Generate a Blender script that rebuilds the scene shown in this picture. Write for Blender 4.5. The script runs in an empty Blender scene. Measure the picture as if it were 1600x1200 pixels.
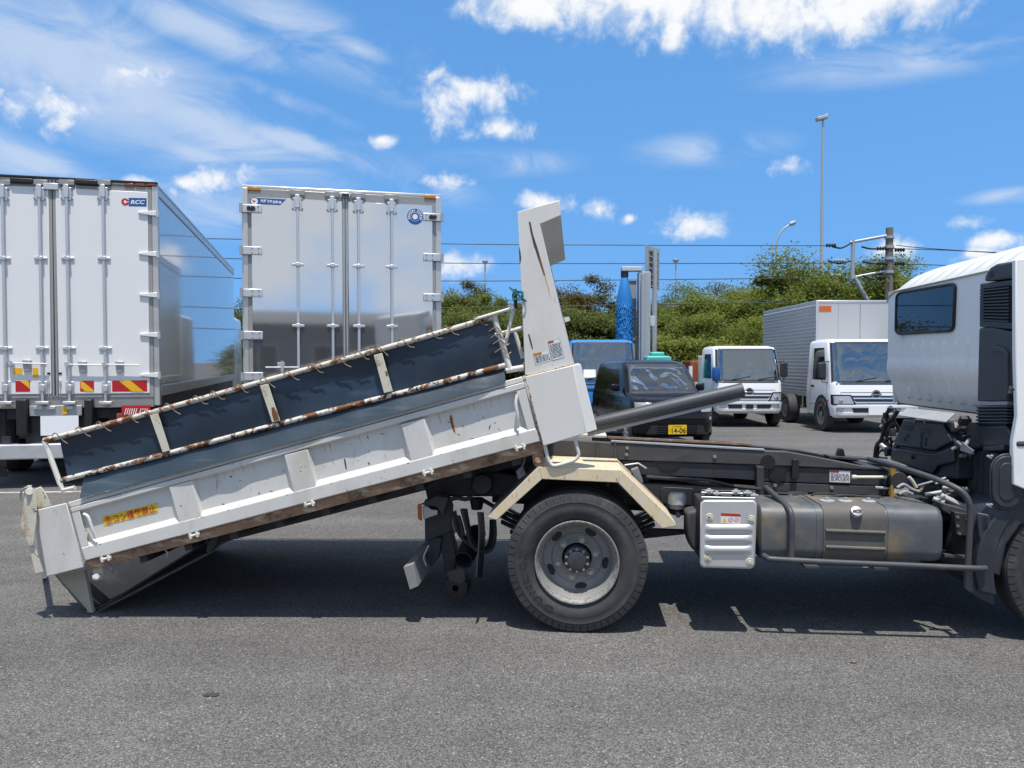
import bpy, bmesh, math, random
import numpy as np
from mathutils import Vector, Matrix

random.seed(7)
sc = bpy.context.scene
COL = sc.collection
R = math.radians

# ------------------------------------------------------------------ camera
F = 1230.0                     # focal length in pixels of the 1600 px wide photograph
CAM_H = 1.6
PITCH = math.atan(35.0 / F)
cam_data = bpy.data.cameras.new('camera')
cam_data.sensor_width = 36.0
cam_data.lens = 36.0 * F / 1600.0
cam_data.clip_start = 0.05
cam_data.clip_end = 6000.0
cam = bpy.data.objects.new('camera', cam_data)
COL.objects.link(cam)
cam.location = (0, 0, CAM_H)
cam.rotation_euler = (R(90) - PITCH, 0, 0)
sc.camera = cam

# ------------------------------------------------------------------ exposure
sc.view_settings.view_transform = 'Standard'
sc.view_settings.look = 'None'
sc.view_settings.gamma = 1.0
sc.view_settings.exposure = 0.6
sc.view_settings.use_curve_mapping = False
sc.render.engine = 'CYCLES'
sc.cycles.use_denoising = True
sc.cycles.max_bounces = 8
sc.cycles.transparent_max_bounces = 12

# ------------------------------------------------------------------ sun
SUN_EL = R(75)
SUN_AZ = R(176)               # compass from +Y towards +X: just behind the camera
sun_dir = Vector((math.sin(SUN_AZ) * math.cos(SUN_EL), math.cos(SUN_AZ) * math.cos(SUN_EL), math.sin(SUN_EL)))
sd = bpy.data.lights.new('sun', 'SUN')
sd.energy = 3.6
sd.angle = R(0.53)
sd.color = (1.0, 0.955, 0.89)
sun = bpy.data.objects.new('sun', sd)
COL.objects.link(sun)
sun.rotation_euler = (-sun_dir).to_track_quat('-Z', 'Y').to_euler()
sun.location = (0, -10, 40)

# ------------------------------------------------------------------ pixel rays (to measure places in the photograph)
cP, sP = math.cos(PITCH), math.sin(PITCH)
def ray(px, py):
    x = (px - 800.0) / F
    y = -(py - 600.0) / F
    return Vector((x, cP + y * sP, -sP + y * cP))
def wp(px, py, Y):
    r = ray(px, py); t = Y / r.y
    return Vector((r.x * t, Y, CAM_H + r.z * t))
def gp(px, py):
    r = ray(px, py); t = CAM_H / -r.z
    return Vector((r.x * t, r.y * t, 0))

# ------------------------------------------------------------------ world: clear noon sky with fair-weather clouds
world = bpy.data.worlds.new('World')
sc.world = world
world.use_nodes = True
wt = world.node_tree
wt.nodes.clear()
def wn(kind, **kw):
    n = wt.nodes.new(kind)
    for k, v in kw.items():
        setattr(n, k, v)
    return n
def wl(a, b):
    wt.links.new(a, b)
def wmath(op, a, b=None, c=None, clamp=False):
    n = wn('ShaderNodeMath', operation=op, use_clamp=clamp)
    for i, s in enumerate((a, b, c)):
        if s is None: continue
        if isinstance(s, (int, float)): n.inputs[i].default_value = s
        else: wl(s, n.inputs[i])
    return n.outputs[0]
def wvec(op, a, b=None):
    n = wn('ShaderNodeVectorMath', operation=op)
    for i, s in enumerate((a, b)):
        if s is None: continue
        if isinstance(s, (tuple, list)): n.inputs[i].default_value = s
        else: wl(s, n.inputs[i])
    return n.outputs['Value'] if op == 'LENGTH' else n.outputs[0]
def wsmooth(v, lo, hi, a=0.0, b=1.0):
    n = wn('ShaderNodeMapRange', interpolation_type='SMOOTHSTEP')
    wl(v, n.inputs['Value'])
    n.inputs['From Min'].default_value = lo; n.inputs['From Max'].default_value = hi
    n.inputs['To Min'].default_value = a; n.inputs['To Max'].default_value = b
    return n.outputs['Result']
sky = wn('ShaderNodeTexSky', sky_type='NISHITA')
sky.sun_disc = False
sky.sun_elevation = SUN_EL
sky.sun_rotation = SUN_AZ
sky.altitude = 0
sky.air_density = 1.0
sky.dust_density = 0.2
sky.ozone_density = 3.0
tc = wn('ShaderNodeTexCoord')
sep = wn('ShaderNodeSeparateXYZ'); wl(tc.outputs['Generated'], sep.inputs[0])
az = wmath('ARCTAN2', sep.outputs[0], sep.outputs[1])
el = wmath('ARCSINE', sep.outputs[2])
comb = wn('ShaderNodeCombineXYZ'); wl(az, comb.inputs[0]); wl(el, comb.inputs[1])
AE = comb.outputs[0]
def wnoise(vec, scale, detail=6, rough=0.6, dist=0.0, mapping=None):
    if mapping:
        m = wn('ShaderNodeMapping')
        m.inputs['Rotation'].default_value = (0, 0, mapping[0])
        m.inputs['Scale'].default_value = mapping[1]
        m.inputs['Location'].default_value = mapping[2]
        wl(vec, m.inputs['Vector']); vec = m.outputs[0]
    n = wn('ShaderNodeTexNoise', noise_dimensions='2D' if mapping or vec == AE else '3D')
    n.inputs['Scale'].default_value = scale; n.inputs['Detail'].default_value = detail
    n.inputs['Roughness'].default_value = rough; n.inputs['Distortion'].default_value = dist
    wl(vec, n.inputs['Vector'])
    return n.outputs['Fac']
def ang(px, py):
    r = ray(px, py).normalized()
    return math.atan2(r.x, r.y), math.asin(r.z)
def rot2(tilt):
    ca, sa = math.cos(tilt), math.sin(tilt)
    x = wmath('ADD', wmath('MULTIPLY', az, ca), wmath('MULTIPLY', el, sa))
    y = wmath('SUBTRACT', wmath('MULTIPLY', el, ca), wmath('MULTIPLY', az, sa))
    c = wn('ShaderNodeCombineXYZ'); wl(x, c.inputs[0]); wl(y, c.inputs[1])
    return c.outputs[0]
def field(blobs, tilt=0.0):
    """largest 1 - elliptic distance over a list of (px, py, half width, half height) blobs in the sky"""
    vec = AE if tilt == 0.0 else rot2(tilt)
    ca, sa = math.cos(tilt), math.sin(tilt); out = None
    for px, py, w, h in blobs:
        a0, e0 = ang(px, py); c = (a0 * ca + e0 * sa, e0 * ca - a0 * sa)
        n = wn('ShaderNodeVectorMath', operation='MULTIPLY_ADD')
        sx, sy = F / w, F / h
        wl(vec, n.inputs[0]); n.inputs[1].default_value = (sx, sy, 0); n.inputs[2].default_value = (-c[0] * sx, -c[1] * sy, 0)
        d = wvec('DOT_PRODUCT2', n.outputs[0])
        out = d if out is None else wmath('MINIMUM', out, d)
    return wmath('SUBTRACT', 1.0, wmath('SQRT', out))
def _vec_dot(a):
    n = wn('ShaderNodeVectorMath', operation='DOT_PRODUCT'); wl(a, n.inputs[0]); wl(a, n.inputs[1]); return n.outputs['Value']
_wv = wvec
def wvec(op, a, b=None):
    return _vec_dot(a) if op == 'DOT_PRODUCT2' else _wv(op, a, b)
cumulus = [(735,146,76,26),(698,160,48,36),(785,203,42,16),(735,211,20,10),
           (345,279,44,22),(285,286,36,15),(228,289,34,10),(268,300,16,14),
           (66,165,70,28),(215,113,40,14),
           (1078,352,44,22),(935,327,25,15),(855,318,44,16),(985,341,13,8),
           (720,416,38,23),(1237,262,22,14),(1516,346,24,10),(1548,376,34,13),(1400,387,28,14),(1530,398,30,13),
           (598,219,18,9),(705,286,40,13)]
cirrus_down = [(110,110,360,95),(330,205,260,60),(60,30,240,70),(470,50,240,50),(60,262,150,38),(640,275,140,30),(460,160,100,13),(330,250,150,24)]
cirrus_flat = [(590,75,80,26),(1110,232,130,28),(1420,90,220,34),(330,325,190,46),(1580,305,70,12),(790,255,150,22),(640,135,66,32)]
topbank = [(1010,-8,230,50),(1190,2,180,54),(1330,-4,150,58),(1440,-6,70,40),(830,6,110,34),(1056,56,24,26)]
bank = [(40,60,210,80),(190,120,200,62),(330,195,150,42),(440,215,110,20),(560,76,80,20),(60,255,110,22),(330,50,120,30)]
n1 = wnoise(AE, 28.0, 6, 0.58, 0.2)
n2 = wnoise(AE, 85.0, 3, 0.6)
cum_f = field(cumulus)
nmix = wmath('ADD', wmath('MULTIPLY', wmath('SUBTRACT', n1, 0.5), 2.6), wmath('MULTIPLY', wmath('SUBTRACT', n2, 0.5), 0.5))
cum_v = wmath('ADD', cum_f, nmix)
top_f = field(topbank)
top_v = wmath('ADD', top_f, wmath('MULTIPLY', nmix, 0.55))
cum_d = wmath('MAXIMUM', wsmooth(cum_v, -0.35, 1.25), wsmooth(top_v, -0.25, 0.75))
wisp = wnoise(AE, 6.0, 6, 0.6, 0.5, mapping=(0.26, (1.0, 2.6, 1.0), (3.1, 1.7, 0)))
cir_f = wmath('MAXIMUM', field(cirrus_down, -0.30), field(cirrus_flat))
cir_d = wmath('MULTIPLY', wsmooth(cir_f, -0.2, 0.9), wsmooth(wisp, 0.30, 0.70))
bank_d = wmath('MULTIPLY', wsmooth(wmath('ADD', field(bank, -0.22), wmath('MULTIPLY', wmath('SUBTRACT', wisp, 0.5), 2.2)), -0.25, 0.95), 0.62)
cir_d = wmath('MAXIMUM', wmath('MULTIPLY', cir_d, 0.62), bank_d, clamp=True)
# the rest of the sky carries on with the same kind of clouds
gen = wnoise(tc.outputs['Generated'], 3.1, 6, 0.58, 0.25)
back = wmath('MAXIMUM', wsmooth(wmath('ABSOLUTE', az), 0.62, 0.95), wsmooth(el, 0.52, 0.80))
gen_d = wmath('MULTIPLY', wsmooth(gen, 0.40, 0.60), back)
dens = wmath('MAXIMUM', wmath('MAXIMUM', cum_d, cir_d), gen_d, clamp=True)
# the lower sky stays blue down to the tree line on this clear day
up2 = wmath('ADD', wmath('MULTIPLY', wmath('MAXIMUM', sep.outputs[2], 0.0), 0.62), 0.34)
skyv = wn('ShaderNodeCombineXYZ'); wl(sep.outputs[0], skyv.inputs[0]); wl(sep.outputs[1], skyv.inputs[1]); wl(up2, skyv.inputs[2])
skyn = wn('ShaderNodeVectorMath', operation='NORMALIZE'); wl(skyv.outputs[0], skyn.inputs[0])
wl(skyn.outputs[0], sky.inputs['Vector'])
hsv = wn('ShaderNodeHueSaturation')
hsv.inputs['Saturation'].default_value = 1.21
hsv.inputs['Value'].default_value = 1.17
hsv.inputs['Hue'].default_value = 0.495
wl(sky.outputs[0], hsv.inputs['Color'])
shade = wsmooth(wmath('ADD', wmath('MULTIPLY', n1, 1.4), wmath('MULTIPLY', wmath('MAXIMUM', cum_f, top_f), 0.3)), 0.55, 1.0)
ccol = wn('ShaderNodeMix', data_type='RGBA')
wl(shade, ccol.inputs['Factor'])
ccol.inputs['A'].default_value = (3.7, 4.1, 4.65, 1)
ccol.inputs['B'].default_value = (4.85, 4.95, 5.05, 1)
smix = wn('ShaderNodeMix', data_type='RGBA')
wl(dens, smix.inputs['Factor']); wl(hsv.outputs[0], smix.inputs['A']); wl(ccol.outputs['Result'], smix.inputs['B'])
bg = wn('ShaderNodeBackground')
bg.inputs['Strength'].default_value = 0.13
wl(smix.outputs['Result'], bg.inputs['Color'])
wo = wn('ShaderNodeOutputWorld'); wl(bg.outputs[0], wo.inputs['Surface'])
world.cycles.sampling_method = 'NONE'

# ------------------------------------------------------------------ materials
MATS = {}
def pm(name, base, rough=0.5, metal=0.0, var=0.08, vscale=3.0, bump=0.0, bscale=40.0,
       layers=(), coat=0.0, stretch=None, rvar=0.08, spec=0.5):
    """procedural material; layers = (colour, low, high, scale, detail, stretch, roughness)"""
    if name in MATS: return MATS[name]
    m = bpy.data.materials.new(name); m.use_nodes = True
    nt = m.node_tree; N = nt.nodes; L = nt.links
    b = N['Principled BSDF']
    t = N.new('ShaderNodeTexCoord')
    def noise(scale, detail, st, off):
        mp = N.new('ShaderNodeMapping')
        mp.inputs['Scale'].default_value = st or (1, 1, 1)
        mp.inputs['Location'].default_value = (off, off * 0.7, off * 1.3)
        L.new(t.outputs['Object'], mp.inputs['Vector'])
        n = N.new('ShaderNodeTexNoise')
        n.inputs['Scale'].default_value = scale; n.inputs['Detail'].default_value = detail
        n.inputs['Roughness'].default_value = 0.65
        L.new(mp.outputs[0], n.inputs['Vector'])
        return n.outputs['Fac']
    nv = noise(vscale, 6, stretch, 0.0)
    mx = N.new('ShaderNodeMix'); mx.data_type = 'RGBA'
    L.new(nv, mx.inputs['Factor'])
    mx.inputs['A'].default_value = (*[max(0, c * (1 - 2 * var)) for c in base], 1)
    mx.inputs['B'].default_value = (*[min(1, c * (1 + 2 * var)) for c in base], 1)
    col = mx.outputs['Result']
    rr = N.new('ShaderNodeMapRange'); L.new(nv, rr.inputs['Value'])
    rr.inputs['From Min'].default_value = 0.3; rr.inputs['From Max'].default_value = 0.7
    rr.inputs['To Min'].default_value = max(0.02, rough - rvar); rr.inputs['To Max'].default_value = min(1, rough + rvar)
    rgh = rr.outputs['Result']; met = None
    for i, ly in enumerate(layers):
        c, lo, hi, s, d, st, r2 = ly
        n = noise(s, d, st, 3.7 * (i + 1))
        mr = N.new('ShaderNodeMapRange'); mr.interpolation_type = 'SMOOTHSTEP'
        L.new(n, mr.inputs['Value'])
        mr.inputs['From Min'].default_value = lo; mr.inputs['From Max'].default_value = hi
        mm = N.new('ShaderNodeMix'); mm.data_type = 'RGBA'
        L.new(mr.outputs['Result'], mm.inputs['Factor']); L.new(col, mm.inputs['A'])
        mm.inputs['B'].default_value = (*c, 1)
        col = mm.outputs['Result']
        mf = N.new('ShaderNodeMix'); mf.data_type = 'FLOAT'
        L.new(mr.outputs['Result'], mf.inputs['Factor']); L.new(rgh, mf.inputs['A'])
        mf.inputs['B'].default_value = r2
        rgh = mf.outputs['Result']
        if metal > 0:
            k = N.new('ShaderNodeMix'); k.data_type = 'FLOAT'
            L.new(mr.outputs['Result'], k.inputs['Factor'])
            if met is None: k.inputs['A'].default_value = metal
            else: L.new(met, k.inputs['A'])
            k.inputs['B'].default_value = 0.0
            met = k.outputs['Result']
    L.new(col, b.inputs['Base Color']); L.new(rgh, b.inputs['Roughness'])
    if met is not None: L.new(met, b.inputs['Metallic'])
    else: b.inputs['Metallic'].default_value = metal
    b.inputs['Coat Weight'].default_value = coat
    b.inputs['Coat Roughness'].default_value = 0.04
    b.inputs['Specular IOR Level'].default_value = spec
    if bump > 0:
        bn = noise(bscale, 5, None, 9.1)
        bp = N.new('ShaderNodeBump'); bp.inputs['Strength'].default_value = bump; bp.inputs['Distance'].default_value = 0.01
        L.new(bn, bp.inputs['Height']); L.new(bp.outputs[0], b.inputs['Normal'])
    MATS[name] = m
    return m

RUST = (0.21, 0.085, 0.028); RUSTD = (0.07, 0.028, 0.014)
M = {}
M['bed_white'] = pm('bed_white', (0.62, 0.60, 0.555), 0.42, var=0.05, vscale=2.5, bump=0.07, bscale=9,
    layers=(((0.47, 0.44, 0.37), 0.48, 0.80, 2.2, 9, (1, 1, 0.6), 0.6), ((0.40, 0.33, 0.23), 0.60, 0.74, 7.0, 10, (3, 1, 0.5), 0.65),
            ((0.50, 0.36, 0.20), 0.66, 0.72, 16.0, 8, (1, 1, 1), 0.7), ((0.08, 0.05, 0.03), 0.685, 0.70, 22.0, 4, (1, 1, 0.7), 0.75)))
M['head_white'] = pm('head_white', (0.66, 0.64, 0.595), 0.4, var=0.04, vscale=2.0, bump=0.05, bscale=6,
    layers=(((0.56, 0.50, 0.40), 0.50, 0.82, 2.0, 9, (1.5, 1, 0.5), 0.6), ((0.55, 0.38, 0.20), 0.64, 0.74, 6.0, 9, (3, 1, 0.6), 0.65), ((0.10, 0.05, 0.025), 0.70, 0.715, 18.0, 4, (1, 1, 0.7), 0.7)))
M['worn_white'] = pm('worn_white', (0.60, 0.555, 0.44), 0.55, var=0.08, vscale=6,
    layers=(((0.34, 0.24, 0.13), 0.54, 0.70, 7.0, 9, (1, 1, 1), 0.7), ((0.06, 0.03, 0.02), 0.64, 0.67, 18.0, 6, (1, 1, 1), 0.8)), bump=0.15, bscale=25)
M['cream'] = pm('cream', (0.68, 0.55, 0.36), 0.5, var=0.08, vscale=5,
    layers=(((0.62, 0.40, 0.16), 0.50, 0.74, 3.0, 8, (1, 1, 1), 0.6), ((0.62, 0.58, 0.48), 0.50, 0.68, 7.0, 9, (3, 1, 3), 0.5),
            ((0.30, 0.24, 0.17), 0.58, 0.66, 20.0, 8, (3, 1, 0.5), 0.7), ((0.09, 0.05, 0.025), 0.66, 0.69, 26.0, 5, (3, 2, 0.6), 0.7)), bump=0.12, bscale=20)
M['rusty_sill'] = pm('rusty_sill', (0.29, 0.165, 0.095), 0.75, var=0.25, vscale=9, stretch=(1, 1, 1),
    layers=(((0.50, 0.37, 0.25), 0.50, 0.66, 8.0, 8, (1, 1, 3), 0.8), ((0.07, 0.04, 0.025), 0.55, 0.7, 5.0, 8, (1, 1, 1), 0.8)), bump=0.4, bscale=60)
M['rusty_pipe'] = pm('rusty_pipe', (0.60, 0.55, 0.46), 0.6, var=0.08, vscale=7,
    layers=((RUST, 0.50, 0.58, 13, 10, (1, 1, 1), 0.8), (RUSTD, 0.57, 0.63, 22.0, 9, (1, 1, 1), 0.85)), bump=0.4, bscale=70)
M['rusty_pipe_low'] = pm('rusty_pipe_low', (0.60, 0.57, 0.50), 0.6, var=0.08, vscale=7,
    layers=((RUST, 0.50, 0.55, 14.0, 10, (1, 1, 1), 0.8), (RUSTD, 0.53, 0.58, 18.0, 9, (1, 1, 1), 0.85)), bump=0.4, bscale=70)
M['pipe_white'] = pm('pipe_white', (0.64, 0.62, 0.55), 0.5, var=0.06, vscale=9,
    layers=((RUST, 0.62, 0.70, 8.0, 8, (1, 1, 1), 0.8),), bump=0.1, bscale=40)
M['rubber_sheet'] = pm('rubber_sheet', (0.020, 0.033, 0.050), 0.36, var=0.2, vscale=2.0, rvar=0.14,
    layers=(((0.042, 0.078, 0.125), 0.5, 0.72, 1.6, 6, (0.5, 1, 2.5), 0.45), ((0.09, 0.10, 0.10), 0.66, 0.8, 18.0, 8, (0.3, 1, 3), 0.7)), bump=0.12, bscale=7)
M['rubber_skirt'] = pm('rubber_skirt', (0.020, 0.036, 0.052), 0.4, var=0.25, vscale=2.0,
    layers=(((0.06, 0.085, 0.10), 0.5, 0.75, 3.0, 9, (0.4, 1, 5), 0.5), ((0.16, 0.16, 0.15), 0.66, 0.8, 30.0, 8, (0.3, 1, 3), 0.8)), bump=0.2, bscale=12)
M['chassis'] = pm('chassis', (0.030, 0.032, 0.036), 0.52, var=0.2, vscale=5,
    layers=(((0.070, 0.066, 0.060), 0.5, 0.85, 4.0, 9, (1, 1, 2), 0.8), ((0.10, 0.10, 0.10), 0.7, 0.76, 25, 6, (1, 1, 1), 0.7)), bump=0.08, bscale=30)
M['chassis_dust'] = pm('chassis_dust', (0.055, 0.055, 0.055), 0.65, var=0.2, vscale=5,
    layers=(((0.090, 0.084, 0.076), 0.5, 0.78, 5.0, 9, (1, 1, 3), 0.85), ((0.02, 0.02, 0.022), 0.6, 0.7, 6, 6, (1, 1, 1), 0.5)), bump=0.1, bscale=30)
M['dark_plastic'] = pm('dark_plastic', (0.030, 0.035, 0.043), 0.42, var=0.1, vscale=4,
    layers=(((0.085, 0.083, 0.078), 0.50, 0.80, 5.0, 9, (1, 1, 0.6), 0.65),), bump=0.06, bscale=120)
M['grey_plastic'] = pm('grey_plastic', (0.052, 0.056, 0.062), 0.5, var=0.08, vscale=4,
    layers=(((0.11, 0.108, 0.102), 0.5, 0.80, 4.0, 10, (1, 1, 0.5), 0.65),), bump=0.05, bscale=150)
M['black'] = pm('black', (0.012, 0.012, 0.014), 0.5, var=0.2, vscale=10)
M['black_gloss'] = pm('black_gloss', (0.01, 0.01, 0.011), 0.18, var=0.1, vscale=10)
M['hose'] = pm('hose', (0.022, 0.022, 0.024), 0.55, var=0.2, vscale=20, layers=(((0.07, 0.065, 0.055), 0.5, 0.8, 12, 6, (1, 1, 1), 0.8),))
M['tyre'] = pm('tyre', (0.036, 0.036, 0.037), 0.72, var=0.15, vscale=6,
    layers=(((0.095, 0.090, 0.082), 0.46, 0.78, 6.0, 10, (1, 1, 1), 0.9), ((0.015, 0.015, 0.017), 0.6, 0.75, 3.0, 5, (1, 1, 1), 0.6)), bump=0.15, bscale=60)
M['tyre_text'] = pm('tyre_text', (0.022, 0.022, 0.023), 0.6)
M['rim_grey'] = pm('rim_grey', (0.25, 0.245, 0.235), 0.55, var=0.1, vscale=8, metal=0.15,
    layers=(((0.20, 0.185, 0.16), 0.48, 0.75, 6.0, 9, (1, 1, 1), 0.8),), bump=0.06, bscale=40)
M['rim_worn'] = pm('rim_worn', (0.26, 0.255, 0.245), 0.55, var=0.12, vscale=20, metal=0.15,
    layers=(((0.17, 0.16, 0.145), 0.50, 0.56, 45.0, 8, (1, 1, 1), 0.8),), bump=0.4, bscale=90)
M['steel'] = pm('steel', (0.42, 0.42, 0.41), 0.35, var=0.1, vscale=8, metal=0.8, layers=(((0.2, 0.16, 0.11), 0.6, 0.8, 14, 6, (1, 1, 1), 0.7),))
M['bolt_steel'] = pm('bolt_steel', (0.28, 0.265, 0.24), 0.5, var=0.2, vscale=30, metal=0.3)
M['chrome'] = pm('chrome', (0.75, 0.76, 0.78), 0.1, metal=1.0, var=0.02)
M['alu_cover'] = pm('alu_cover', (0.62, 0.61, 0.59), 0.4, var=0.04, vscale=5, metal=0.55,
    layers=(((0.40, 0.39, 0.35), 0.55, 0.8, 6.0, 8, (1, 1, 0.4), 0.6),), bump=0.05, bscale=60)
M['tank'] = pm('tank', (0.10, 0.106, 0.112), 0.42, var=0.12, vscale=4, metal=0.1,
    layers=(((0.17, 0.17, 0.165), 0.48, 0.80, 4.0, 10, (1, 1, 1), 0.6), ((0.24, 0.18, 0.09), 0.50, 0.78, 2.4, 8, (1.2, 1, 1.2), 0.8)), bump=0.06, bscale=25)
M['tank_band'] = pm('tank_band', (0.105, 0.096, 0.084), 0.7, var=0.2, vscale=6,
    layers=(((0.22, 0.165, 0.095), 0.50, 0.78, 4.0, 9, (1, 1, 0.5), 0.85),), bump=0.1, bscale=30)
M['cab_white'] = pm('cab_white', (0.87, 0.855, 0.82), 0.45, var=0.012, vscale=2, coat=0.08,
    layers=(((0.66, 0.64, 0.58), 0.6, 0.95, 2.0, 5, (1, 1, 0.5), 0.45),))
M['cab_roof'] = pm('cab_roof', (0.47, 0.475, 0.46), 0.45, var=0.04, vscale=3, coat=0.1)
M['cab_seal'] = pm('cab_seal', (0.50, 0.49, 0.42), 0.6, var=0.08, vscale=14)
M['car_white'] = pm('car_white', (0.80, 0.80, 0.80), 0.25, var=0.015, vscale=3, coat=0.5)
M['car_black'] = pm('car_black', (0.008, 0.007, 0.009), 0.14, var=0.1, vscale=3, coat=0.0, spec=0.35)
M['car_blue'] = pm('car_blue', (0.020, 0.205, 0.62), 0.3, var=0.05, vscale=3, coat=0.4)
M['orange_lens'] = pm('orange_lens', (0.55, 0.12, 0.03), 0.25)
M['amber'] = pm('amber', (0.50, 0.20, 0.02), 0.3)
M['red_lens'] = pm('red_lens', (0.28, 0.06, 0.03), 0.3, var=0.15, vscale=20)
M['lamp_clear'] = pm('lamp_clear', (0.40, 0.42, 0.44), 0.08, var=0.25, vscale=9, coat=1.0, metal=0.3)
M['lamp_body'] = pm('lamp_body', (0.5, 0.5, 0.49), 0.5)
M['plate_white'] = pm('plate_white', (0.86, 0.86, 0.86), 0.5, var=0.0)
M['plate_yellow'] = pm('plate_yellow', (0.80, 0.50, 0.0), 0.5, var=0.01)
M['ink_black'] = pm('ink_black', (0.015, 0.015, 0.015), 0.6)
M['ink_grey'] = pm('ink_grey', (0.10, 0.10, 0.10), 0.6)
M['ink_red'] = pm('ink_red', (0.45, 0.03, 0.02), 0.5)
M['sticker_yellow'] = pm('sticker_yellow', (0.78, 0.50, 0.03), 0.5, var=0.05, vscale=20)
M['sticker_white'] = pm('sticker_white', (0.72, 0.72, 0.71), 0.45, var=0.02)
M['reflect_red'] = pm('reflect_red', (0.48, 0.015, 0.015), 0.4, var=0.03)
M['reflect_yellow'] = pm('reflect_yellow', (0.85, 0.45, 0.01), 0.4, var=0.03)
M['logo_blue'] = pm('logo_blue', (0.015, 0.09, 0.30), 0.4)
M['ink_white'] = pm('ink_white', (0.8, 0.8, 0.8), 0.5)
M['door_white'] = pm('door_white', (0.78, 0.77, 0.75), 0.33, var=0.012, vscale=0.7, bump=0.01, bscale=2)
M['gasket'] = pm('gasket', (0.30, 0.29, 0.275), 0.5, var=0.06, vscale=6)
M['frame_steel'] = pm('frame_steel', (0.60, 0.585, 0.56), 0.33, var=0.05, vscale=3, metal=0.6)
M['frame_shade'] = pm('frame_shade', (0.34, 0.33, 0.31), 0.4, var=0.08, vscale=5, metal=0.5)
M['zinc'] = pm('zinc', (0.62, 0.63, 0.635), 0.36, var=0.05, vscale=10, metal=0.55)
M['zinc_dull'] = pm('zinc_dull', (0.40, 0.41, 0.41), 0.5, var=0.08, vscale=10, metal=0.4)
M['mirror_panel'] = pm('mirror_panel', (0.68, 0.665, 0.65), 0.045, var=0.012, vscale=1.2, metal=0.92, bump=0.010, bscale=1.3, rvar=0.008)
M['gloss_panel'] = pm('gloss_panel', (0.62, 0.60, 0.57), 0.05, var=0.012, vscale=1.2, metal=0.10, spec=0.6, coat=0.25, bump=0.012, bscale=0.9, rvar=0.02)
M['van_alu'] = pm('van_alu', (0.55, 0.55, 0.54), 0.36, var=0.015, vscale=1.5, metal=0.35, rvar=0.02)
M['gold_fan'] = pm('gold_fan', (0.42, 0.24, 0.05), 0.45, var=0.15, vscale=20, metal=0.3)
M['rope_green'] = pm('rope_green', (0.01, 0.12, 0.11), 0.7, var=0.2, vscale=60)
M['wire_tie'] = pm('wire_tie', (0.22, 0.17, 0.12), 0.6, var=0.2, vscale=40, metal=0.3)
M['pole_concrete'] = pm('pole_concrete', (0.17, 0.145, 0.12), 0.85, var=0.15, vscale=4, bump=0.1, bscale=30)
M['galv'] = pm('galv', (0.42, 0.44, 0.46), 0.45, var=0.06, vscale=4, metal=0.4)
M['wire_black'] = pm('wire_black', (0.02, 0.03, 0.04), 0.6)
M['brush_blue'] = pm('brush_blue', (0.008, 0.17, 0.45), 0.75, var=0.15, vscale=12)
M['wash_grey'] = pm('wash_grey', (0.36, 0.37, 0.385), 0.5, var=0.06, vscale=2)
M['teal'] = pm('teal', (0.07, 0.42, 0.36), 0.5, var=0.06, vscale=3)
M['container_red'] = pm('container_red', (0.26, 0.055, 0.02), 0.65, var=0.12, vscale=3)
M['paper'] = pm('paper', (0.72, 0.80, 0.80), 0.7)
M['seat'] = pm('seat', (0.05, 0.05, 0.055), 0.8)
M['building'] = pm('building', (0.13, 0.128, 0.125), 0.8, var=0.06, vscale=0.6)
M['building_dark'] = pm('building_dark', (0.075, 0.075, 0.078), 0.8, var=0.06, vscale=0.6)
M['road_paint'] = pm('road_paint', (0.42, 0.42, 0.40), 0.7, var=0.1, vscale=8, layers=(((0.12, 0.12, 0.115), 0.5, 0.62, 14, 8, (1, 1, 1), 0.9),))
M['dry_leaf'] = pm('dry_leaf', (0.26, 0.13, 0.06), 0.7)

def glass_mat(name, tint, refl=0.08, rough=0.02, wavy=0.0):
    m = bpy.data.materials.new(name); m.use_nodes = True
    nt = m.node_tree; N = nt.nodes; L = nt.links
    N.remove(N['Principled BSDF'])
    tr = N.new('ShaderNodeBsdfTransparent'); tr.inputs[0].default_value = (*tint, 1)
    gl = N.new('ShaderNodeBsdfGlossy'); gl.inputs['Roughness'].default_value = rough
    gl.inputs['Color'].default_value = (0.95, 0.97, 1, 1)
    fr = N.new('ShaderNodeFresnel'); fr.inputs[0].default_value = 1.5
    ad = N.new('ShaderNodeMath'); ad.operation = 'ADD'; ad.use_clamp = True
    L.new(fr.outputs[0], ad.inputs[0]); ad.inputs[1].default_value = refl
    if wavy:
        tx = N.new('ShaderNodeTexCoord'); nz = N.new('ShaderNodeTexNoise'); nz.inputs['Scale'].default_value = 2.0; nz.inputs['Detail'].default_value = 2.0; nz.inputs['Distortion'].default_value = 1.2
        L.new(tx.outputs['Object'], nz.inputs['Vector'])
        bp = N.new('ShaderNodeBump'); bp.inputs['Strength'].default_value = wavy; bp.inputs['Distance'].default_value = 0.12
        L.new(nz.outputs['Fac'], bp.inputs['Height']); L.new(bp.outputs[0], gl.inputs['Normal'])
    mx = N.new('ShaderNodeMixShader')
    L.new(ad.outputs[0], mx.inputs[0]); L.new(tr.outputs[0], mx.inputs[1]); L.new(gl.outputs[0], mx.inputs[2])
    L.new(mx.outputs[0], N['Material Output'].inputs['Surface'])
    return m
M['glass'] = glass_mat('glass', (0.74, 0.80, 0.80), 0.12, wavy=0.10)
M['glass_rear'] = glass_mat('glass_rear', (0.52, 0.61, 0.62), 0.0)
M['glass_dark'] = glass_mat('glass_dark', (0.10, 0.10, 0.11), 0.03)

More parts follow.
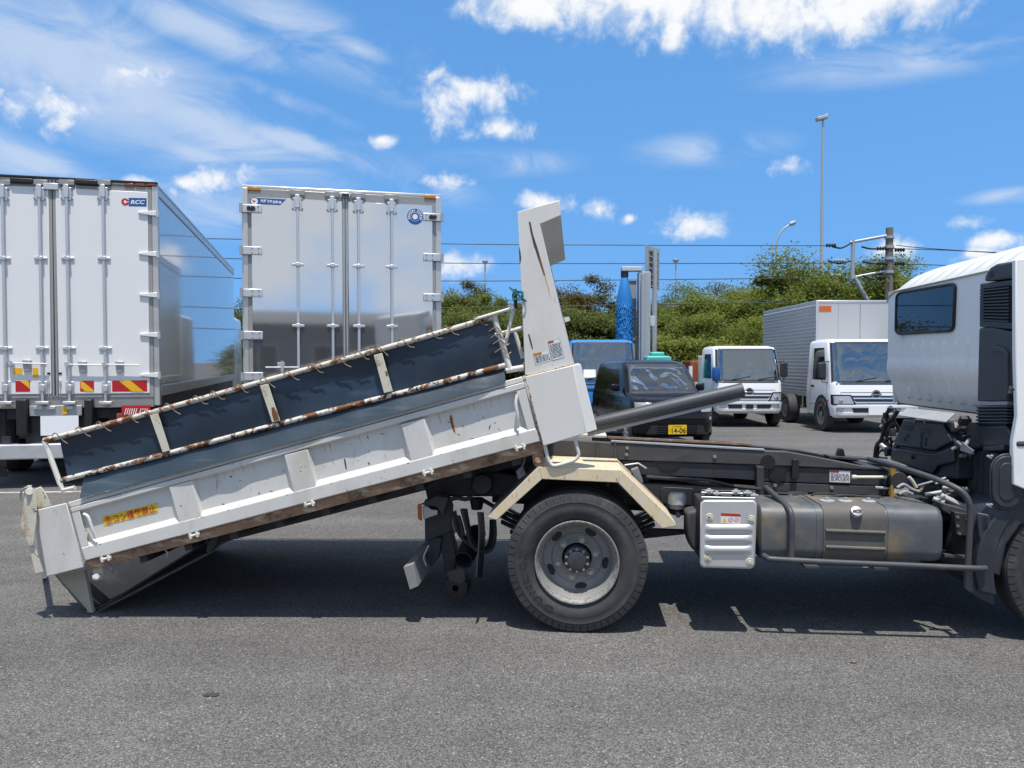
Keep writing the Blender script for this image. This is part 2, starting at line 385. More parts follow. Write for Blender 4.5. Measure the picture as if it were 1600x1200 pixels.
def asphalt_mat():
    m = bpy.data.materials.new('asphalt'); m.use_nodes = True
    nt = m.node_tree; N = nt.nodes; L = nt.links
    b = N['Principled BSDF']; t = N.new('ShaderNodeTexCoord')
    def noise(s, d, r=0.6):
        n = N.new('ShaderNodeTexNoise'); n.inputs['Scale'].default_value = s; n.inputs['Detail'].default_value = d
        n.inputs['Roughness'].default_value = r
        L.new(t.outputs['Object'], n.inputs['Vector']); return n.outputs['Fac']
    def rng(v, a, c, lo, hi, smooth=True):
        n = N.new('ShaderNodeMapRange'); n.interpolation_type = 'SMOOTHSTEP' if smooth else 'LINEAR'
        L.new(v, n.inputs['Value'])
        for k, x in zip(('From Min', 'From Max', 'To Min', 'To Max'), (a, c, lo, hi)): n.inputs[k].default_value = x
        return n.outputs['Result']
    def mul(a, c, op='MULTIPLY'):
        n = N.new('ShaderNodeMath'); n.operation = op
        for i, s in enumerate((a, c)):
            if isinstance(s, float): n.inputs[i].default_value = s
            else: L.new(s, n.inputs[i])
        return n.outputs[0]
    v = N.new('ShaderNodeTexVoronoi'); v.inputs['Scale'].default_value = 135; L.new(t.outputs['Object'], v.inputs['Vector'])
    sepc = N.new('ShaderNodeSeparateColor'); L.new(v.outputs['Color'], sepc.inputs[0])
    grain = rng(sepc.outputs[0], 0.0, 1.0, 0.58, 1.40, False)
    bright = rng(sepc.outputs[1], 0.955, 0.99, 1.0, 1.9)
    dark = rng(v.outputs['Distance'], 0.15, 0.75, 1.18, 0.62)
    big = rng(noise(0.35, 5), 0.3, 0.7, 0.90, 1.10)
    mid = rng(noise(2.6, 6, 0.7), 0.3, 0.7, 0.92, 1.09)
    f = mul(mul(mul(mul(grain, bright), dark), big), mid)
    # a few oil marks
    oil = rng(noise(1.1, 4), 0.64, 0.74, 1.0, 0.72)
    f = mul(f, oil)
    mp = N.new('ShaderNodeMapping'); mp.inputs['Scale'].default_value = (0.10, 1.6, 1); mp.inputs['Rotation'].default_value = (0, 0, 0.25); L.new(t.outputs['Object'], mp.inputs['Vector'])
    trk = N.new('ShaderNodeTexNoise'); trk.inputs['Scale'].default_value = 1.0; trk.inputs['Detail'].default_value = 4; L.new(mp.outputs[0], trk.inputs['Vector'])
    f = mul(f, rng(trk.outputs['Fac'], 0.35, 0.68, 1.07, 0.90))
    c = N.new('ShaderNodeMix'); c.data_type = 'RGBA'; c.blend_type = 'MULTIPLY'; c.inputs['Factor'].default_value = 1.0
    tint = N.new('ShaderNodeMix'); tint.data_type = 'RGBA'
    L.new(noise(0.8, 3), tint.inputs['Factor'])
    tint.inputs['A'].default_value = (0.138, 0.131, 0.121, 1); tint.inputs['B'].default_value = (0.131, 0.126, 0.120, 1)
    L.new(tint.outputs['Result'], c.inputs['A']); L.new(f, c.inputs['B'])
    L.new(c.outputs['Result'], b.inputs['Base Color'])
    b.inputs['Roughness'].default_value = 0.88
    b.inputs['Specular IOR Level'].default_value = 0.25
    bp = N.new('ShaderNodeBump'); bp.inputs['Strength'].default_value = 0.35; bp.inputs['Distance'].default_value = 0.005
    L.new(mul(rng(v.outputs['Distance'], 0.0, 0.8, 1.0, 0.0), sepc.outputs[2]), bp.inputs['Height'])
    L.new(bp.outputs[0], b.inputs['Normal'])
    return m
M['asphalt'] = asphalt_mat()

def leaf_mat(name, a, b2, trans):
    m = bpy.data.materials.new(name); m.use_nodes = True
    nt = m.node_tree; N = nt.nodes; L = nt.links
    b = N['Principled BSDF']; t = N.new('ShaderNodeTexCoord')
    n = N.new('ShaderNodeTexNoise'); n.inputs['Scale'].default_value = 1.3; n.inputs['Detail'].default_value = 6
    n.inputs['Roughness'].default_value = 0.8
    L.new(t.outputs['Object'], n.inputs['Vector'])
    r = N.new('ShaderNodeMapRange'); L.new(n.outputs['Fac'], r.inputs['Value'])
    r.inputs['From Min'].default_value = 0.34; r.inputs['From Max'].default_value = 0.66
    mx = N.new('ShaderNodeMix'); mx.data_type = 'RGBA'; L.new(r.outputs['Result'], mx.inputs['Factor'])
    mx.inputs['A'].default_value = (*a, 1); mx.inputs['B'].default_value = (*b2, 1)
    L.new(mx.outputs['Result'], b.inputs['Base Color']); b.inputs['Roughness'].default_value = 0.7
    b.inputs['Specular IOR Level'].default_value = 0.12
    tr = N.new('ShaderNodeBsdfTranslucent'); tr.inputs[0].default_value = (*trans, 1)
    ms = N.new('ShaderNodeMixShader'); ms.inputs[0].default_value = 0.30
    L.new(b.outputs[0], ms.inputs[1]); L.new(tr.outputs[0], ms.inputs[2])
    L.new(ms.outputs[0], N['Material Output'].inputs['Surface'])
    return m
M['leaf_a'] = leaf_mat('leaf_a', (0.070, 0.098, 0.023), (0.185, 0.212, 0.050), (0.26, 0.31, 0.06))
M['leaf_b'] = leaf_mat('leaf_b', (0.062, 0.084, 0.027), (0.145, 0.162, 0.052), (0.20, 0.23, 0.05))
M['leaf_c'] = leaf_mat('leaf_c', (0.095, 0.128, 0.028), (0.240, 0.266, 0.064), (0.33, 0.38, 0.07))
M['leaf_d'] = leaf_mat('leaf_d', (0.090, 0.078, 0.028), (0.130, 0.112, 0.034), (0.15, 0.12, 0.02))
M['bark'] = pm('bark', (0.085, 0.065, 0.045), 0.9, var=0.25, vscale=8, bump=0.4, bscale=20)
M['hill'] = pm('hill', (0.055, 0.085, 0.05), 0.9, var=0.35, vscale=0.2)

# ------------------------------------------------------------------ mesh helpers
def V3(p): return Vector(p)
class MB:
    def __init__(self):
        self.v = []; self.f = []; self.mi = []; self.cur = 0
    def add(self, vs, fs):
        o = len(self.v)
        self.v += [tuple(p) for p in vs]
        self.f += [tuple(i + o for i in f) for f in fs]
        self.mi += [self.cur] * len(fs)
        return self
    def loft(self, a, b, capa=True, capb=True):
        """two polygons with as many points, joined by quads"""
        n = len(a)
        fs = [(i, (i + 1) % n, n + (i + 1) % n, n + i) for i in range(n)]
        if capa: fs.append(tuple(range(n - 1, -1, -1)))
        if capb: fs.append(tuple(range(n, 2 * n)))
        return self.add(list(a) + list(b), fs)
    def prism(self, pts, vec):
        vec = V3(vec)
        return self.loft(pts, [V3(p) + vec for p in pts])
    def box(self, c, s, rot=None):
        c = V3(c); h = [x / 2 for x in s]
        co = [V3((sx * h[0], sy * h[1], sz * h[2])) for sz in (-1, 1) for sx, sy in ((-1, -1), (1, -1), (1, 1), (-1, 1))]
        if rot is not None: co = [rot @ p for p in co]
        co = [p + c for p in co]
        return self.loft(co[:4], co[4:])
    def span(self, p, q):
        p, q = V3(p), V3(q)
        return self.box((p + q) / 2, [abs(x) for x in (q - p)])
    def cyl(self, p, q, r0, r1=None, n=16, caps=True):
        p, q = V3(p), V3(q); r1 = r0 if r1 is None else r1
        d = (q - p).normalized()
        u = d.orthogonal().normalized(); w = d.cross(u)
        a = [p + (u * math.cos(2 * math.pi * i / n) + w * math.sin(2 * math.pi * i / n)) * r0 for i in range(n)]
        b = [q + (u * math.cos(2 * math.pi * i / n) + w * math.sin(2 * math.pi * i / n)) * r1 for i in range(n)]
        return self.loft(a, b, caps, caps)
    def tube(self, pts, r, n=10, closed=False, caps=True):
        pts = [V3(p) for p in pts]; k = len(pts)
        rs = r if isinstance(r, (list, tuple)) else [r] * k
        rings = []; u = None
        for i, p in enumerate(pts):
            if closed: d = pts[(i + 1) % k] - pts[i - 1]
            elif i == 0: d = pts[1] - pts[0]
            elif i == k - 1: d = pts[-1] - pts[-2]
            else: d = (pts[i + 1] - p).normalized() + (p - pts[i - 1]).normalized()
            d = d.normalized() if d.length > 1e-9 else Vector((0, 0, 1))
            if u is None: u = d.orthogonal().normalized()
            u = (u - d * u.dot(d))
            u = u.normalized() if u.length > 1e-6 else d.orthogonal().normalized()
            w = d.cross(u)
            rings.append([p + (u * math.cos(2 * math.pi * j / n) + w * math.sin(2 * math.pi * j / n)) * rs[i] for j in range(n)])
        vs = [p for rg in rings for p in rg]; fs = []
        for i in range(k if closed else k - 1):
            a = i * n; b = ((i + 1) % k) * n
            fs += [(a + j, a + (j + 1) % n, b + (j + 1) % n, b + j) for j in range(n)]
        if caps and not closed:
            fs.append(tuple(range(n - 1, -1, -1))); fs.append(tuple((k - 1) * n + j for j in range(n)))
        return self.add(vs, fs)
    def lathe(self, prof, origin, axis, n=48, up=None):
        """profile of (radius, distance along axis)"""
        o = V3(origin); d = V3(axis).normalized(); u = (up or d.orthogonal()).normalized(); w = d.cross(u)
        vs = []; fs = []; k = len(prof)
        for j in range(n):
            e = u * math.cos(2 * math.pi * j / n) + w * math.sin(2 * math.pi * j / n)
            vs += [o + e * r + d * h for r, h in prof]
        for j in range(n):
            a = j * k; b = ((j + 1) % n) * k
            fs += [(a + i, b + i, b + i + 1, a + i + 1) for i in range(k - 1)]
        return self.add(vs, fs)
    def grid(self, fn, nu, nv):
        vs = [fn(i / nu, j / nv) for j in range(nv + 1) for i in range(nu + 1)]
        fs = [(j * (nu + 1) + i, j * (nu + 1) + i + 1, (j + 1) * (nu + 1) + i + 1, (j + 1) * (nu + 1) + i) for j in range(nv) for i in range(nu)]
        return self.add(vs, fs)
    def sheet(self, fn, nu, nv, th):
        """grid with thickness th (a vector)"""
        th = V3(th)
        o = len(self.v)
        self.grid(fn, nu, nv)
        self.grid(lambda s, t: V3(fn(s, t)) + th, nu, nv)
        W = nu + 1; o2 = o + W * (nv + 1)
        edge = [(i, i + 1) for i in range(nu)] + [(nv * W + i + 1, nv * W + i) for i in range(nu)]
        edge += [((j + 1) * W, j * W) for j in range(nv)] + [(j * W + nu, (j + 1) * W + nu) for j in range(nv)]
        for a, b in edge:
            self.f.append((o + a, o + b, o2 + b, o2 + a)); self.mi.append(self.cur)
        return self
    def mesh(self, name, mat, smooth=35.0):
        me = bpy.data.meshes.new(name)
        me.from_pydata(self.v, [], self.f)
        bm = bmesh.new(); bm.from_mesh(me)
        bmesh.ops.recalc_face_normals(bm, faces=bm.faces)
        bm.to_mesh(me); bm.free()
        mats = mat if isinstance(mat, (list, tuple)) else [mat]
        for x in mats: me.materials.append(M[x] if isinstance(x, str) else x)
        if len(mats) > 1:
            me.polygons.foreach_set('material_index', self.mi)
        if smooth:
            me.shade_smooth()
            me.set_sharp_from_angle(angle=R(smooth))
        return me
    def build(self, name, mat, parent=None, bevel=0.0, smooth=35.0, seg=2, kind=None, label=None):
        o = bpy.data.objects.new(name, self.mesh(name, mat, smooth))
        COL.objects.link(o)
        if parent is not None: o.parent = parent
        if bevel:
            b = o.modifiers.new('Bevel', 'BEVEL'); b.width = bevel; b.segments = seg
            b.limit_method = 'ANGLE'; b.angle_limit = R(40); b.use_clamp_overlap = True
        if kind: o['kind'] = kind
        if label: o['label'] = label
        return o
def empty(name, loc=(0, 0, 0), rz=0.0, label=None, cat=None, group=None):
    o = bpy.data.objects.new(name, None); COL.objects.link(o)
    o.location = loc; o.rotation_euler = (0, 0, rz); o.empty_display_size = 0.2
    if label: o['label'] = label
    if cat: o['category'] = cat
    if group: o['group'] = group
    return o
def tag(o, label, cat, group=None):
    o['label'] = label; o['category'] = cat
    if group: o['group'] = group
    return o
def dup(o, parent=None, mesh=None):
    c = o.copy(); COL.objects.link(c); c.parent = parent
    return c
def copy_tree(o, parent=None):
    c = dup(o, parent)
    for ch in o.children: copy_tree(ch, c)
    return c
def text_mesh(body, mat, origin, right, up, w, h, keep=True, bold=0.0, shear=0.0, normal_off=0.0012):
    """flat lettering fitted into a w x h box whose lower left corner is origin"""
    cu = bpy.data.curves.new('lettering', 'FONT'); cu.body = body; cu.size = 1.0; cu.resolution_u = 4
    cu.offset = bold; cu.shear = shear; cu.extrude = 0.0
    tmp = bpy.data.objects.new('lettering', cu); COL.objects.link(tmp)
    dg = bpy.context.evaluated_depsgraph_get()
    me = bpy.data.meshes.new_from_object(tmp.evaluated_get(dg))
    bpy.data.objects.remove(tmp); bpy.data.curves.remove(cu)
    if len(me.vertices) == 0: return me
    xs = [v.co.x for v in me.vertices]; ys = [v.co.y for v in me.vertices]
    x0, x1, y0, y1 = min(xs), max(xs), min(ys), max(ys)
    sx = w / max(1e-6, x1 - x0); sy = h / max(1e-6, y1 - y0)
    o = V3(origin); r = V3(right).normalized(); u = V3(up); u = (u - r * u.dot(r)).normalized(); n = r.cross(u)
    for v in me.vertices:
        v.co = o + r * ((v.co.x - x0) * sx) + u * ((v.co.y - y0) * sy) + n * normal_off
    me.materials.clear(); me.materials.append(M[mat])
    return me
def text(name, body, mat, parent, tl, tr, bl, **kw):
    tl, tr, bl = V3(tl), V3(tr), V3(bl)
    me = text_mesh(body, mat, bl, tr - tl, tl - bl, (tr - tl).length, (tl - bl).length, **kw)
    o = bpy.data.objects.new(name, me); COL.objects.link(o); o.parent = parent
    return o
def arc(p, r, a0, a1, n, ux, uy):
    return [V3(p) + (V3(ux) * math.cos(a) + V3(uy) * math.sin(a)) * r for a in [a0 + (a1 - a0) * i / n for i in range(n + 1)]]
def smooth_path(pts, k=6):
    """Catmull-Rom through the points"""
    pts = [V3(p) for p in pts]; P = [pts[0] * 2 - pts[1]] + pts + [pts[-1] * 2 - pts[-2]]; out = []
    for i in range(1, len(P) - 2):
        for j in range(k):
            t = j / k; a, b, c, d = P[i - 1], P[i], P[i + 1], P[i + 2]
            out.append(0.5 * ((2 * b) + (c - a) * t + (2 * a - 5 * b + 4 * c - d) * t * t + (3 * b - a - 3 * c + d) * t ** 3))
    out.append(pts[-1]); return out
# ------------------------------------------------------------------ ground
g = MB()
g.add([(-700, -700, 0), (700, -700, 0), (700, 900, 0), (-700, 900, 0)], [(0, 1, 2, 3)])
ground = g.build('ground', 'asphalt'); ground['kind'] = 'structure'

# ------------------------------------------------------------------ the dump truck
TH = R(4.6)
TO = gp(902, 990)
TU = Vector((math.cos(TH), -math.sin(TH), 0)); TV = Vector((math.sin(TH), math.cos(TH), 0))
def tp(px, py, v=0.0):
    """point of the truck seen at a pixel, on the lengthwise plane v metres in from the tyre wall"""
    r = ray(px, py); c = Vector((0, 0, CAM_H)) - TO
    t = (v - c.dot(TV)) / r.dot(TV)
    p = c + r * t
    return Vector((p.dot(TU), v, p.z))
def tu(px, py, u):
    """the same on the crosswise plane u"""
    r = ray(px, py); c = Vector((0, 0, CAM_H)) - TO
    t = (u - c.dot(TU)) / r.dot(TU)
    p = c + r * t
    return Vector((u, p.dot(TV), p.z))
def TP(pts, v): return [tp(x, y, v) for x, y in pts]

truck = empty('dump_truck', TO, -TH, 'white sliding-bed dump truck with its rusty tipped bed resting on the asphalt in the foreground', 'dump truck')
WID = 1.97      # outer width of the bed
def part(name): 
    o = empty(name); o.parent = truck; return o

# ---- tipped bed
bed = part('tipped_bed')
E1, E2, E3, E4 = (106, 785), (816, 588), (845, 689), (133, 876)
def lerp2(a, b, t): return (a[0] + (b[0] - a[0]) * t, a[1] + (b[1] - a[1]) * t)
def side_gate(near):
    W = (lambda p: p) if near else (lambda p: Vector((p.x, WID - 0.03 - p.y, p.z)))
    sfx = 'side_gate'
    gate = empty(sfx); gate.parent = truck
    def T(pts, v): return [W(tp(x, y, v)) for x, y in pts]
    m = MB(); m.loft(T([E1, E2, E3, E4], 0.0), T([E1, E2, E3, E4], 0.028)); m.build('gate_sheet', 'bed_white', gate)
    # top rail in two folds
    a1, b1 = (109, 793), (818, 596); a2, b2 = (112, 801), (820.5, 606)
    m = MB(); m.loft(T([E1, E2, b1, a1], -0.020), T([E1, E2, b1, a1], 0.034)); m.build('top_rail', 'bed_white', gate, bevel=0.005)
    m = MB(); m.loft(T([(109.4, 794), (818.3, 597), b2, a2], -0.034), T([(109.4, 794), (818.3, 597), (821, 609), (113, 804)], 0.001)); m.build('top_rail', 'bed_white', gate, bevel=0.004)
    # bottom rail with a sloping ledge
    m = MB(); m.loft(T([(127.5, 857), (837, 670), E3, E4], -0.036), T([(125, 847.5), (834.5, 660.5), E3, E4], 0.002)); m.build('bottom_rail', 'bed_white', gate, bevel=0.004)
    # ribs
    for q in ([(265, 760), (303, 750), (317, 808), (280, 818)], [(445, 711), (483, 701.5), (496, 760), (459, 770)], [(627.5, 663), (665.6, 653), (679, 711), (642, 721)]):
        fr = [q[0], (q[1][0] - 3, q[1][1] + 0.8), (q[2][0] - 3, q[2][1] + 0.8), q[3]]
        bk = [(q[0][0] - 4, q[0][1] + 1), (q[1][0] + 3, q[1][1] - 1), (q[2][0] + 3, q[2][1] - 1), (q[3][0] - 4, q[3][1] + 1)]
        m = MB(); m.loft(T(fr, -0.033), T(bk, 0.001)); m.build('gate_rib', 'bed_white', gate, bevel=0.003)
    # end posts
    for q in ([(112, 801), (124, 797.6), (139, 852), (127, 857)], [(807, 611), (820.5, 607), (837, 669), (824, 672)]):
        m = MB(); m.loft(T(q, -0.032), T(q, 0.001)); m.build('gate_post', 'bed_white', gate, bevel=0.003)
    # latches near the ends of the gate
    if near:
        for c in ([(131, 803), (138, 808), (144, 826), (150, 841)], [(808, 616), (806, 632), (809, 650), (809, 669)]):
            m = MB(); m.tube(smooth_path([tp(x, y, -0.040 - 0.012 * (0 < i < 3)) for i, (x, y) in enumerate(c)], 4), 0.009, 8)
            m.build('gate_latch', 'bed_white', gate)
    # rusty sill with hinges
    q = [(133.5, 877), (845, 690), (852, 705.5), (136, 891)]
    m = MB(); m.loft(T(q, -0.012), T(q, 0.05)); m.build('sill', 'rusty_sill', gate, bevel=0.004)
    if near:
        for x, y in ((166, 872.5), (304, 836), (484, 787.5), (669, 738), (813, 699)):
            hg = MB(); c = tp(x, y, -0.030); d = (tp(x + 20, y - 5.2, -0.030) - c).normalized(); up = Vector((0, -1, 0)).cross(d)
            rot = Matrix((d, Vector((0, 1, 0)), up)).transposed()
            hg.box(c - d * 0.022, (0.012, 0.035, 0.034), rot); hg.box(c + d * 0.022, (0.012, 0.035, 0.034), rot)
            hg.cyl(c - d * 0.034 - Vector((0, 0.004, 0)), c + d * 0.034 - Vector((0, 0.004, 0)), 0.008, n=10)
            hg.build('hinge', 'pipe_white', gate, bevel=0.002)
    return gate
gate_near = side_gate(True)
side_gate(False)
bed_dir = (tp(845, 689, 0) - tp(133, 876, 0)).normalized()
bed_up = Vector((0, -1, 0)).cross(bed_dir) * 1.0
if bed_up.z < 0: bed_up = -bed_up
# floor and underframe of the bed
A = tp(136, 889, 0.05); B = tp(850, 704, 0.05)
m = MB(); m.prism([A, B, B + bed_up * 0.05, A + bed_up * 0.05], (0, WID - 0.13, 0)); m.build('bed_floor', 'rusty_sill', bed)
for v in (0.48, 1.36):
    a = A + bed_dir * 0.55; b = B
    m = MB(); m.prism([Vector((p.x, v, p.z)) for p in (a - bed_up * 0.002, b - bed_up * 0.002, b - bed_up * 0.10, a - bed_up * 0.10)], (0, 0.07, 0))
    m.build('bed_beam', 'chassis', bed, bevel=0.004)
for k in range(9):
    c = A + bed_dir * (0.35 + 0.30 * k)
    m = MB(); m.prism([c - bed_up * 0.001, c + bed_dir * 0.05 - bed_up * 0.001, c + bed_dir * 0.05 - bed_up * 0.05, c - bed_up * 0.05], (0, WID - 0.14, 0))
    m.build('cross_member', 'chassis', bed)
# sticker with red lettering
st = TP([(159.5, 807), (246, 785), (247, 800), (161.5, 822)], -0.0015)
m = MB(); m.loft(st, [p + Vector((0, 0.001, 0)) for p in st])
stk = m.build('warning_sticker', 'sticker_yellow', gate_near); stk['label'] = 'yellow sticker with red Japanese lettering'
q = [tp(x, y, -0.003) for x, y in ((164, 807.5), (243, 787.5), (166, 820))]
text('lettering', '生コン積載禁止', 'ink_red', stk, *q, bold=0.010)
# scrapes and rust marks of the gate
def scrape(pts, v, mat, parent, name='scrape'):
    m = MB(); a = TP(pts, v); m.loft(a, [p + Vector((0, 0.0006, 0)) for p in a]); return m.build(name, mat, parent)
M['mark_dark'] = pm('mark_dark', (0.06, 0.05, 0.045), 0.8, var=0.3, vscale=60)
M['mark_rust'] = pm('mark_rust', (0.17, 0.07, 0.02), 0.85, var=0.4, vscale=50)
M['mark_stain'] = pm('mark_stain', (0.55, 0.36, 0.19), 0.7, var=0.15, vscale=40)
scrape([(704, 648), (706, 651), (708, 662), (711, 674), (708.5, 675), (705, 664), (703, 655)], -0.0012, 'mark_rust', gate_near)
scrape([(703, 646), (707, 650), (710, 664), (713, 680), (709, 676), (704, 662), (701.5, 654)], -0.0004, 'mark_stain', gate_near)
scrape([(537, 717), (539, 716.5), (541, 725), (542, 733), (540, 733), (538.5, 725)], -0.0012, 'mark_dark', gate_near)
rr = random.Random(3)
for k in range(46):
    t = rr.random(); s = rr.uniform(0.22, 0.78)
    p0 = lerp2(lerp2(E1, E2, t), lerp2(E4, E3, t), s)
    L_ = rr.uniform(1.0, 4.5); w = rr.uniform(0.4, 1.2); an = rr.uniform(-0.6, 2.0)
    if any(abs(p0[0] - c) < 36 for c in (291, 470, 653)) or (150 < p0[0] < 258): continue
    d = (math.cos(an), math.sin(an)); n_ = (-d[1], d[0])
    scrape([(p0[0] - d[0] * L_, p0[1] - d[1] * L_), (p0[0] + n_[0] * w, p0[1] + n_[1] * w), (p0[0] + d[0] * L_, p0[1] + d[1] * L_), (p0[0] - n_[0] * w * 0.6, p0[1] - n_[1] * w * 0.6)],
           -0.0012, rr.choice(['mark_dark', 'mark_rust', 'mark_dark']), gate_near)
M['mark_run'] = pm('mark_run', (0.50, 0.44, 0.35), 0.7, var=0.12, vscale=30)
M['mark_run_rust'] = pm('mark_run_rust', (0.46, 0.33, 0.20), 0.75, var=0.2, vscale=30)
for k in range(58):     # dirt runs below the top rail, beside the ribs and along the ledge
    t = rr.random(); top = rr.random() < 0.6
    p0 = lerp2(lerp2(E1, E2, t), lerp2(E4, E3, t), 0.19 if top else rr.uniform(0.45, 0.6))
    L_ = rr.uniform(4, 24) if top else rr.uniform(4, 12); w = rr.uniform(0.35, 1.1)
    if any(abs(p0[0] + 4 - c) < 34 for c in (288, 467, 650)) or (140 < p0[0] < 262) or p0[0] > 795: continue
    dx = 0.25 * L_
    scrape([(p0[0] - w, p0[1]), (p0[0] + w, p0[1] - 0.3), (p0[0] + dx + w * 0.7, p0[1] + L_ * 0.7), (p0[0] + dx * 1.1, p0[1] + L_), (p0[0] + dx - w * 0.6, p0[1] + L_ * 0.7)], -0.0004, rr.choice(['mark_run', 'mark_run', 'mark_run_rust']), gate_near, 'dirt_run')
for k in range(70):     # chipped paint along the edges of the rails
    t = rr.random(); e = rr.choice([(E1, E2, 0.0), (E4, E3, 0.0), ((127.5, 857), (837, 670), 1.0)])
    p = lerp2(e[0], e[1], t); L_ = rr.uniform(0.8, 4.0); h = rr.uniform(0.5, 1.6)
    up_s = -1 if e[0] == E4 else 1
    v_ = -0.0206 if e[0] == E1 else -0.0366
    scrape([(p[0], p[1] + 0.4 * up_s), (p[0] + L_, p[1] - 0.262 * L_ + 0.4 * up_s), (p[0] + L_ * 0.8, p[1] - 0.2 * L_ + h * up_s), (p[0] + L_ * 0.2, p[1] - 0.05 * L_ + h * 0.8 * up_s)], v_, rr.choice(['mark_rust', 'mark_dark', 'mark_stain', 'mark_stain']), gate_near, 'paint_chip')
# rear corner posts, latch plates and tailgate
def mirror(p): return Vector((p.x, WID - 0.03 - p.y, p.z))
for near in (True, False):
    W = (lambda p: p) if near else mirror
    q = [(56, 797), (104, 785.5), (132, 886.5), (72.5, 901.5)]
    m = MB(); m.loft([W(p) for p in TP(q, -0.045)], [W(p) for p in TP(q, 0.09)]); m.build('corner_post', 'bed_white', bed, bevel=0.006)
    if near:
        q = [(38.5, 764), (45, 757.5), (54, 765), (58, 785), (57, 815), (52.5, 851.5), (45.5, 853), (38, 838), (32.5, 820), (36, 790)]
        m = MB(); m.loft(TP(q, -0.075), TP(q, -0.05)); lp = m.build('latch_plate', 'worn_white', bed, bevel=0.003)
        q = [(54, 764), (64, 760), (71, 770), (81.5, 789.5), (57, 796)]
        m = MB(); m.loft(TP(q, -0.035), TP(q, 0.03)); m.build('latch_bracket', 'worn_white', bed, bevel=0.004)
        m = MB(); m.cyl(tp(46, 768, -0.085), tp(46, 768, 0.02), 0.022, n=14); m.build('latch_pin', 'pipe_white', bed, bevel=0.002)
        q = [(45.8, 854), (54, 852), (61, 872), (68.5, 893.5), (54.5, 897), (50, 875)]
        m = MB(); m.loft(TP(q, -0.060), TP(q, -0.035)); m.build('wooden_block', 'worn_white', bed, bevel=0.003)
        m = MB(); m.tube(smooth_path([tp(35, 783, -0.08), tp(32, 774, -0.085), tp(36, 764, -0.085), tp(50, 759, -0.06)], 4), 0.006, 6); m.build('latch_hook', 'bolt_steel', bed)
q = [(50, 792), (57, 790), (74, 903), (66, 905)]
m = MB(); m.loft(TP(q, 0.06), TP(q, WID - 0.09)); m.build('tailgate', 'bed_white', bed, bevel=0.004)
M['chute_shade_paint'] = pm('chute_shade_paint', (0.36, 0.33, 0.26), 0.6, var=0.1, vscale=6, layers=(((0.16, 0.12, 0.08), 0.55, 0.75, 6, 8, (1, 1, 1), 0.8),))  # beige darkened: shade under the tail is put into the colour
# the chute folded under the tail, its tip on the ground
v0, v1 = 0.10, WID - 0.13
def tipz(p): return Vector((p.x, p.y, max(p.z, 0.006)))
c0, c1, c2, c3, c4 = (86, 899), (131, 890), (145, 946), (134, 946), (322, 848)
tipn = tp(140, 946, v0); tipn.z = 0.012
front = [tp(*c0, v0), tp(*c1, v0), Vector((tipn.x + 0.02, v0, 0.010)), Vector((tipn.x - 0.025, v0, 0.014))]
m = MB(); m.prism(front, (0, 0.03, 0)); m.build('chute_cheek', 'chute_shade_paint', bed, bevel=0.003)
m = MB(); m.prism([p + Vector((0, v1 - v0, 0)) for p in front], (0, -0.03, 0)); m.build('chute_cheek', 'chassis', bed, bevel=0.003)  # far cheek in dark chassis colour paints the hollow's shade
m = MB(); m.prism([front[0], front[3], front[3] + Vector((0.012, 0, 0.012)), front[0] + Vector((0.015, 0, 0))], (0, v1 - v0, 0)); m.build('chute_back', 'chassis', bed)  # dark as well, to paint the shaded inside of the chute
pf = tp(*c4, v0); bl = front[2] + Vector((0, 0.03, 0)); pf = pf + Vector((0, 0.03, 0))
m = MB(); m.prism([bl, pf, pf + bed_up * 0.010, bl + Vector((0.0, 0, 0.014))], (0, v1 - v0 - 0.06, 0)); m.build('chute_floor', 'black_gloss', bed)
m = MB(); m.cyl(tp(151, 901, 0.0), tp(151, 901, 0.16), 0.024, n=16); m.cyl(tp(151, 901, -0.012), tp(151, 901, 0.0), 0.017, n=12); m.build('tail_roller', 'pipe_white', bed, bevel=0.003)
m = MB(); m.prism(TP([(145, 888), (160, 885), (159, 905), (147, 907)], 0.03), (0, 0.02, 0)); m.build('roller_bracket', 'worn_white', bed)
m = MB(); m.prism(TP([(325, 838), (342, 835), (338, 850), (328, 864), (322, 862)], 0.16), (0, 0.05, 0)); m.build('chute_hook', 'chassis', bed, bevel=0.003)
for x, y in ((170, 880), (258, 858)):
    m = MB(); m.tube(smooth_path([tp(x, y, 0.06), tp(x + 4, y + 7, 0.06), tp(x + 2, y + 12, 0.05), tp(x + 5, y + 14, 0.05)], 4), 0.005, 6); m.build('tie_hook', 'steel', bed)

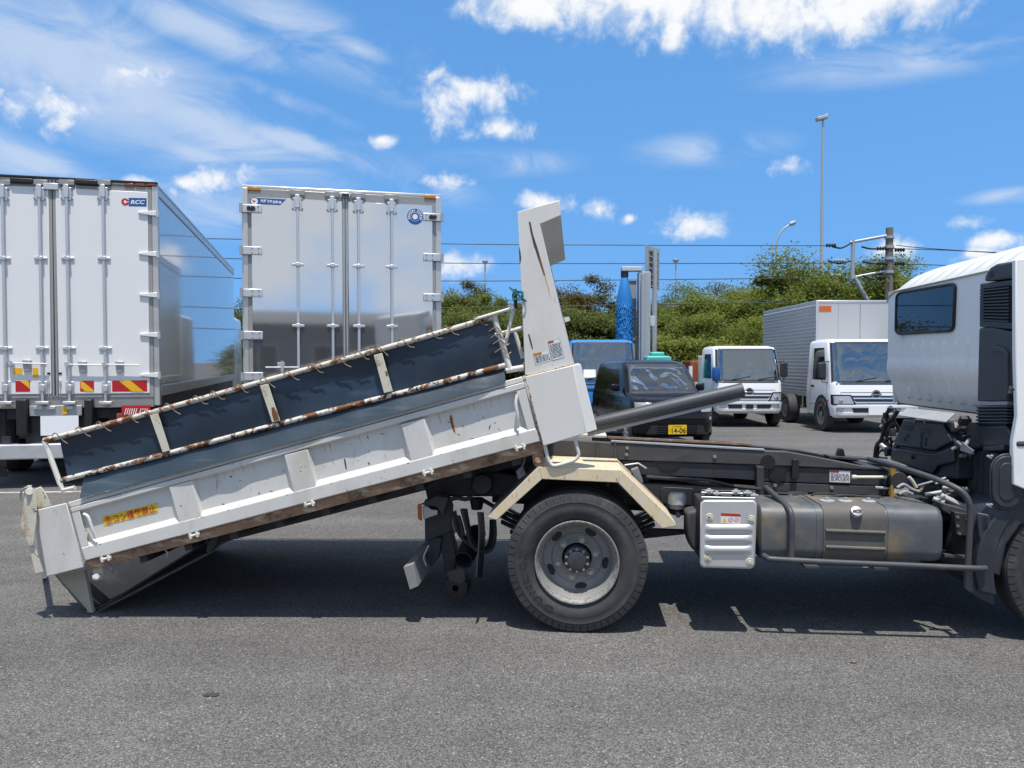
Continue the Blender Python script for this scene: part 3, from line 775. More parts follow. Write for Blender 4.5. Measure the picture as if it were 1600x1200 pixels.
# ---- headboard with visor
head = part('headboard')
up_q = [(809, 331), (874, 313), (877, 336), (844, 350), (859, 414), (896.5, 570), (820.5, 588)]
lo_q = [(820.5, 588.5), (896, 570.5), (915.5, 677), (848.6, 697)]
for near in (True, False):
    W = (lambda p: p) if near else mirror
    m = MB(); m.loft([W(p) for p in TP(up_q, -0.030)], [W(p) for p in TP(up_q, -0.012)]); m.build('side_plate', 'head_white', head, bevel=0.003)
    fr = TP(lo_q, -0.048) ; nose = TP([(896, 570.5), (907.5, 568.5), (933, 671.5), (915.5, 677)], -0.048)
    nose[1] = tp(907.5, 568.5, 0.02); nose[2] = tp(933, 671.5, 0.02)
    m = MB()
    pts_f = [fr[0], fr[1], nose[1], nose[2], fr[2], fr[3]]
    pts_b = [Vector((p.x, 0.10, p.z)) for p in pts_f]
    m.v = [tuple(W(p)) for p in pts_f + pts_b]
    m.f = [(0, 5, 4, 1), (1, 4, 3, 2), (6, 7, 10, 11), (7, 8, 9, 10), (0, 1, 7, 6), (1, 2, 8, 7), (2, 3, 9, 8), (3, 4, 10, 9), (4, 5, 11, 10), (5, 0, 6, 11)]
    m.mi = [0] * 10
    m.build('corner_box', 'head_white', head, bevel=0.004)
vis = [tp(x, y, -0.011) for x, y in ((809.3, 331.5), (873.5, 314), (876.5, 336), (844, 349.5))]
m = MB(); m.prism(vis, (0, WID - 0.008, 0)); m.build('visor', 'head_white', head, bevel=0.003)
bd = [tp(x, y, -0.011) for x, y in ((810, 333), (815, 332), (828, 586), (821, 588))]
m = MB(); m.prism(bd, (0, WID - 0.008, 0)); m.build('board', 'head_white', head)
bd = [tp(x, y, 0.101) for x, y in ((822, 589), (831, 586), (858, 694), (849, 696))]
m = MB(); m.prism(bd, (0, WID - 0.235, 0)); m.build('board', 'head_white', head)
for k in range(3):
    v = 0.45 + 0.5 * k
    m = MB(); m.prism([Vector((p.x, v, p.z)) for p in TP([(815.5, 345), (826, 345), (840, 583), (828.5, 585)], -0.011)], (0, 0.04, 0)); m.build('board_stiffener', 'head_white', head)
m = MB(); m.prism(TP([(881, 496), (889, 494.5), (891, 501), (883, 503.5)], -0.028), (0, 0.008, 0)); m.build('lamp_tab', 'head_white', head)
# step ring under the headboard
ring = [(851, 694), (855, 712), (860, 724), (867, 727.5), (884, 723.5), (898, 718.5), (904, 711), (902, 700), (898, 685)]
m = MB(); m.tube(smooth_path(TP(ring, -0.02), 5), 0.0105, 10); m.build('step_ring', 'pipe_white', head)
m = MB(); m.prism(TP([(831, 704), (847, 700), (851, 722), (846, 729), (838, 730), (833, 724)], 0.0), (0, 0.03, 0)); m.build('pivot_lug', 'rusty_sill', head, bevel=0.003)
m = MB(); m.cyl(tp(841, 719, -0.012), tp(841, 719, 0.04), 0.020, n=16); m.build('pivot_pin', 'rusty_sill', head, bevel=0.003)
# rust along the seams of the headboard
scrape([(826, 346), (829, 347), (832, 362), (838, 385), (845, 405), (852, 430), (850, 431), (840, 402), (834, 382), (829, 362)], -0.0310, 'mark_rust', head, 'rust_streak')
scrape([(827, 347), (829, 348), (831, 360), (840, 388), (844, 402), (842, 402), (834, 384), (828, 358)], -0.0316, 'mark_dark', head, 'rust_streak')
scrape([(850, 430), (852, 430), (858, 452), (861, 470), (856, 452)], -0.0306, 'mark_stain', head, 'rust_streak')
scrape([(810.5, 383), (813, 392), (814.5, 403), (813, 412), (811.8, 411)], -0.0312, 'mark_dark', head, 'rust_streak')
scrape([(825, 522), (827, 522), (830, 532), (833, 545), (831.5, 545), (828, 535)], -0.0312, 'mark_dark', head, 'rust_streak')
rr = random.Random(5)
prev = None
for k in range(26):
    t = k / 26; x = 821 + 74 * t; y = 587.5 - 17.7 * t; h = rr.uniform(0.7, 2.8)
    scrape([(x, y + 0.5), (x + 3.2, y - 0.2), (x + 2.6, y - h), (x + 0.4, y - h * rr.uniform(0.4, 1.1))], -0.0308, rr.choice(['mark_stain', 'mark_stain', 'mark_rust']), head, 'rust_streak')
    x2 = 821 + 27 * t; y2 = 589 + 106 * t
    if rr.random() < 0.6:
        scrape([(x2, y2), (x2 + 1.2 + rr.random() * 1.4, y2 + 1.5), (x2 + 1.8, y2 + 5), (x2 + 1.0, y2 + 4.5)], -0.0486, rr.choice(['mark_rust', 'mark_stain']), head, 'rust_streak')
# warning labels with print
def label_plate(parent, quad, v, head_mat, head_frac, rows, head_w=0.45, name='warning_label', split=None):
    a = TP(quad, v); m = MB(); m.loft(a, [p + Vector((0, 0.0008, 0)) for p in a]); lb = m.build(name, 'sticker_white', parent)
    tl, tr, br, bl = [p + Vector((0, -0.0008, 0)) for p in a]
    def P(s, t): return (tl * (1 - s) + tr * s) * (1 - t) + (bl * (1 - s) + br * s) * t
    m = MB(); q = [P(0.03, 0.03), P(head_w, 0.03), P(head_w, head_frac), P(0.03, head_frac)]; m.add(q, [(0, 1, 2, 3)]); m.build('label_heading', head_mat, lb)
    m = MB(); rr = random.Random(len(rows) if hasattr(rows, '__len__') else rows)
    nr = rows; t = head_frac + 0.07
    step = (0.93 - t) / nr
    for i in range(nr):
        s = 0.07
        while s < 0.9:
            L_ = rr.uniform(0.06, 0.22); e = min(0.93, s + L_)
            q = [P(s, t), P(e, t), P(e, t + step * 0.55), P(s, t + step * 0.55)]
            m.add(q, [(0, 1, 2, 3)]); s = e + rr.uniform(0.02, 0.06)
        t += step
    for q in ([P(0, 0), P(1, 0), P(1, 0.012), P(0, 0.012)], [P(0, 0.988), P(1, 0.988), P(1, 1), P(0, 1)], [P(0, 0), P(0.02, 0), P(0.02, 1), P(0, 1)], [P(0.98, 0), P(1, 0), P(1, 1), P(0.98, 1)]):
        m.add(q, [(0, 1, 2, 3)])
    m.build('label_print', 'ink_grey', lb)
    return lb
label_plate(head, [(833, 552), (858.5, 546.5), (862, 563), (837, 570.5)], -0.0308, 'amber', 0.26, 5, 0.50)
label_plate(head, [(856, 533), (874.5, 528.5), (882, 558), (863.5, 563.5)], -0.0312, 'ink_red', 0.13, 11, 0.45)

# ---- lashing rails with the rubber sheet
rack = part('sheet_rack')
def pipe(pts, r, mat, name='rail_pipe', v=0.02, n=12, parent=None):
    m = MB(); P = [tp(*p[:2], p[2] if len(p) > 2 else v) for p in pts]
    m.tube(P, r, n); return m.build(name, mat, parent or rack)
TL, TRr = (69, 688), (773, 494); LL, LR = (96, 750), (790, 570)
def sagline(a, b, sag, k=16): return [(a[0] + (b[0] - a[0]) * t, a[1] + (b[1] - a[1]) * t + sag * 4 * t * (1 - t) + 0.8 * math.sin(9 * t)) for t in [i / k for i in range(k + 1)]]
pipe(sagline(TL, TRr, 3), 0.0165, 'rusty_pipe')
pipe(sagline(LL, LR, 1.5), 0.0165, 'rusty_pipe_low')
pipe([TL, (94, 756)], 0.016, 'pipe_white', 'end_post')
pipe([(772, 494), (797, 578)], 0.017, 'pipe_white', 'end_post')
pipe([(94, 756), (98, 766), (117, 762)], 0.014, 'pipe_white', 'foot_pipe', v=0.0)
pipe([(791, 579), (819, 574)], 0.018, 'pipe_white', 'foot_pipe', v=0.02)
pipe([(742, 499), (806, 480)], 0.010, 'pipe_white', 'cross_pipe', v=0.0)
pipe([(803, 481), (789, 540)], 0.011, 'pipe_white', 'strut')
pipe([(766, 526), (818, 512)], 0.015, 'pipe_white', 'cross_pipe', v=0.6)
pipe([(803, 513), (817, 560)], 0.013, 'pipe_white', 'strut', v=0.6)
pipe([(806, 482), (805, 452)], 0.011, 'black', 'stake', v=-0.005)
for a, b, c, d in (((234, 649), (247, 646), (266, 704), (254, 707)), ((406, 602.5), (419, 599.5), (438, 657), (425, 660)), ((584, 555), (597, 551.5), (614, 611), (600, 614.5))):
    m = MB(); m.loft(TP([a, b, c, d], -0.004), TP([a, b, c, d], 0.006)); m.build('strap_plate', 'worn_white', rack, bevel=0.002)
scrape([(424, 637), (428, 636), (434, 648), (436, 656), (428, 658), (425, 648)], -0.0048, 'mark_rust', rack, 'rust_streak')
scrape([(602, 580), (605, 580), (606, 587), (603, 588)], -0.0048, 'mark_rust', rack, 'rust_streak')
# rails on the far side of the bed
for a, b, r in (((69, 688), (773, 494), 0.0165), ((96, 750), (790, 570), 0.0165)):
    m = MB(); p, q = tp(*a, 0.02), tp(*b, 0.02); m.cyl((p.x, WID - 0.05, p.z), (q.x, WID - 0.05, q.z), r, n=10); m.build('rail_pipe', 'rusty_pipe', rack)
# sheet: hung from the upper rail, held by the lower one, flaring over the gate
def hang(s, t):
    tl = lerp2((93, 686), (768, 501), s); bl = lerp2((106, 748), (786, 570), s)
    p = lerp2(tl, bl, t)
    bulge = 0.030 + 0.010 * math.sin(s * 11 + 1.3 * t) * math.sin(math.pi * t) + 0.004 * math.sin(s * 37 + 2.4 * t + 0.6 * math.sin(17 * s))
    return tp(p[0], p[1], bulge)
m = MB(); m.sheet(hang, 90, 10, (0, 0.006, 0)); m.build('rubber_sheet', 'rubber_sheet', rack)
def skirt(s, t):
    tl = lerp2((132, 741), (787, 569), s); bl = lerp2((124, 779), (790, 597), s)
    p = lerp2(tl, bl, t)
    sag = 6.0 * math.sin(math.pi * s) * t
    out = 0.034 - 0.085 * t ** 1.5 + 0.006 * math.sin(s * 13 + 1) * t + 0.003 * math.sin(s * 47 + math.sin(19 * s))
    return tp(p[0], p[1] + sag * 0.3, out)
m = MB(); m.sheet(skirt, 90, 8, (0, 0.006, 0.004)); m.build('sheet_skirt', 'rubber_skirt', rack)
def far_sheet(s, t):
    p = hang(s, t); return Vector((p.x, WID - 0.06 - p.y, p.z))
m = MB(); m.sheet(far_sheet, 30, 4, (0, 0.006, 0)); m.build('rubber_sheet', 'rubber_sheet', rack)
# wire ties round the upper rail
rr = random.Random(11)
for k in range(19):
    t = (k + 0.6 + rr.uniform(-0.2, 0.2)) / 19.5
    c = lerp2(TL, TRr, t); y = c[1] + 3 * 4 * t * (1 - t)
    pts = [tp(c[0] - 9, y - 1, 0.0), tp(c[0] - 4, y - 6, -0.006), tp(c[0] + 2, y - 1, -0.004), tp(c[0] + 9, y + 6, 0.006), tp(c[0] + rr.uniform(13, 18), y + rr.uniform(6, 11), 0.004)]
    m = MB(); m.tube(smooth_path(pts, 3), 0.0035, 5); m.build('wire_tie', 'wire_tie', rack)
for x, y in ((776, 515), (782, 535), (779, 525), (785, 548)):
    m = MB(); m.tube(smooth_path([tp(x - 12, y + 3, -0.004), tp(x, y - 4, -0.004), tp(x + 8, y + 5, 0.0), tp(x + 14, y + 2, 0.01)], 3), 0.0035, 5); m.build('wire_tie', 'wire_tie', rack)
# rope knot
rr = random.Random(4)
m = MB()
for k in range(5):
    c = Vector(tp(809, 461, -0.045)); n = 14; r1 = rr.uniform(0.020, 0.042); ph = rr.uniform(0, 6); tl = rr.uniform(-0.7, 0.7)
    pts = [c + Vector((math.cos(a) * r1 * 1.2, math.sin(a) * 0.016, math.sin(a + ph) * r1 + tl * 0.012)) for a in [2 * math.pi * i / n for i in range(n)]]
    m.tube(pts, 0.0045, 6, closed=True)
m.build('rope_knot', 'rope_green', rack)

# ---- hoist arm: the dark tube pointing forward from the headboard
m = MB(); a, b = tp(915, 666, 0.32), tp(1161, 609, 0.32)
m.cyl(a, b, 0.044, n=28)
m.build('hoist_tube', 'grey_plastic', truck, bevel=0.004)
d_ = (b - a).normalized(); n_ = Vector((0, -1, 0)).cross(d_); n_ = n_ if n_.z < 0 else -n_
m = MB(); m.prism([a + n_ * 0.046, b - d_ * 0.02 + n_ * 0.046, b - d_ * 0.04 + n_ * 0.062, a + n_ * 0.066], (0, 0.05, 0)); m.build('tube_rail', 'zinc_dull', truck)

# ---- chassis
ch = part('chassis')
def rail(near_q, v, th, mat, name='frame_rail', bev=0.004, far=None):
    m = MB(); m.prism(TP(near_q, v), (0, th, 0)); return m.build(name, mat, ch, bevel=bev)
NV, FV = 0.56, 1.36
rail([(770, 684), (905, 689), (1160, 703.6), (1231, 706), (1290, 717), (1348, 728.5), (1390, 732), (1390, 735), (1178, 726), (905, 716.5), (770, 711)], NV, 0.07, 'chassis_dust', 'upper_rail')
rail([(720, 700), (905, 717.5), (1178, 727), (1392, 736), (1392, 759.5), (1194, 751.8), (1140, 748), (1005, 742), (720, 730)], NV + 0.012, 0.07, 'chassis', 'lower_rail')
rail([(665, 742), (975, 753), (1091, 759), (1194, 766), (1500, 781), (1500, 815), (1194, 800), (1091, 794), (975, 789), (800, 779), (665, 757)], NV + 0.03, 0.075, 'chassis', 'main_rail')
rail([(1194, 753), (1392, 761), (1392, 775), (1194, 767)], NV + 0.014, 0.02, 'chassis_dust', 'flange_plate')
# far frame, same shapes
for q, mt, nm in (([(925, 681), (1140, 691), (1180, 697), (1250, 704), (1345, 722), (1392, 726), (1392, 735), (1345, 732), (1250, 713), (1140, 701), (925, 691)], 'black', 'upper_rail'),):
    m = MB(); m.prism(TP(q, FV), (0, 0.07, 0)); m.build(nm, mt, ch, bevel=0.004)
for q, nm in (([(720, 700), (905, 717.5), (1178, 727), (1392, 736), (1392, 759.5), (1194, 751.8), (1140, 748), (1005, 742), (720, 730)], 'lower_rail'), ([(665, 742), (975, 753), (1194, 766), (1500, 781), (1500, 815), (1194, 800), (975, 789), (800, 779), (665, 757)], 'main_rail')):
    m = MB(); m.prism([Vector((p.x, FV, p.z)) for p in TP(q, NV + 0.02)], (0, 0.07, 0)); m.build(nm, 'chassis', ch, bevel=0.004)
m = MB(); m.prism(TP([(905, 679), (948, 681), (948, 684), (905, 682.5)], 1.0), (0, 0.3, 0)); m.build('wear_plate', 'worn_white', ch)
m = MB(); m.prism(TP([(950, 682), (1175, 693), (1175, 696), (950, 685)], 1.31), (0, 0.02, 0)); m.build('guide_strip', 'rusty_sill', ch)
m = MB(); m.prism(TP([(955, 688.5), (1195, 702), (1195, 704), (955, 690.5)], 0.554), (0, 0.05, 0)); m.build('guide_strip', 'zinc_dull', ch)
for px in (932, 960):
    m = MB(); m.prism(TP([(px, 690.5), (px + 3, 690.7), (px + 3, 716), (px, 716)], 0.548), (0, 0.02, 0)); m.build('rail_web', 'chassis_dust', ch)
for px in (700, 800, 900, 1000, 1100, 1200, 1300, 1385):
    p = tp(px, 745 if px < 1200 else 752, NV + 0.06)
    m = MB(); m.span((p.x, NV + 0.085, p.z - 0.06), (p.x + 0.06, FV - 0.002, p.z + 0.05)); m.build('cross_member', 'chassis', ch)
u0_, u1_ = tp(780, 720, 0.6).x, tp(1388, 745, 0.6).x
m = MB(); zz = tp(1000, 730, 0.6).z; zz2 = tp(1388, 748, 0.6).z
m.prism([Vector((u0_, 0.64, zz)), Vector((u1_, 0.64, zz2)), Vector((u1_, 0.64, zz2 - 0.02)), Vector((u0_, 0.64, zz - 0.02))], (0, 0.71, 0)); m.build('sun_block_deck', 'chassis', ch)  # added deck, hidden between the rails, blocks sun for a solid ground shadow
m = MB(); m.span((0.72, 1.47, 0.42), (1.35, 1.88, 0.86)); m.build('sun_block_box', 'chassis', ch, bevel=0.02)  # unseen far-side box added to fill gaps in the truck's shadow
m = MB(); m.cyl((1.42, 1.66, 0.62), (2.25, 1.66, 0.62), 0.15, n=20); m.build('sun_block_drum', 'chassis', ch, bevel=0.02)  # unseen cylinder added to block sun on the far side
m = MB(); m.span((0.70, 0.44, tp(1200, 790, 0.5).z - 0.10), (2.25, 0.60, tp(1200, 790, 0.5).z - 0.08)); m.build('sun_block_shelf', 'chassis', ch)  # added plate closing the lit gap between tank and rail
m = MB(); m.span((0.55, 0.60, 0.60), (2.5, 1.34, 0.62)); m.build('sun_block_plate', 'chassis', ch)  # added plate under the frame, keeps sunlight out of the shadow
m = MB(); m.span((1.95, 0.30, 0.42), (2.75, 1.55, 0.44)); m.build('sun_block_tray', 'chassis', ch)  # added tray closing lit gaps in the shadow behind the cab
# patches, straps and bolts on the rails
m = MB(); c = tp(1200, 722, 0.555)
m.cyl(c, c + Vector((0, 0.004, 0)), 0.046, n=24); m.build('grease_disc', 'black', ch)
c = tp(1215, 740, 0.565); m = MB(); m.cyl(c, c + Vector((0, 0.006, 0)), 0.056, n=24); m.build('grease_disc', 'black', ch)
c = tp(1045, 722, 0.566); m = MB(); m.add([tp(1022, 721, 0.566), tp(1066, 722.5, 0.566), tp(1060, 731, 0.566), tp(1048, 736, 0.566), tp(1034, 734, 0.566)], [(0, 1, 2, 3, 4)]); m.build('grease_patch', 'black', ch)
m = MB(); m.prism(TP([(1239, 717.5), (1248.5, 718), (1248, 748.5), (1237, 748)], 0.535), (0, 0.03, 0)); m.build('rail_strap', 'black', ch, bevel=0.003)
m = MB(); m.prism(TP([(1183, 729), (1194, 729.5), (1194, 782), (1183, 782)], 0.50), (0, 0.065, 0)); m.build('rail_bracket', 'chassis', ch, bevel=0.003)
m = MB(); m.prism(TP([(987, 736), (998, 732), (1005, 752), (1003, 760), (996, 758)], 0.45), (0, 0.10, 0)); m.build('fender_bracket', 'zinc_dull', ch, bevel=0.003)
m = MB(); m.tube(TP([(976, 727), (997, 724), (1010, 732)], 0.47), 0.006, 6); m.build('bracket_rod', 'zinc_dull', ch)
for x, y, v in ((980, 700, 0.55), (979, 710, 0.55), (1117, 713.5, 0.55), (1211.5, 758.5, 0.565), (1300, 762, 0.565), (1250, 773, 0.56), (1010, 765, 0.58), (1040, 768, 0.58), (1080, 769, 0.58), (1037, 780, 0.58), (1079, 785, 0.58), (950, 758, 0.58), (985, 773, 0.58), (937, 763, 0.58), (975, 785, 0.58)):
    c = tp(x, y, v); m = MB(); m.cyl(c, c + Vector((0, 0.03, 0)), 0.012, n=6); m.build('rail_bolt', 'bolt_steel', ch)
lb = label_plate(ch, [(1295.8, 734.5), (1329, 736), (1328.5, 754.5), (1295.5, 753)], 0.568, 'ink_red', 0.2, 6, 0.45, name='rating_label')
m = MB(); m.cyl(tp(1333, 745.5, 0.53), tp(1385, 745.5, 0.53), 0.010, n=10); m.cyl(tp(1331, 745.5, 0.53), tp(1338, 745.5, 0.53), 0.014, n=8); m.build('cable_rod', 'worn_white', ch)
m = MB(); m.cyl(tp(1367, 762, 0.53), tp(1390, 763.5, 0.53), 0.012, n=10); m.build('hydraulic_fitting', 'steel', ch, bevel=0.002)
m = MB(); m.prism(TP([(1308, 712), (1311, 702), (1315, 700), (1319, 703), (1321, 713)], 1.30), (0, 0.05, 0)); m.build('rubber_stop', 'black', ch, bevel=0.006)
m = MB(); m.prism(TP([(1296, 712.5), (1360, 717), (1360, 720), (1296, 715.5)], 1.25), (0, 0.14, 0)); m.build('stop_plate', 'chassis_dust', ch)
# rear cross tube, propeller shaft and springs
m = MB(); m.cyl(tp(1075, 792, 0.95) , tp(770, 775, 0.95), 0.045, n=18); m.build('propeller_shaft', 'chassis', ch)
m = MB(); m.span((-0.10, 0.48, 0.33), (0.10, 1.5, 0.53)); m.build('rear_axle', 'chassis', ch, bevel=0.05, seg=3)
c = Vector((0.0, 0.97, 0.43)); m = MB(); m.lathe([(0.0, -0.18), (0.14, -0.15), (0.2, -0.05), (0.2, 0.05), (0.14, 0.15), (0, 0.18)], c, (1, 0, 0), 24); m.build('differential', 'chassis', ch)
for v in (0.50, FV + 0.02):
    for k in range(4):
        m = MB(); z0 = tp(752, 800, v).z - k * 0.035; L0 = 0.62 - 0.06 * k
        pts = [(x, v, z0 + 0.20 * (x / 0.62) ** 2 - 0.12) for x in [L0 * (i / 8 - 1) + L0 * i / 8 for i in range(9)]]
        a_ = [Vector(p) for p in pts]
        m.loft([Vector((p.x, v, p.z)) for p in a_] + [Vector((p.x, v, p.z - 0.016)) for p in reversed(a_)], [Vector((p.x, v + 0.07, p.z)) for p in a_] + [Vector((p.x, v + 0.07, p.z - 0.016)) for p in reversed(a_)])
        m.build('leaf_spring', 'chassis', ch)
# link bar seen right of the tyre
m = MB(); m.prism(TP([(996, 826), (1070, 829), (1070, 835), (996, 843)], 0.62), (0, 0.05, 0)); m.build('link_bar', 'black', ch, bevel=0.004)
m = MB(); m.prism(TP([(1073, 800), (1096, 795), (1096, 866), (1080, 858), (1073, 838)], 0.30), (0, 0.16, 0)); m.build('silencer_end', 'chassis_dust', ch, bevel=0.02, seg=3)
# air reservoir bracket plate and brake chamber
m = MB(); m.prism(TP([(1032, 765), (1038, 761), (1082, 763), (1088, 770), (1086, 790), (1032, 788)], 0.578), (0, 0.02, 0)); m.build('mounting_plate', 'chassis', ch, bevel=0.003)
c = tp(1058, 782, 0.50); m = MB(); m.lathe([(0.0, 0.055), (0.045, 0.05), (0.058, 0.03), (0.060, -0.02), (0.052, -0.03), (0.05, -0.05), (0.0, -0.05)], c, (0, 0, 1), 24)
m.build('brake_chamber', 'zinc_dull', ch)
m = MB(); c2 = c + Vector((0, -0.01, -0.085)); m.cyl(c2, c2 + Vector((0, 0, 0.04)), 0.022, n=14); m.cyl(c2 + Vector((0, -0.05, 0)), c2 + Vector((0, 0.05, 0)), 0.016, n=12); m.build('brake_valve', 'chassis', ch)
# hoses along the frame
rr = random.Random(21)
for k, (pts, v, r) in enumerate(((([(1010, 745), (1060, 749), (1110, 757), (1180, 762)]), 0.52, 0.013), (([(1040, 748), (1100, 750), (1150, 760), (1188, 764)]), 0.50, 0.010),
        (([(1265, 782), (1272, 772), (1300, 772), (1316, 774)]), 0.40, 0.007), (([(1293, 780), (1300, 777), (1320, 774), (1350, 776), (1374, 778)]), 0.38, 0.009),
        (([(1225, 772), (1240, 770), (1262, 772)]), 0.52, 0.010), (([(1340, 778), (1362, 775), (1380, 778), (1394, 790)]), 0.42, 0.008), (([(1200, 771), (1225, 771), (1268, 776), (1300, 777), (1330, 778)]), 0.46, 0.010))):
    m = MB(); m.tube(smooth_path(TP(pts, v), 6), r, 8); m.build('air_hose', 'hose', ch)
for x, y, r in ((1236, 777, 0.014), (1262, 778, 0.014), (1290, 781, 0.018), (1300, 778, 0.012), (1316, 777, 0.013), (1326, 780, 0.016), (1345, 781, 0.010), (1208, 778, 0.012)):
    c = tp(x, y, 0.42); m = MB(); m.cyl(c - Vector((0, 0.02, 0)), c + Vector((0, 0.03, 0)), r, n=8); m.cyl(c - Vector((0, 0, 0.02)), c + Vector((0, 0, 0.02)), r * 0.6, n=8); m.build('hose_fitting', 'steel', ch)
# fan-shaped brass lever by the winch
for q in ([(1390, 728), (1394, 725), (1398, 730), (1400, 738), (1399, 745), (1396, 748), (1391, 742)], [(1396, 752), (1391, 760), (1388, 770), (1391, 780), (1396, 784), (1402, 782), (1404, 776), (1397, 770), (1396, 760)]):
    m = MB(); m.loft(TP(q, 0.50), TP(q, 0.515)); m.build('winch_lever', 'gold_fan', ch, bevel=0.004)
c = tp(1405, 751, 0.50); m = MB(); m.cyl(c, c + Vector((0, 0.2, 0)), 0.055, n=20); m.build('winch_drum', 'chassis', ch, bevel=0.004)
m = MB(); m.prism(TP([(1396, 775), (1450, 778), (1450, 792), (1396, 789)], 0.5), (0, 0.12, 0)); m.build('winch_bracket', 'chassis', ch, bevel=0.003)
for q, mt in (([(1402, 762), (1412, 757), (1424, 764), (1436, 768)], 'zinc_dull'), ([(1420, 745), (1426, 752), (1432, 762)], 'worn_white'), ([(1437, 768), (1441, 762), (1444, 755)], 'rusty_sill'), ([(1405, 772), (1415, 768), (1426, 772)], 'zinc_dull')):
    m = MB(); m.tube(smooth_path(TP(q, 0.47), 4), 0.010, 8); m.build('hydraulic_pipe', mt, ch)

# ---- rear end: lamp bracket, bumper bar, exhaust, mudflap
rear = part('rear_end')
m = MB(); m.prism(TP([(661, 752), (760, 735), (820, 745), (790, 776), (700, 776), (672, 790), (667, 778)], 0.50), (0, 0.9, 0)); m.build('rear_crossbeam', 'chassis', rear, bevel=0.01)
m = MB(); m.prism(TP([(663, 782), (684, 770), (702, 774), (708, 790), (704, 830), (664, 846)], 0.40), (0, 0.025, 0)); m.build('lamp_bracket', 'chassis', rear, bevel=0.003)
m = MB(); m.loft(TP([(657, 788), (682, 774), (701, 778), (691, 806), (683, 792)], 0.30), TP([(657, 788), (682, 774), (701, 778), (691, 806), (683, 792)], 0.42)); m.build('lamp_hood', 'dark_plastic', rear, bevel=0.004)
m = MB(); q = [(660, 790), (668, 791), (674, 796), (684, 797), (684, 804), (672, 808), (662, 812)]
m.loft(TP(q, 0.30), TP(q, 0.40)); m.build('lamp_housing', 'lamp_body', rear, bevel=0.006)
m = MB(); q = [(652.5, 788), (659, 786), (660, 814), (653, 811)]
m.loft(TP(q, 0.28), TP(q, 0.42)); m.build('tail_lamp', 'orange_lens', rear, bevel=0.006)
# bumper bar across the rear
q = [tp(x, y, 0.06) for x, y in ((630, 886), (645, 881), (654, 916), (640, 922))]
m = MB(); m.prism(q, (0, 1.75, 0)); m.build('bumper_bar', 'worn_white' if False else 'rim_grey', rear, bevel=0.004)
m = MB(); m.prism(TP([(668, 840), (690, 840), (686, 872), (672, 884), (666, 868)], 0.42), (0, 0.05, 0)); m.build('bumper_arm', 'chassis', rear, bevel=0.004)
m = MB(); m.tube(smooth_path(TP([(670, 852), (662, 870), (666, 884)], 0.2), 4), 0.006, 6); m.build('bumper_cable', 'zinc_dull', rear)
m = MB(); m.prism(TP([(684, 824), (702, 820), (712, 860), (710, 894), (696, 896)], 0.45), (0, 0.10, 0)); m.build('stabiliser_leg', 'chassis', rear, bevel=0.006)
c = tp(715, 913, 0.42); c.z = max(c.z, 0.085)
m = MB(); m.lathe([(0.02, -0.09), (0.075, -0.085), (0.082, -0.06), (0.082, 0.06), (0.075, 0.085), (0.02, 0.09)], c, (0, 1, 0), 28); m.build('support_roller', 'black', rear)
m = MB(); m.prism(TP([(698, 894), (724, 886), (728, 906), (720, 912), (702, 908)], 0.33), (0, 0.012, 0)); m.build('roller_fork', 'chassis_dust', rear, bevel=0.003)
m = MB(); m.lathe([(0.055, 0.0), (0.062, 0.0), (0.062, 0.32), (0.05, 0.34)], tp(724, 876, 0.30), Vector((0.15, 0.9, 0.35)), 24); m.build('exhaust_pipe', 'hose', rear)
m = MB(); m.sheet(lambda s, t: tp(745 + 9 * s - 2 * t + 6 * math.sin(t * 2.5) * (1 - t), 800 + 102 * t, 0.04 + 0.40 * s), 6, 12, (0.008, 0, 0)); m.build('mudflap', 'dark_plastic', rear)
for k, (pts, v) in enumerate((([(722, 795), (729, 822), (735, 846), (744, 858), (757, 862), (768, 856), (773, 838), (772, 812)], 0.22), ([(727, 795), (733, 828), (743, 852), (757, 858), (765, 850), (768, 828), (768, 812)], 0.26),
        ([(709, 800), (716, 830), (728, 846), (742, 856)], 0.32), ([(713, 806), (722, 834), (734, 850), (741, 862)], 0.36), ([(738, 776), (728, 780), (715, 778), (705, 780)], 0.3), ([(716, 806), (721, 822), (724, 838)], 0.28))):
    m = MB(); m.tube(smooth_path(TP(pts, v), 5), 0.014, 8); m.build('brake_hose', 'hose', rear)
m = MB(); m.cyl(tp(745, 778, 0.45), tp(745, 796, 0.45), 0.05, 0.035, n=16); m.build('bump_stop', 'black', rear, bevel=0.006)
m = MB(); m.cyl(tp(753, 757, 0.36), tp(753, 757, 0.55), 0.07, n=20); m.build('reservoir', 'black', rear, bevel=0.01)
m = MB(); m.tube(TP([(820, 706), (819, 722), (812, 740)], 0.2), 0.006, 6); m.build('stay_cable', 'steel', rear)
m = MB(); m.prism(TP([(806, 736), (816, 728), (822, 742), (810, 750)], 0.25), (0, 0.04, 0)); m.build('stay_bracket', 'zinc_dull', rear, bevel=0.003)

# ---- fender over the rear wheel
fen = part('rear_fender')
f_top = [(761.5, 808), (841, 729), (971, 734.5), (1055.5, 817)]
f_bot = [(776, 812.5), (847, 748.5), (966, 754), (1034.5, 825.5)]
for i in range(3):
    q = [f_top[i], f_top[i + 1], f_bot[i + 1], f_bot[i]]
    if i == 2: q = [f_top[2], (1055.5, 816), (1056, 822), f_bot[3], f_bot[2]]
    m = MB(); m.loft(TP(q, -0.012), TP(q, -0.002)); m.build('fender_flange', 'cream', fen, bevel=0.003)
    a, b = tp(*f_top[i], -0.002), tp(*f_top[i + 1], -0.002)
    m = MB(); m.prism([a, b, b - Vector((0, 0, 0.008)), a - Vector((0, 0, 0.008))], (0, 0.55, 0)); m.build('fender_top', 'cream' if i else 'rim_grey', fen)

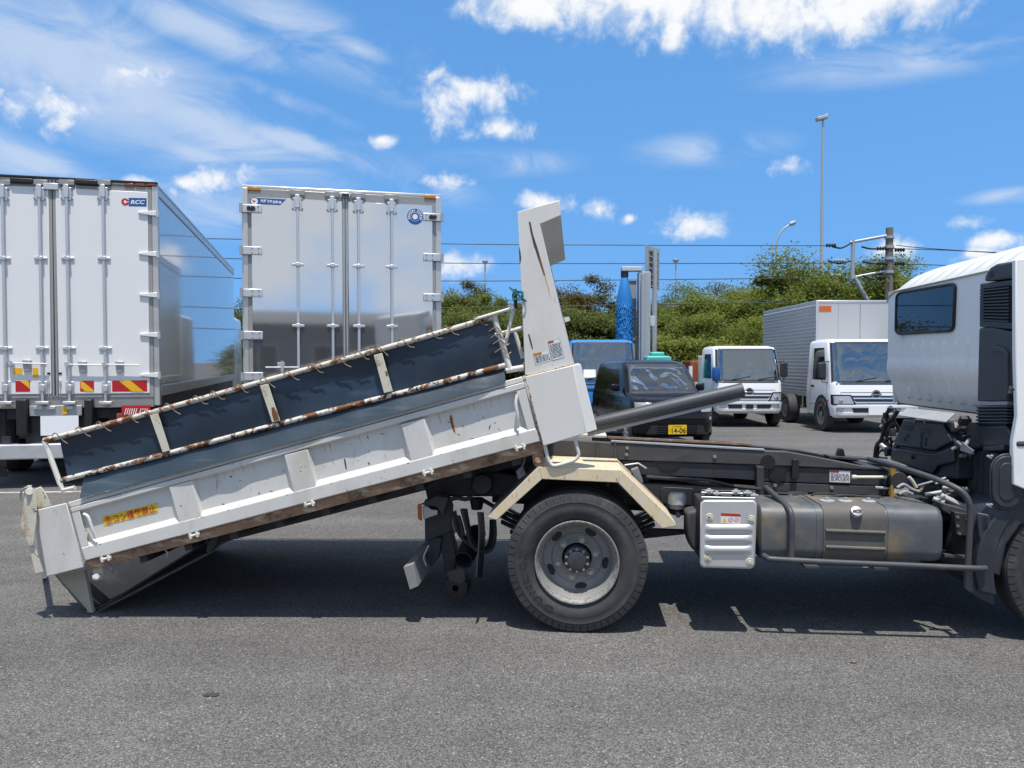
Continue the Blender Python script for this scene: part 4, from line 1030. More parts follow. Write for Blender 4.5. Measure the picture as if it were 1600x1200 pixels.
# ---- wheels
def tyre_profile(w, Ro, Ri):
    h = w / 2
    return [(Ri, -h * 0.72), (Ri + 0.012, -h * 0.80), (Ri + 0.045, -h * 0.95), (Ri + 0.075, -h * 1.0), (Ri + 0.080, -h * 0.985), (Ro - 0.062, -h * 0.985), (Ro - 0.058, -h * 1.0), (Ro - 0.045, -h * 0.97),
            (Ro - 0.040, -h * 0.94), (Ro - 0.014, -h * 0.88), (Ro - 0.004, -h * 0.80), (Ro, -h * 0.6), (Ro, -h * 0.30), (Ro - 0.010, -h * 0.29), (Ro - 0.010, -h * 0.23), (Ro, -h * 0.22), (Ro + 0.001, 0), (Ro, h * 0.22), (Ro - 0.010, h * 0.23), (Ro - 0.010, h * 0.29), (Ro, h * 0.30),
            (Ro, h * 0.6), (Ro - 0.004, h * 0.80), (Ro - 0.014, h * 0.88), (Ro - 0.058, h * 1.0), (Ri + 0.075, h * 1.0), (Ri + 0.012, h * 0.8), (Ri, h * 0.72)]
def tyre(parent, c, w, Ro, Ri, blocks=True, flip=1):
    m = MB(); m.lathe(tyre_profile(w, Ro, Ri), c, (0, flip, 0), 96, up=Vector((1, 0, 0)))
    o = m.build('tyre', 'tyre', parent)
    if blocks:
        m = MB(); n = 58; h = w / 2
        for i in range(n):
            a = 2 * math.pi * (i + 0.5) / n; da = 2 * math.pi / n * 0.40
            def P(r, k, y): return c + Vector((math.cos(a + k * da) * r, y * flip, math.sin(a + k * da) * r))
            fr = [P(Ro - 0.046, -1, -h * 0.985), P(Ro - 0.046, 1, -h * 0.985), P(Ro - 0.010, 1, -h * 0.915), P(Ro - 0.010, -1, -h * 0.915)]
            m.loft(fr, [P(Ro - 0.046, -1, -h * 0.9), P(Ro - 0.046, 1, -h * 0.9), P(Ro + 0.002, 1, -h * 0.60), P(Ro + 0.002, -1, -h * 0.60)])
        b = m.build('tread_blocks', 'tyre', o); b['kind'] = 'stuff'
    return o
RC = tp(901.5, 880, 0.0); RO = RC.z; RI = 0.247
wheel = part('rear_wheel')
wc = Vector((RC.x, 0.105, RO))
tyo = tyre(wheel, wc, 0.215, RO, RI)
tyi = tyre(wheel, wc + Vector((0, 0.26, 0)), 0.215, RO, RI, blocks=False)
# deep-dished rim: outer lip, well, disc
m = MB(); m.lathe([(0.246, -0.086), (0.250, -0.094), (0.247, -0.100), (0.240, -0.099), (0.235, -0.088), (0.229, -0.082), (0.224, -0.070), (0.222, -0.062)], wc, (0, 1, 0), 72, up=Vector((1, 0, 0)))
m.build('rim_lip', 'rim_worn', wheel)
m = MB(); m.lathe([(0.223, -0.064), (0.214, -0.050), (0.210, -0.020), (0.206, 0.000), (0.202, 0.022), (0.196, 0.034), (0.156, 0.036), (0.150, 0.030), (0.146, 0.028), (0.138, 0.030), (0.09, 0.030), (0.09, 0.06)], wc, (0, 1, 0), 72, up=Vector((1, 0, 0)))
disc = m.build('wheel_disc', 'rim_grey', wheel)
HO = wc + Vector((0, 0, 0))
for k in range(5):   # hand holes: flat black discs painting the dark inside
    a = R(-85 + 72 * k + 3); c = HO + Vector((math.cos(a) * 0.174, 0.0335, math.sin(a) * 0.174))
    t_ = Vector((-math.sin(a), 0, math.cos(a))); r_ = Vector((math.cos(a), 0, math.sin(a)))
    m = MB(); ring_o = [c + t_ * math.cos(b) * 0.037 + r_ * math.sin(b) * 0.0205 for b in [2 * math.pi * i / 24 for i in range(24)]]
    ring_i = [p + Vector((0, 0.0008, 0)) + (c - p) * 0.10 for p in ring_o]
    m.loft(ring_o, ring_i, False, True); m.build('hand_hole_shade', 'black', disc)
M['nut'] = pm('nut', (0.42, 0.39, 0.34), 0.5, var=0.2, vscale=40, metal=0.1)
for k in range(6):   # wheel nuts
    a = R(75 - 60 * k); c = HO + Vector((math.cos(a) * 0.115, 0.030, math.sin(a) * 0.115))
    m = MB(); m.cyl(c, c + Vector((0, -0.006, 0)), 0.023, n=20); m.cyl(c + Vector((0, -0.006, 0)), c + Vector((0, -0.030, 0)), 0.0185, 0.0175, n=6); m.cyl(c + Vector((0, -0.030, 0)), c + Vector((0, -0.044, 0)), 0.011, n=12)
    m.build('wheel_nut', 'nut', wheel)
m = MB(); m.lathe([(0.078, 0.045), (0.078, -0.028), (0.070, -0.034), (0.058, -0.036), (0.056, -0.048), (0.046, -0.052), (0.0, -0.054)], wc, (0, 1, 0), 40); hub = m.build('hub', 'dark_plastic', wheel)
for k in range(10):
    a = R(18 + 36 * k); c = HO + Vector((math.cos(a) * 0.066, -0.034, math.sin(a) * 0.066))
    m = MB(); m.cyl(c, c + Vector((0, -0.010, 0)), 0.0095, n=6); m.cyl(c + Vector((0, -0.010, 0)), c + Vector((0, -0.016, 0)), 0.005, n=8); m.build('hub_bolt', 'bolt_steel', hub)
# moulded lettering on the side wall
word = 'DUNLOP'
for i, chh in enumerate(word):
    a = R(238 - i * 13.5); rad = 0.318
    c = wc + Vector((math.cos(a) * rad, -0.1070, math.sin(a) * rad))
    up = Vector((-math.cos(a), 0, -math.sin(a))); right = Vector((-math.sin(a) * -1, 0, math.cos(a) * -1)) * 1.0
    up = -up; right = up.cross(Vector((0, 1, 0))); right = -right if right.dot(Vector((math.sin(a), 0, -math.cos(a)))) < 0 else right
    me = text_mesh(chh, 'tyre_text', c - right * 0.026 - up * 0.021, right, up, 0.050, 0.042, bold=0.01, normal_off=0.0)
    o = bpy.data.objects.new('sidewall_lettering', me); COL.objects.link(o); o.parent = tyo
# far-side rear wheel and the front wheels
fw = part('rear_wheel')
for dv in (WID - 0.135, WID - 0.395):
    tyre(fw, Vector((RC.x, dv, RO)), 0.215, RO, RI, blocks=False)
UF = tp(1577, 900, 0.05).x + 0.40
for vv, fl in ((0.15, 1), (WID - 0.15, -1)):
    w = part('front_wheel'); c = Vector((UF, vv, RO))
    tyre(w, c, 0.205, RO, RI, blocks=(fl == 1), flip=fl)
    m = MB(); m.lathe([(0.252, -0.098), (0.240, -0.096), (0.22, -0.06), (0.19, -0.03), (0.17, -0.05), (0.09, -0.06), (0.085, -0.12), (0.0, -0.125)], c, (0, fl, 0), 48); m.build('rim', 'rim_grey', w)

# ---- silver battery cover
cov = part('battery_box')
q = [(1099, 781), (1178, 781), (1183, 786), (1179.5, 884), (1174, 889), (1098, 887), (1093, 882), (1094.5, 786)]
m = MB(); m.loft(TP(q, 0.0), TP(q, 0.07)); m.build('cover', 'alu_cover', cov, bevel=0.012, seg=4)
for y0 in (819, 835.5, 852):
    def rib(s, t, y0=y0):
        x = 1101 + 76 * s; y = y0 + 14.5 * t; bul = math.sin(math.pi * t) ** 0.7 * min(1, 8 * s, 8 * (1 - s)) if 0 < t < 1 else 0
        return tp(x - 1.5 * (y0 - 819) / 33 , y, 0.001 - 0.017 * bul)
    m = MB(); m.grid(rib, 16, 10); m.build('cover_rib', 'alu_cover', cov, smooth=60)
for x, y in ((1109, 808), (1174, 811), (1106, 872), (1171.5, 878)):
    c = tp(x, y, 0.0); m = MB(); m.lathe([(0.022, 0.0), (0.02, -0.004), (0.016, -0.004), (0.012, -0.002), (0.011, -0.008), (0.0, -0.009)], c, (0, 1, 0), 20); m.build('cover_bolt', 'worn_white', cov)
a = TP([(1126.5, 801.5), (1157, 803), (1156.5, 819), (1126, 817)], -0.0005)
m = MB(); m.loft(a, [p + Vector((0, 0.001, 0)) for p in a]); lb = m.build('warning_label', 'sticker_white', cov)
m = MB(); m.add(TP([(1126.5, 801.5), (1157, 803), (1157, 807.5), (1126.5, 806)], -0.0010), [(0, 1, 2, 3)]); m.build('label_heading', 'ink_red', lb)
m = MB(); m.add(TP([(1132, 808.5), (1136.5, 816), (1128, 816)], -0.0010), [(0, 1, 2)]); m.build('warning_triangle', 'sticker_yellow', lb)
for x in (1141.5, 1151):
    c = tp(x, 812.7, -0.0008); m = MB(); m.lathe([(0.0135, 0), (0.0105, 0)], c, (0, 1, 0), 20); m.cyl(c + Vector((-0.007, 0, -0.007)), c + Vector((0.007, 0, 0.007)), 0.0012, n=5); m.build('ban_sign', 'ink_red', lb)
m = MB(); p0 = tp(1098, 786, 0.072); p1 = tp(1180, 884, 0.072); m.span((p0.x, 0.072, p0.z), (p1.x - 0.02, 0.50, p1.z)); m.build('battery_case', 'chassis', cov, bevel=0.01)
for k in range(5):
    y = 766 + 3.6 * k; m = MB(); m.tube(TP([(1096, y), (1130, y + 1), (1180, y + 2)], 0.28 - 0.04 * k), 0.006, 6); m.build('battery_cable', 'zinc_dull' if k % 2 else 'hose', cov)
for x, y in ((1108, 767), (1120, 771), (1150, 768), (1168, 770), (1178, 774)):
    c = tp(x, y, 0.2); m = MB(); m.cyl(c - Vector((0, 0, 0.02)), c + Vector((0, 0, 0.015)), 0.012, n=8); m.box(c, (0.05, 0.03, 0.012)); m.build('battery_clamp', 'zinc_dull', cov, bevel=0.002)

# ---- fuel tank
tank = part('fuel_tank')
def rrect(v0, v1, z0, z1, r, n=6):
    out = []
    for cv, cz, a0 in ((v1 - r, z1 - r, 0), (v0 + r, z1 - r, 90), (v0 + r, z0 + r, 180), (v1 - r, z0 + r, 270)):
        out += [(cv + math.cos(R(a0 + 90 * i / n)) * r, cz + math.sin(R(a0 + 90 * i / n)) * r) for i in range(n + 1)]
    return out
uL, uR = tp(1187, 830, 0.06).x, tp(1475, 840, 0.06).x
zt = tp(1330, 789, 0.14).z; zb = tp(1330, 879, 0.05).z
def tank_ring(u, ins): return [Vector((u, v, z)) for v, z in rrect(0.055 + ins, 0.52 - ins, zb + ins, zt - ins, 0.075)]
m = MB()
us = [(uL, 0.012), (uL + 0.012, 0.0), (uR - 0.03, 0.0), (uR - 0.010, 0.006), (uR, 0.022)]
for (a, ia), (b, ib) in zip(us, us[1:]): m.loft(tank_ring(a, ia), tank_ring(b, ib), capa=(a == uL), capb=(b == uR))
m.build('tank_shell', 'tank', tank, smooth=50)
def band(pa, pb, off, mat, name):
    ua, ub = tp(pa, 830, 0.05).x, tp(pb, 830, 0.05).x
    m = MB(); m.loft([Vector((ua, v, z)) for v, z in rrect(0.055 - off, 0.52 + off, zb - off, zt + off, 0.077)], [Vector((ub, v, z)) for v, z in rrect(0.055 - off, 0.52 + off, zb - off, zt + off, 0.077)]); return m.build(name, mat, tank, smooth=50)
band(1287, 1384, 0.006, 'tank_band', 'tank_band')
band(1228, 1240, 0.004, 'tank', 'tank_strap'); band(1388, 1400, 0.004, 'tank', 'tank_strap'); band(1276, 1284, 0.003, 'tank', 'tank_strap')
for y in (829, 854.5):
    a, b = tp(1290, y, 0.045), tp(1383, y + 3.5, 0.045); m = MB(); m.cyl(a, b, 0.011, n=10); m.build('tank_rib', 'tank_band', tank)
c = tp(1338, 800, 0.05); d = Vector((0, -0.8, 0.6)); m = MB(); m.lathe([(0.034, 0.02), (0.034, -0.006), (0.030, -0.014), (0.012, -0.016), (0.010, -0.022), (0.0, -0.022)], c, -d, 24); m.box(c + d * 0.02, (0.05, 0.012, 0.012)); m.build('filler_cap', 'steel', tank)
for x, y, r in ((1292, 789, 0.045), (1321, 787, 0.042), (1357, 789, 0.042)):
    c = Vector((tp(x, y, 0.22).x, 0.22, zt)); m = MB(); m.lathe([(r, 0.0), (r, 0.012), (r * 0.8, 0.016), (r * 0.3, 0.017), (r * 0.3, 0.03), (0, 0.03)], c, (0, 0, 1), 24); m.build('sender_plate', 'zinc_dull', tank)
for x in (1265, 1372):
    c = tp(x, 886, 0.08); m = MB(); m.span((c.x - 0.04, 0.03, zb - 0.035), (c.x + 0.04, 0.5, zb - 0.022)); m.build('tank_bracket', 'chassis_dust', tank)

# ---- guard rail of bent pipe beside the tank
gd = part('side_guard')
def gpipe(pts, v, r=0.017, name='guard_pipe', mat='grey_plastic'):
    m = MB(); m.tube(smooth_path([tp(p[0], p[1], p[2] if len(p) > 2 else v) for p in pts], 5), r, 12); return m.build(name, mat, gd)
gpipe([(1197, 762, 0.42), (1210, 773, 0.30), (1226, 787, 0.12), (1235, 799, 0.04), (1237.5, 815, 0.02), (1237, 845, 0.02), (1236, 874, 0.02)], 0)
gpipe([(1193, 868, 0.05), (1200, 872, 0.015), (1212, 874, 0.0), (1300, 878.5, 0.0), (1420, 883.5, 0.0), (1520, 888, 0.0), (1540, 888, 0.02)], 0)
gpipe([(1357, 717, 0.75), (1385, 724, 0.52), (1418, 734, 0.32), (1455, 746, 0.18), (1489, 760, 0.07), (1506, 771, 0.03), (1514, 785, 0.015), (1516, 803, 0.015), (1514, 850, 0.015), (1512, 889, 0.015)], 0)
m = MB(); m.prism(TP([(1476, 866), (1512, 869), (1512, 873), (1476, 870)], 0.1), (0, 0.03, 0)); m.build('guard_bracket', 'chassis_dust', gd)

# ---- cab seen from behind
cab = part('cab')
US = tp(1588, 600, 0.03).x          # rear face of the air intake
UC = US + 0.09                      # rear wall
VN = 0.03; VF = tu(1383, 540, UC).y
zroof_r = tu(1460, 441, UC).z       # roof edge at the rear wall
zbot = tu(1455, 637, UC + 0.05).z
zmid = tu(1455, 560, UC).z
def wall_u(z):
    """lower part of the rear wall curves forward"""
    t = max(0.0, (zmid - z) / (zmid - zbot)); return UC - 0.012 * math.sin(min(1, t * 2) * math.pi) + 0.10 * t ** 1.8
ribv = [0.60 + 0.168 * k for k in range(8)]
def wall(s, t):
    v = VN + (VF - VN) * s; z = zbot + (zroof_r - zbot) * t
    u = wall_u(z)
    # rounded vertical corners
    for e in (v - VN, VF - v):
        if e < 0.07: u += 0.07 - math.sqrt(max(0, 0.07 ** 2 - (0.07 - e) ** 2))
    # pressed ribs below the window
    wz = min(1, max(0, (z - zbot - 0.05) / 0.05)) * min(1, max(0, (tu(1455, 533, UC).z - z) / 0.03))
    for rv in ribv:
        d = abs(v - rv)
        if d < 0.021: u -= 0.014 * wz * (0.5 + 0.5 * math.cos(math.pi * max(0, d - 0.010) / 0.011))
    for rv, lo in ((0.20, 0.06), (1.80, 0.05)):
        d = abs(v - rv); w2 = min(1, max(0, (zroof_r - 0.06 - z) / 0.04)) * min(1, max(0, (z - zbot - 0.1) / 0.05))
        if d < lo: u += 0.016 * w2 * min(1, (lo - d) / 0.02)
    return Vector((u, v, z))
def round_quad(c, r, n=5):
    out = []
    for i in range(4):
        p, a, b = Vector(c[i]), Vector(c[i - 1]), Vector(c[(i + 1) % 4])
        s0 = p + (a - p).normalized() * r; s1 = p + (b - p).normalized() * r
        for k in range(n + 1):
            t = k / n; q_ = s0 * (1 - t) ** 2 + p * 2 * t * (1 - t) + s1 * t * t; out.append((q_.x, q_.y))
    return out
wq = round_quad([(1401, 458.5), (1493, 443), (1490, 516.5), (1399.5, 522)], 9)
wo_ = [tu(x, y, UC - 0.008) for x, y in wq]
cen = sum(wo_, Vector()) / len(wo_)
def inside(v, z):
    c = False; k = len(wo_)
    for i in range(k):
        a, b = wo_[i], wo_[(i + 1) % k]
        if (a.z > z) != (b.z > z) and v < (b.y - a.y) * (z - a.z) / (b.z - a.z) + a.y: c = not c
    return c
m = MB(); m.grid(wall, 420, 70)
keep = []
for f in m.f:
    cv = sum(m.v[i][1] for i in f) / 4; cz = sum(m.v[i][2] for i in f) / 4
    if not inside(cv, cz): keep.append(f)
m.f = keep; m.mi = [0] * len(keep)
m.build('rear_wall', 'cab_white', cab, smooth=60)
# pressed notches low on the wall
for k, rv in enumerate(ribv[:-1] + [ribv[-1] + 0.02]):
    z = zbot + 0.055
    m = MB(); m.box((wall_u(z) - 0.002, rv + 0.06, z), (0.008, 0.05, 0.016)); m.build('wall_slot', 'cab_seal', cab, bevel=0.003)
# roof with pressed ribs, sloping up to the front
def roof(s, t):
    v = VN + (VF - VN) * s; u = UC + 1.35 * t
    z = zroof_r + 0.20 * (1 - (1 - min(1, t * 2.0)) ** 2)
    for e in (v - VN, VF - v):
        if e < 0.20: z -= 0.085 * (1 - e / 0.20) ** 2
    for k in range(10):
        d = abs(v - (0.20 + 0.19 * k)); w = min(1, t * 12)
        if d < 0.045: z += 0.034 * w * (0.5 + 0.5 * math.cos(math.pi * max(0, d - 0.02) / 0.025))
    return Vector((u, v, z))
m = MB(); m.grid(roof, 220, 40); m.build('roof', 'cab_roof', cab, smooth=60)
def seam(s):
    v = VN + 0.01 + (VF - VN - 0.02) * s; p = roof(s, 0.0); return Vector((UC - 0.004, v, p.z - 0.004))
m = MB(); m.tube([seam(0.05 + 0.92 * i / 30) for i in range(31)], 0.008, 6); m.build('roof_gutter', 'cab_seal', cab)
# side walls, front, floor
a = zroof_r - 0.075
for q in (((0.07, zbot), (1.45, zbot), (1.42, a - 0.46), (0.05, a - 0.46)), ((0.03, a - 0.02), (0.30, a + 0.03), (0.30, a - 0.46), (0.05, a - 0.46)), ((0.30, a - 0.02), (1.20, a + 0.0), (1.20, a + 0.06), (0.30, a + 0.04)), ((1.12, a), (1.20, a + 0.06), (1.42, a - 0.46), (1.34, a - 0.46))):
    m = MB(); m.prism([Vector((UC + x, VF, z)) for x, z in q], (0, -0.02, 0)); m.build('side_wall', 'cab_white', cab)
for v, sgn in ((VN, 1),):
    m = MB(); m.prism([Vector(p) for p in ((UC + 0.07, v, zbot - 0.0), (UC + 1.45, v, zbot), (UC + 1.42, v, a - 0.5), (UC + 1.20, v, a + 0.06), (UC + 0.55, v, a + 0.055), (UC + 0.03, v, a - 0.02))], (0, 0.02 * sgn, 0))
    m.build('side_wall', 'cab_white', cab, bevel=0.004)
m = MB(); m.span((UC + 0.10, VN + 0.03, zbot - 0.01), (UC + 1.40, VF - 0.03, zbot + 0.03)); m.build('cab_floor', 'chassis', cab)
m = MB(); m.prism([Vector((UC + 1.45, VN + 0.02, zbot)), Vector((UC + 1.42, VN + 0.02, zroof_r - 0.575)), Vector((UC + 1.40, VN + 0.02, zroof_r - 0.575)), Vector((UC + 1.43, VN + 0.02, zbot))], (0, VF - VN - 0.04, 0)); m.build('front_panel', 'cab_white', cab)
# lower edge of the door skin beside the snorkel
q = [(1587, 405), (1640, 400), (1640, 775), (1600, 764), (1583, 757), (1583, 690), (1590, 650), (1587, 560)]
m = MB(); m.prism([Vector((p.x, -0.012, p.z)) for p in TP(q, -0.012)], (0, 0.04, 0)); m.build('door_skin', 'cab_white', cab, bevel=0.006)
# rear window: rubber surround and dark glass
def ringpath(sc_):
    pts = []
    k = len(wo_)
    for i in range(k):
        pts.append(cen + (wo_[i] - cen) * sc_)
    return pts
m = MB(); m.tube(ringpath(0.995), 0.012, 8, closed=True); m.build('window_seal', 'black', cab)
m = MB(); a = ringpath(0.985); m.loft([p + Vector((-0.002, 0, 0)) for p in a], [p + Vector((0.002, 0, 0)) for p in a]); m.build('rear_window', 'glass_rear', cab)
# seats behind the rear window
for v in (0.45, 1.42):
    m = MB(); m.span((UC + 0.28, v - 0.24, zbot + 0.15), (UC + 0.42, v + 0.22, zroof_r - 0.52)); m.span((UC + 0.30, v - 0.13, zroof_r - 0.50), (UC + 0.40, v + 0.11, zroof_r - 0.14))
    m.build('seat', 'seat', cab, bevel=0.05, seg=3)

# ---- air intake snorkel on the rear corner of the cab
sn = part('air_intake')
def ublock(q, u0, du, mat, name, bevel=0.01, parent=None, seg=3):
    """block whose rear face shows at the pixels q"""
    a = [tu(x, y, u0) for x, y in q]
    m = MB(); m.loft(a, [p + Vector((du, 0, 0)) for p in a]); return m.build(name, mat, parent or sn, bevel=bevel, seg=seg)
ublock([(1537, 440), (1539, 430), (1546, 418), (1556, 412), (1588, 407), (1588, 434)], US - 0.03, 0.13, 'grey_plastic', 'intake_cap', 0.014)
ublock([(1544, 434), (1546, 424), (1551, 422), (1552, 432)], US - 0.034, 0.02, 'black', 'cap_notch', 0.003)
ublock([(1531, 443), (1588, 435), (1588, 516), (1530, 511)], US, 0.085, 'dark_plastic', 'intake_box', 0.008)
gr = [tu(x, y, US - 0.002) for x, y in ((1536, 451), (1582, 445.5), (1581, 505), (1536, 502))]
m = MB(); m.add(gr, [(0, 1, 2, 3)]); m.build('grille_back', 'black', sn)
for k in range(11):
    t = (k + 0.35) / 11.2
    a = gr[0].lerp(gr[3], t); b = gr[1].lerp(gr[2], t)
    m = MB(); m.prism([a, b, b + Vector((-0.020, 0, -0.010)), a + Vector((-0.020, 0, -0.010))], (0, 0.0, 0.006)); m.build('grille_slat', 'grey_plastic', sn)
for q in ([(1532, 444), (1588, 436.5), (1588, 445), (1533, 451.5)], [(1531, 502), (1588, 505), (1588, 515), (1531, 510)], [(1531.5, 450), (1536, 450), (1536, 503), (1531, 502)], [(1581, 445), (1588, 444), (1588, 506), (1581, 505)]):
    ublock(q, US - 0.022, 0.024, 'dark_plastic', 'grille_frame', 0.004)
ublock([(1529, 512), (1552, 511), (1588, 520), (1587, 613), (1574, 617), (1572, 628), (1526, 627)], US - 0.02, 0.105, 'grey_plastic', 'intake_duct', 0.014)
ublock([(1549, 540), (1566, 543), (1573, 550), (1574, 612), (1572, 622), (1569, 622), (1569, 556), (1562, 550), (1549, 548)], US - 0.034, 0.02, 'grey_plastic', 'duct_rib', 0.006)
for x, y in ((1578, 606), (1576, 612)):
    c = tu(x, y, US - 0.03); m = MB(); m.cyl(c, c + Vector((0.02, 0, 0)), 0.012, n=8); m.build('duct_bolt', 'bolt_steel', sn)
ublock([(1528, 628), (1573, 627), (1573, 633), (1528, 634)], US - 0.015, 0.09, 'zinc_dull', 'duct_clip', 0.004)
for k in range(6):
    y = 634.5 + 5 * k
    ublock([(1525.5 - 0.4 * k, y), (1573, y - 0.6), (1573.5, y + 2.6), (1525 - 0.4 * k, y + 3.2)], US - 0.03, 0.12, 'dark_plastic', 'bellows_ring', 0.006, seg=2)
    ublock([(1528, y + 2), (1571, y + 1.5), (1571, y + 5.5), (1528, y + 6)], US - 0.012, 0.09, 'black', 'bellows_fold', 0.0)
ublock([(1529, 666), (1570, 664), (1578, 676), (1588, 690), (1588, 698), (1530, 699)], US - 0.02, 0.16, 'dark_plastic', 'cleaner_neck', 0.014)
ublock([(1535, 697), (1566, 695), (1566, 704), (1535, 706)], US - 0.04, 0.12, 'dark_plastic', 'cleaner_collar', 0.008)
ublock([(1510, 709), (1536, 703), (1556, 706), (1558, 804), (1536, 808), (1512, 800)], US - 0.02, 0.30, 'dark_plastic', 'cleaner_body', 0.018)
for x in (1520, 1530):
    ublock([(x, 712), (x + 3, 711), (x + 3.5, 798), (x + 0.5, 797)], US - 0.028, 0.02, 'dark_plastic', 'cleaner_rib', 0.003)
# round-ended lid of the air cleaner
def lid(v0, v1, gx, mat, name, bev):
    pts = []; cx = 1574
    for i in range(17):
        a = math.pi - math.pi * i / 16; pts.append((cx + gx * math.cos(a), 736 - gx * math.sin(a)))
    for i in range(17):
        a = -math.pi * i / 16; pts.append((cx + gx * math.cos(a), 770 - gx * math.sin(a)))
    m = MB(); m.loft(TP(pts, v0), TP(pts, v1)); return m.build(name, mat, sn, bevel=bev, seg=3)
lid(0.020, 0.10, 28, 'dark_plastic', 'cleaner_rim', 0.008)
lid(0.008, 0.03, 24, 'dark_plastic', 'cleaner_lid', 0.008)
lid(0.003, 0.02, 13, 'dark_plastic', 'lid_boss', 0.006)
for x, y in ((1546, 714), (1545, 790)):
    c = tp(x, y, 0.01); m = MB(); m.box(c, (0.026, 0.02, 0.012), Matrix.Rotation(0.6, 3, 'Y')); m.box(c + Vector((0.008, -0.008, 0.008)), (0.014, 0.014, 0.010)); m.build('lid_clip', 'zinc_dull', sn, bevel=0.002)

# ---- engine cover and its surroundings behind the cab
en = part('engine_bay')
UE = US - 0.12
def tue(q, du=0.0): return [tu(x, y, UE + du) for x, y in q]
body = [(1397, 695), (1413, 655), (1474, 660), (1499, 700), (1494, 704), (1494, 749), (1459, 747), (1452, 735), (1391, 720)]
m = MB(); f0 = tue(body); m.loft(f0, [p + Vector((0.22, 0, 0)) for p in f0]); m.build('engine_cover', 'dark_plastic', en, bevel=0.018, seg=3)
up_ = [(1396, 694), (1414, 656), (1473, 661), (1488, 690), (1460, 704)]
m = MB(); m.loft(tue(up_, -0.030), tue([(1395, 696), (1412, 654), (1474, 659), (1490, 691), (1461, 707)], 0.01)); m.build('engine_cover', 'dark_plastic', en, bevel=0.010, seg=3)
lo_ = [(1394, 699), (1459, 710), (1490, 697), (1493, 722), (1466, 728), (1457, 741), (1391, 718)]
m = MB(); m.loft(tue(lo_, -0.022), tue(lo_, 0.01)); m.build('engine_cover', 'dark_plastic', en, bevel=0.010, seg=3)
for q in ([(1413, 664), (1428, 665), (1424, 673), (1411, 671)], [(1440, 668), (1457, 671), (1452, 679), (1436, 676)]):
    m = MB(); m.loft(tue(q, -0.0315), tue(q, -0.03)); m.build('cover_slot', 'black', en)
for x, y in ((1417, 681), (1446, 687), (1424, 714), (1413, 686), (1445, 694)):
    c = tu(x, y, UE - 0.034); m = MB(); m.cyl(c, c + Vector((0.02, 0, 0)), 0.014, n=12); m.build('cover_dimple', 'black', en)
for k, (x0, y0, x1, y1) in enumerate(((1396, 703, 1460, 712), (1440, 676, 1438, 706))):
    m = MB(); m.tube([tu(x0, y0, UE - 0.032), tu(x1, y1, UE - 0.032)], 0.004, 6); m.build('cover_crease', 'grey_plastic', en)
for x, y in ((1431, 658), (1447, 659.5)):
    c = tu(x, y, UE - 0.03); m = MB(); m.cyl(c, c + Vector((-0.012, 0, 0)), 0.010, n=6); m.build('cover_bolt', 'steel', en)
# heat shield plate
q = [tu(1404, 650, UE - 0.10), tu(1417, 638.5, UE + 0.05), tu(1493, 647, UE + 0.05), tu(1478, 660.5, UE - 0.10)]
m = MB(); m.loft(q, [p + Vector((0, 0, 0.006)) for p in q]); m.build('heat_shield', 'zinc_dull', en)
# cylinder-like clutter left and right of the cover: hoses, brackets, pipes
rr = random.Random(8)
for k in range(34):
    left = k < 20
    x = rr.uniform(1383, 1402) if left else rr.uniform(1494, 1512); y = rr.uniform(640, 706) if left else rr.uniform(652, 716)
    c = tu(x, y, UE + rr.uniform(-0.02, 0.12)); a = Vector((rr.uniform(-1, 1), rr.uniform(-1, 1), rr.uniform(-1, 1))).normalized() * rr.uniform(0.025, 0.075)
    m = MB()
    if rr.random() < 0.55: m.cyl(c - a, c + a, rr.uniform(0.008, 0.025), n=8)
    else: m.box(c, (rr.uniform(0.02, 0.06), rr.uniform(0.02, 0.08), rr.uniform(0.02, 0.06)), Matrix.Rotation(rr.uniform(-1, 1), 3, 'X'))
    m.build('engine_fitting', rr.choice(['chassis', 'hose', 'bolt_steel', 'zinc_dull', 'chassis', 'black']), en, bevel=0.003)
for pts, r, mt in (([(1384, 645), (1383, 668), (1378, 688), (1371, 697), (1368, 718)], 0.022, 'hose'), ([(1389, 700), (1375, 706), (1373, 714), (1386, 716)], 0.007, 'hose'), ([(1396, 660), (1388, 672), (1386, 690), (1393, 706)], 0.012, 'hose'),
                   ([(1404, 640), (1396, 652), (1390, 656)], 0.016, 'hose'), ([(1392, 636), (1384, 650), (1386, 664)], 0.014, 'chassis')):
    m = MB(); m.tube(smooth_path([tu(x, y, UE + 0.02) for x, y in pts], 5), r, 8); m.build('coolant_hose', mt, en)
# bracket in the gap under the cab
q = [(1503, 690), (1522, 704), (1518, 710), (1500, 704)]
m = MB(); m.loft(tue(q, -0.02), tue(q, 0.03)); m.build('mount_bracket', 'zinc_dull', en, bevel=0.003)
m = MB(); m.cyl(tu(1505, 652, UE + 0.1), tu(1508, 702, UE + 0.1), 0.022, 0.018, n=12); m.build('mount_column', 'chassis_dust', en, bevel=0.004)
m = MB(); m.cyl(tu(1500, 668, UE + 0.06), tu(1506, 680, UE + 0.06), 0.024, n=12); m.build('mount_rubber', 'chassis', en, bevel=0.006)
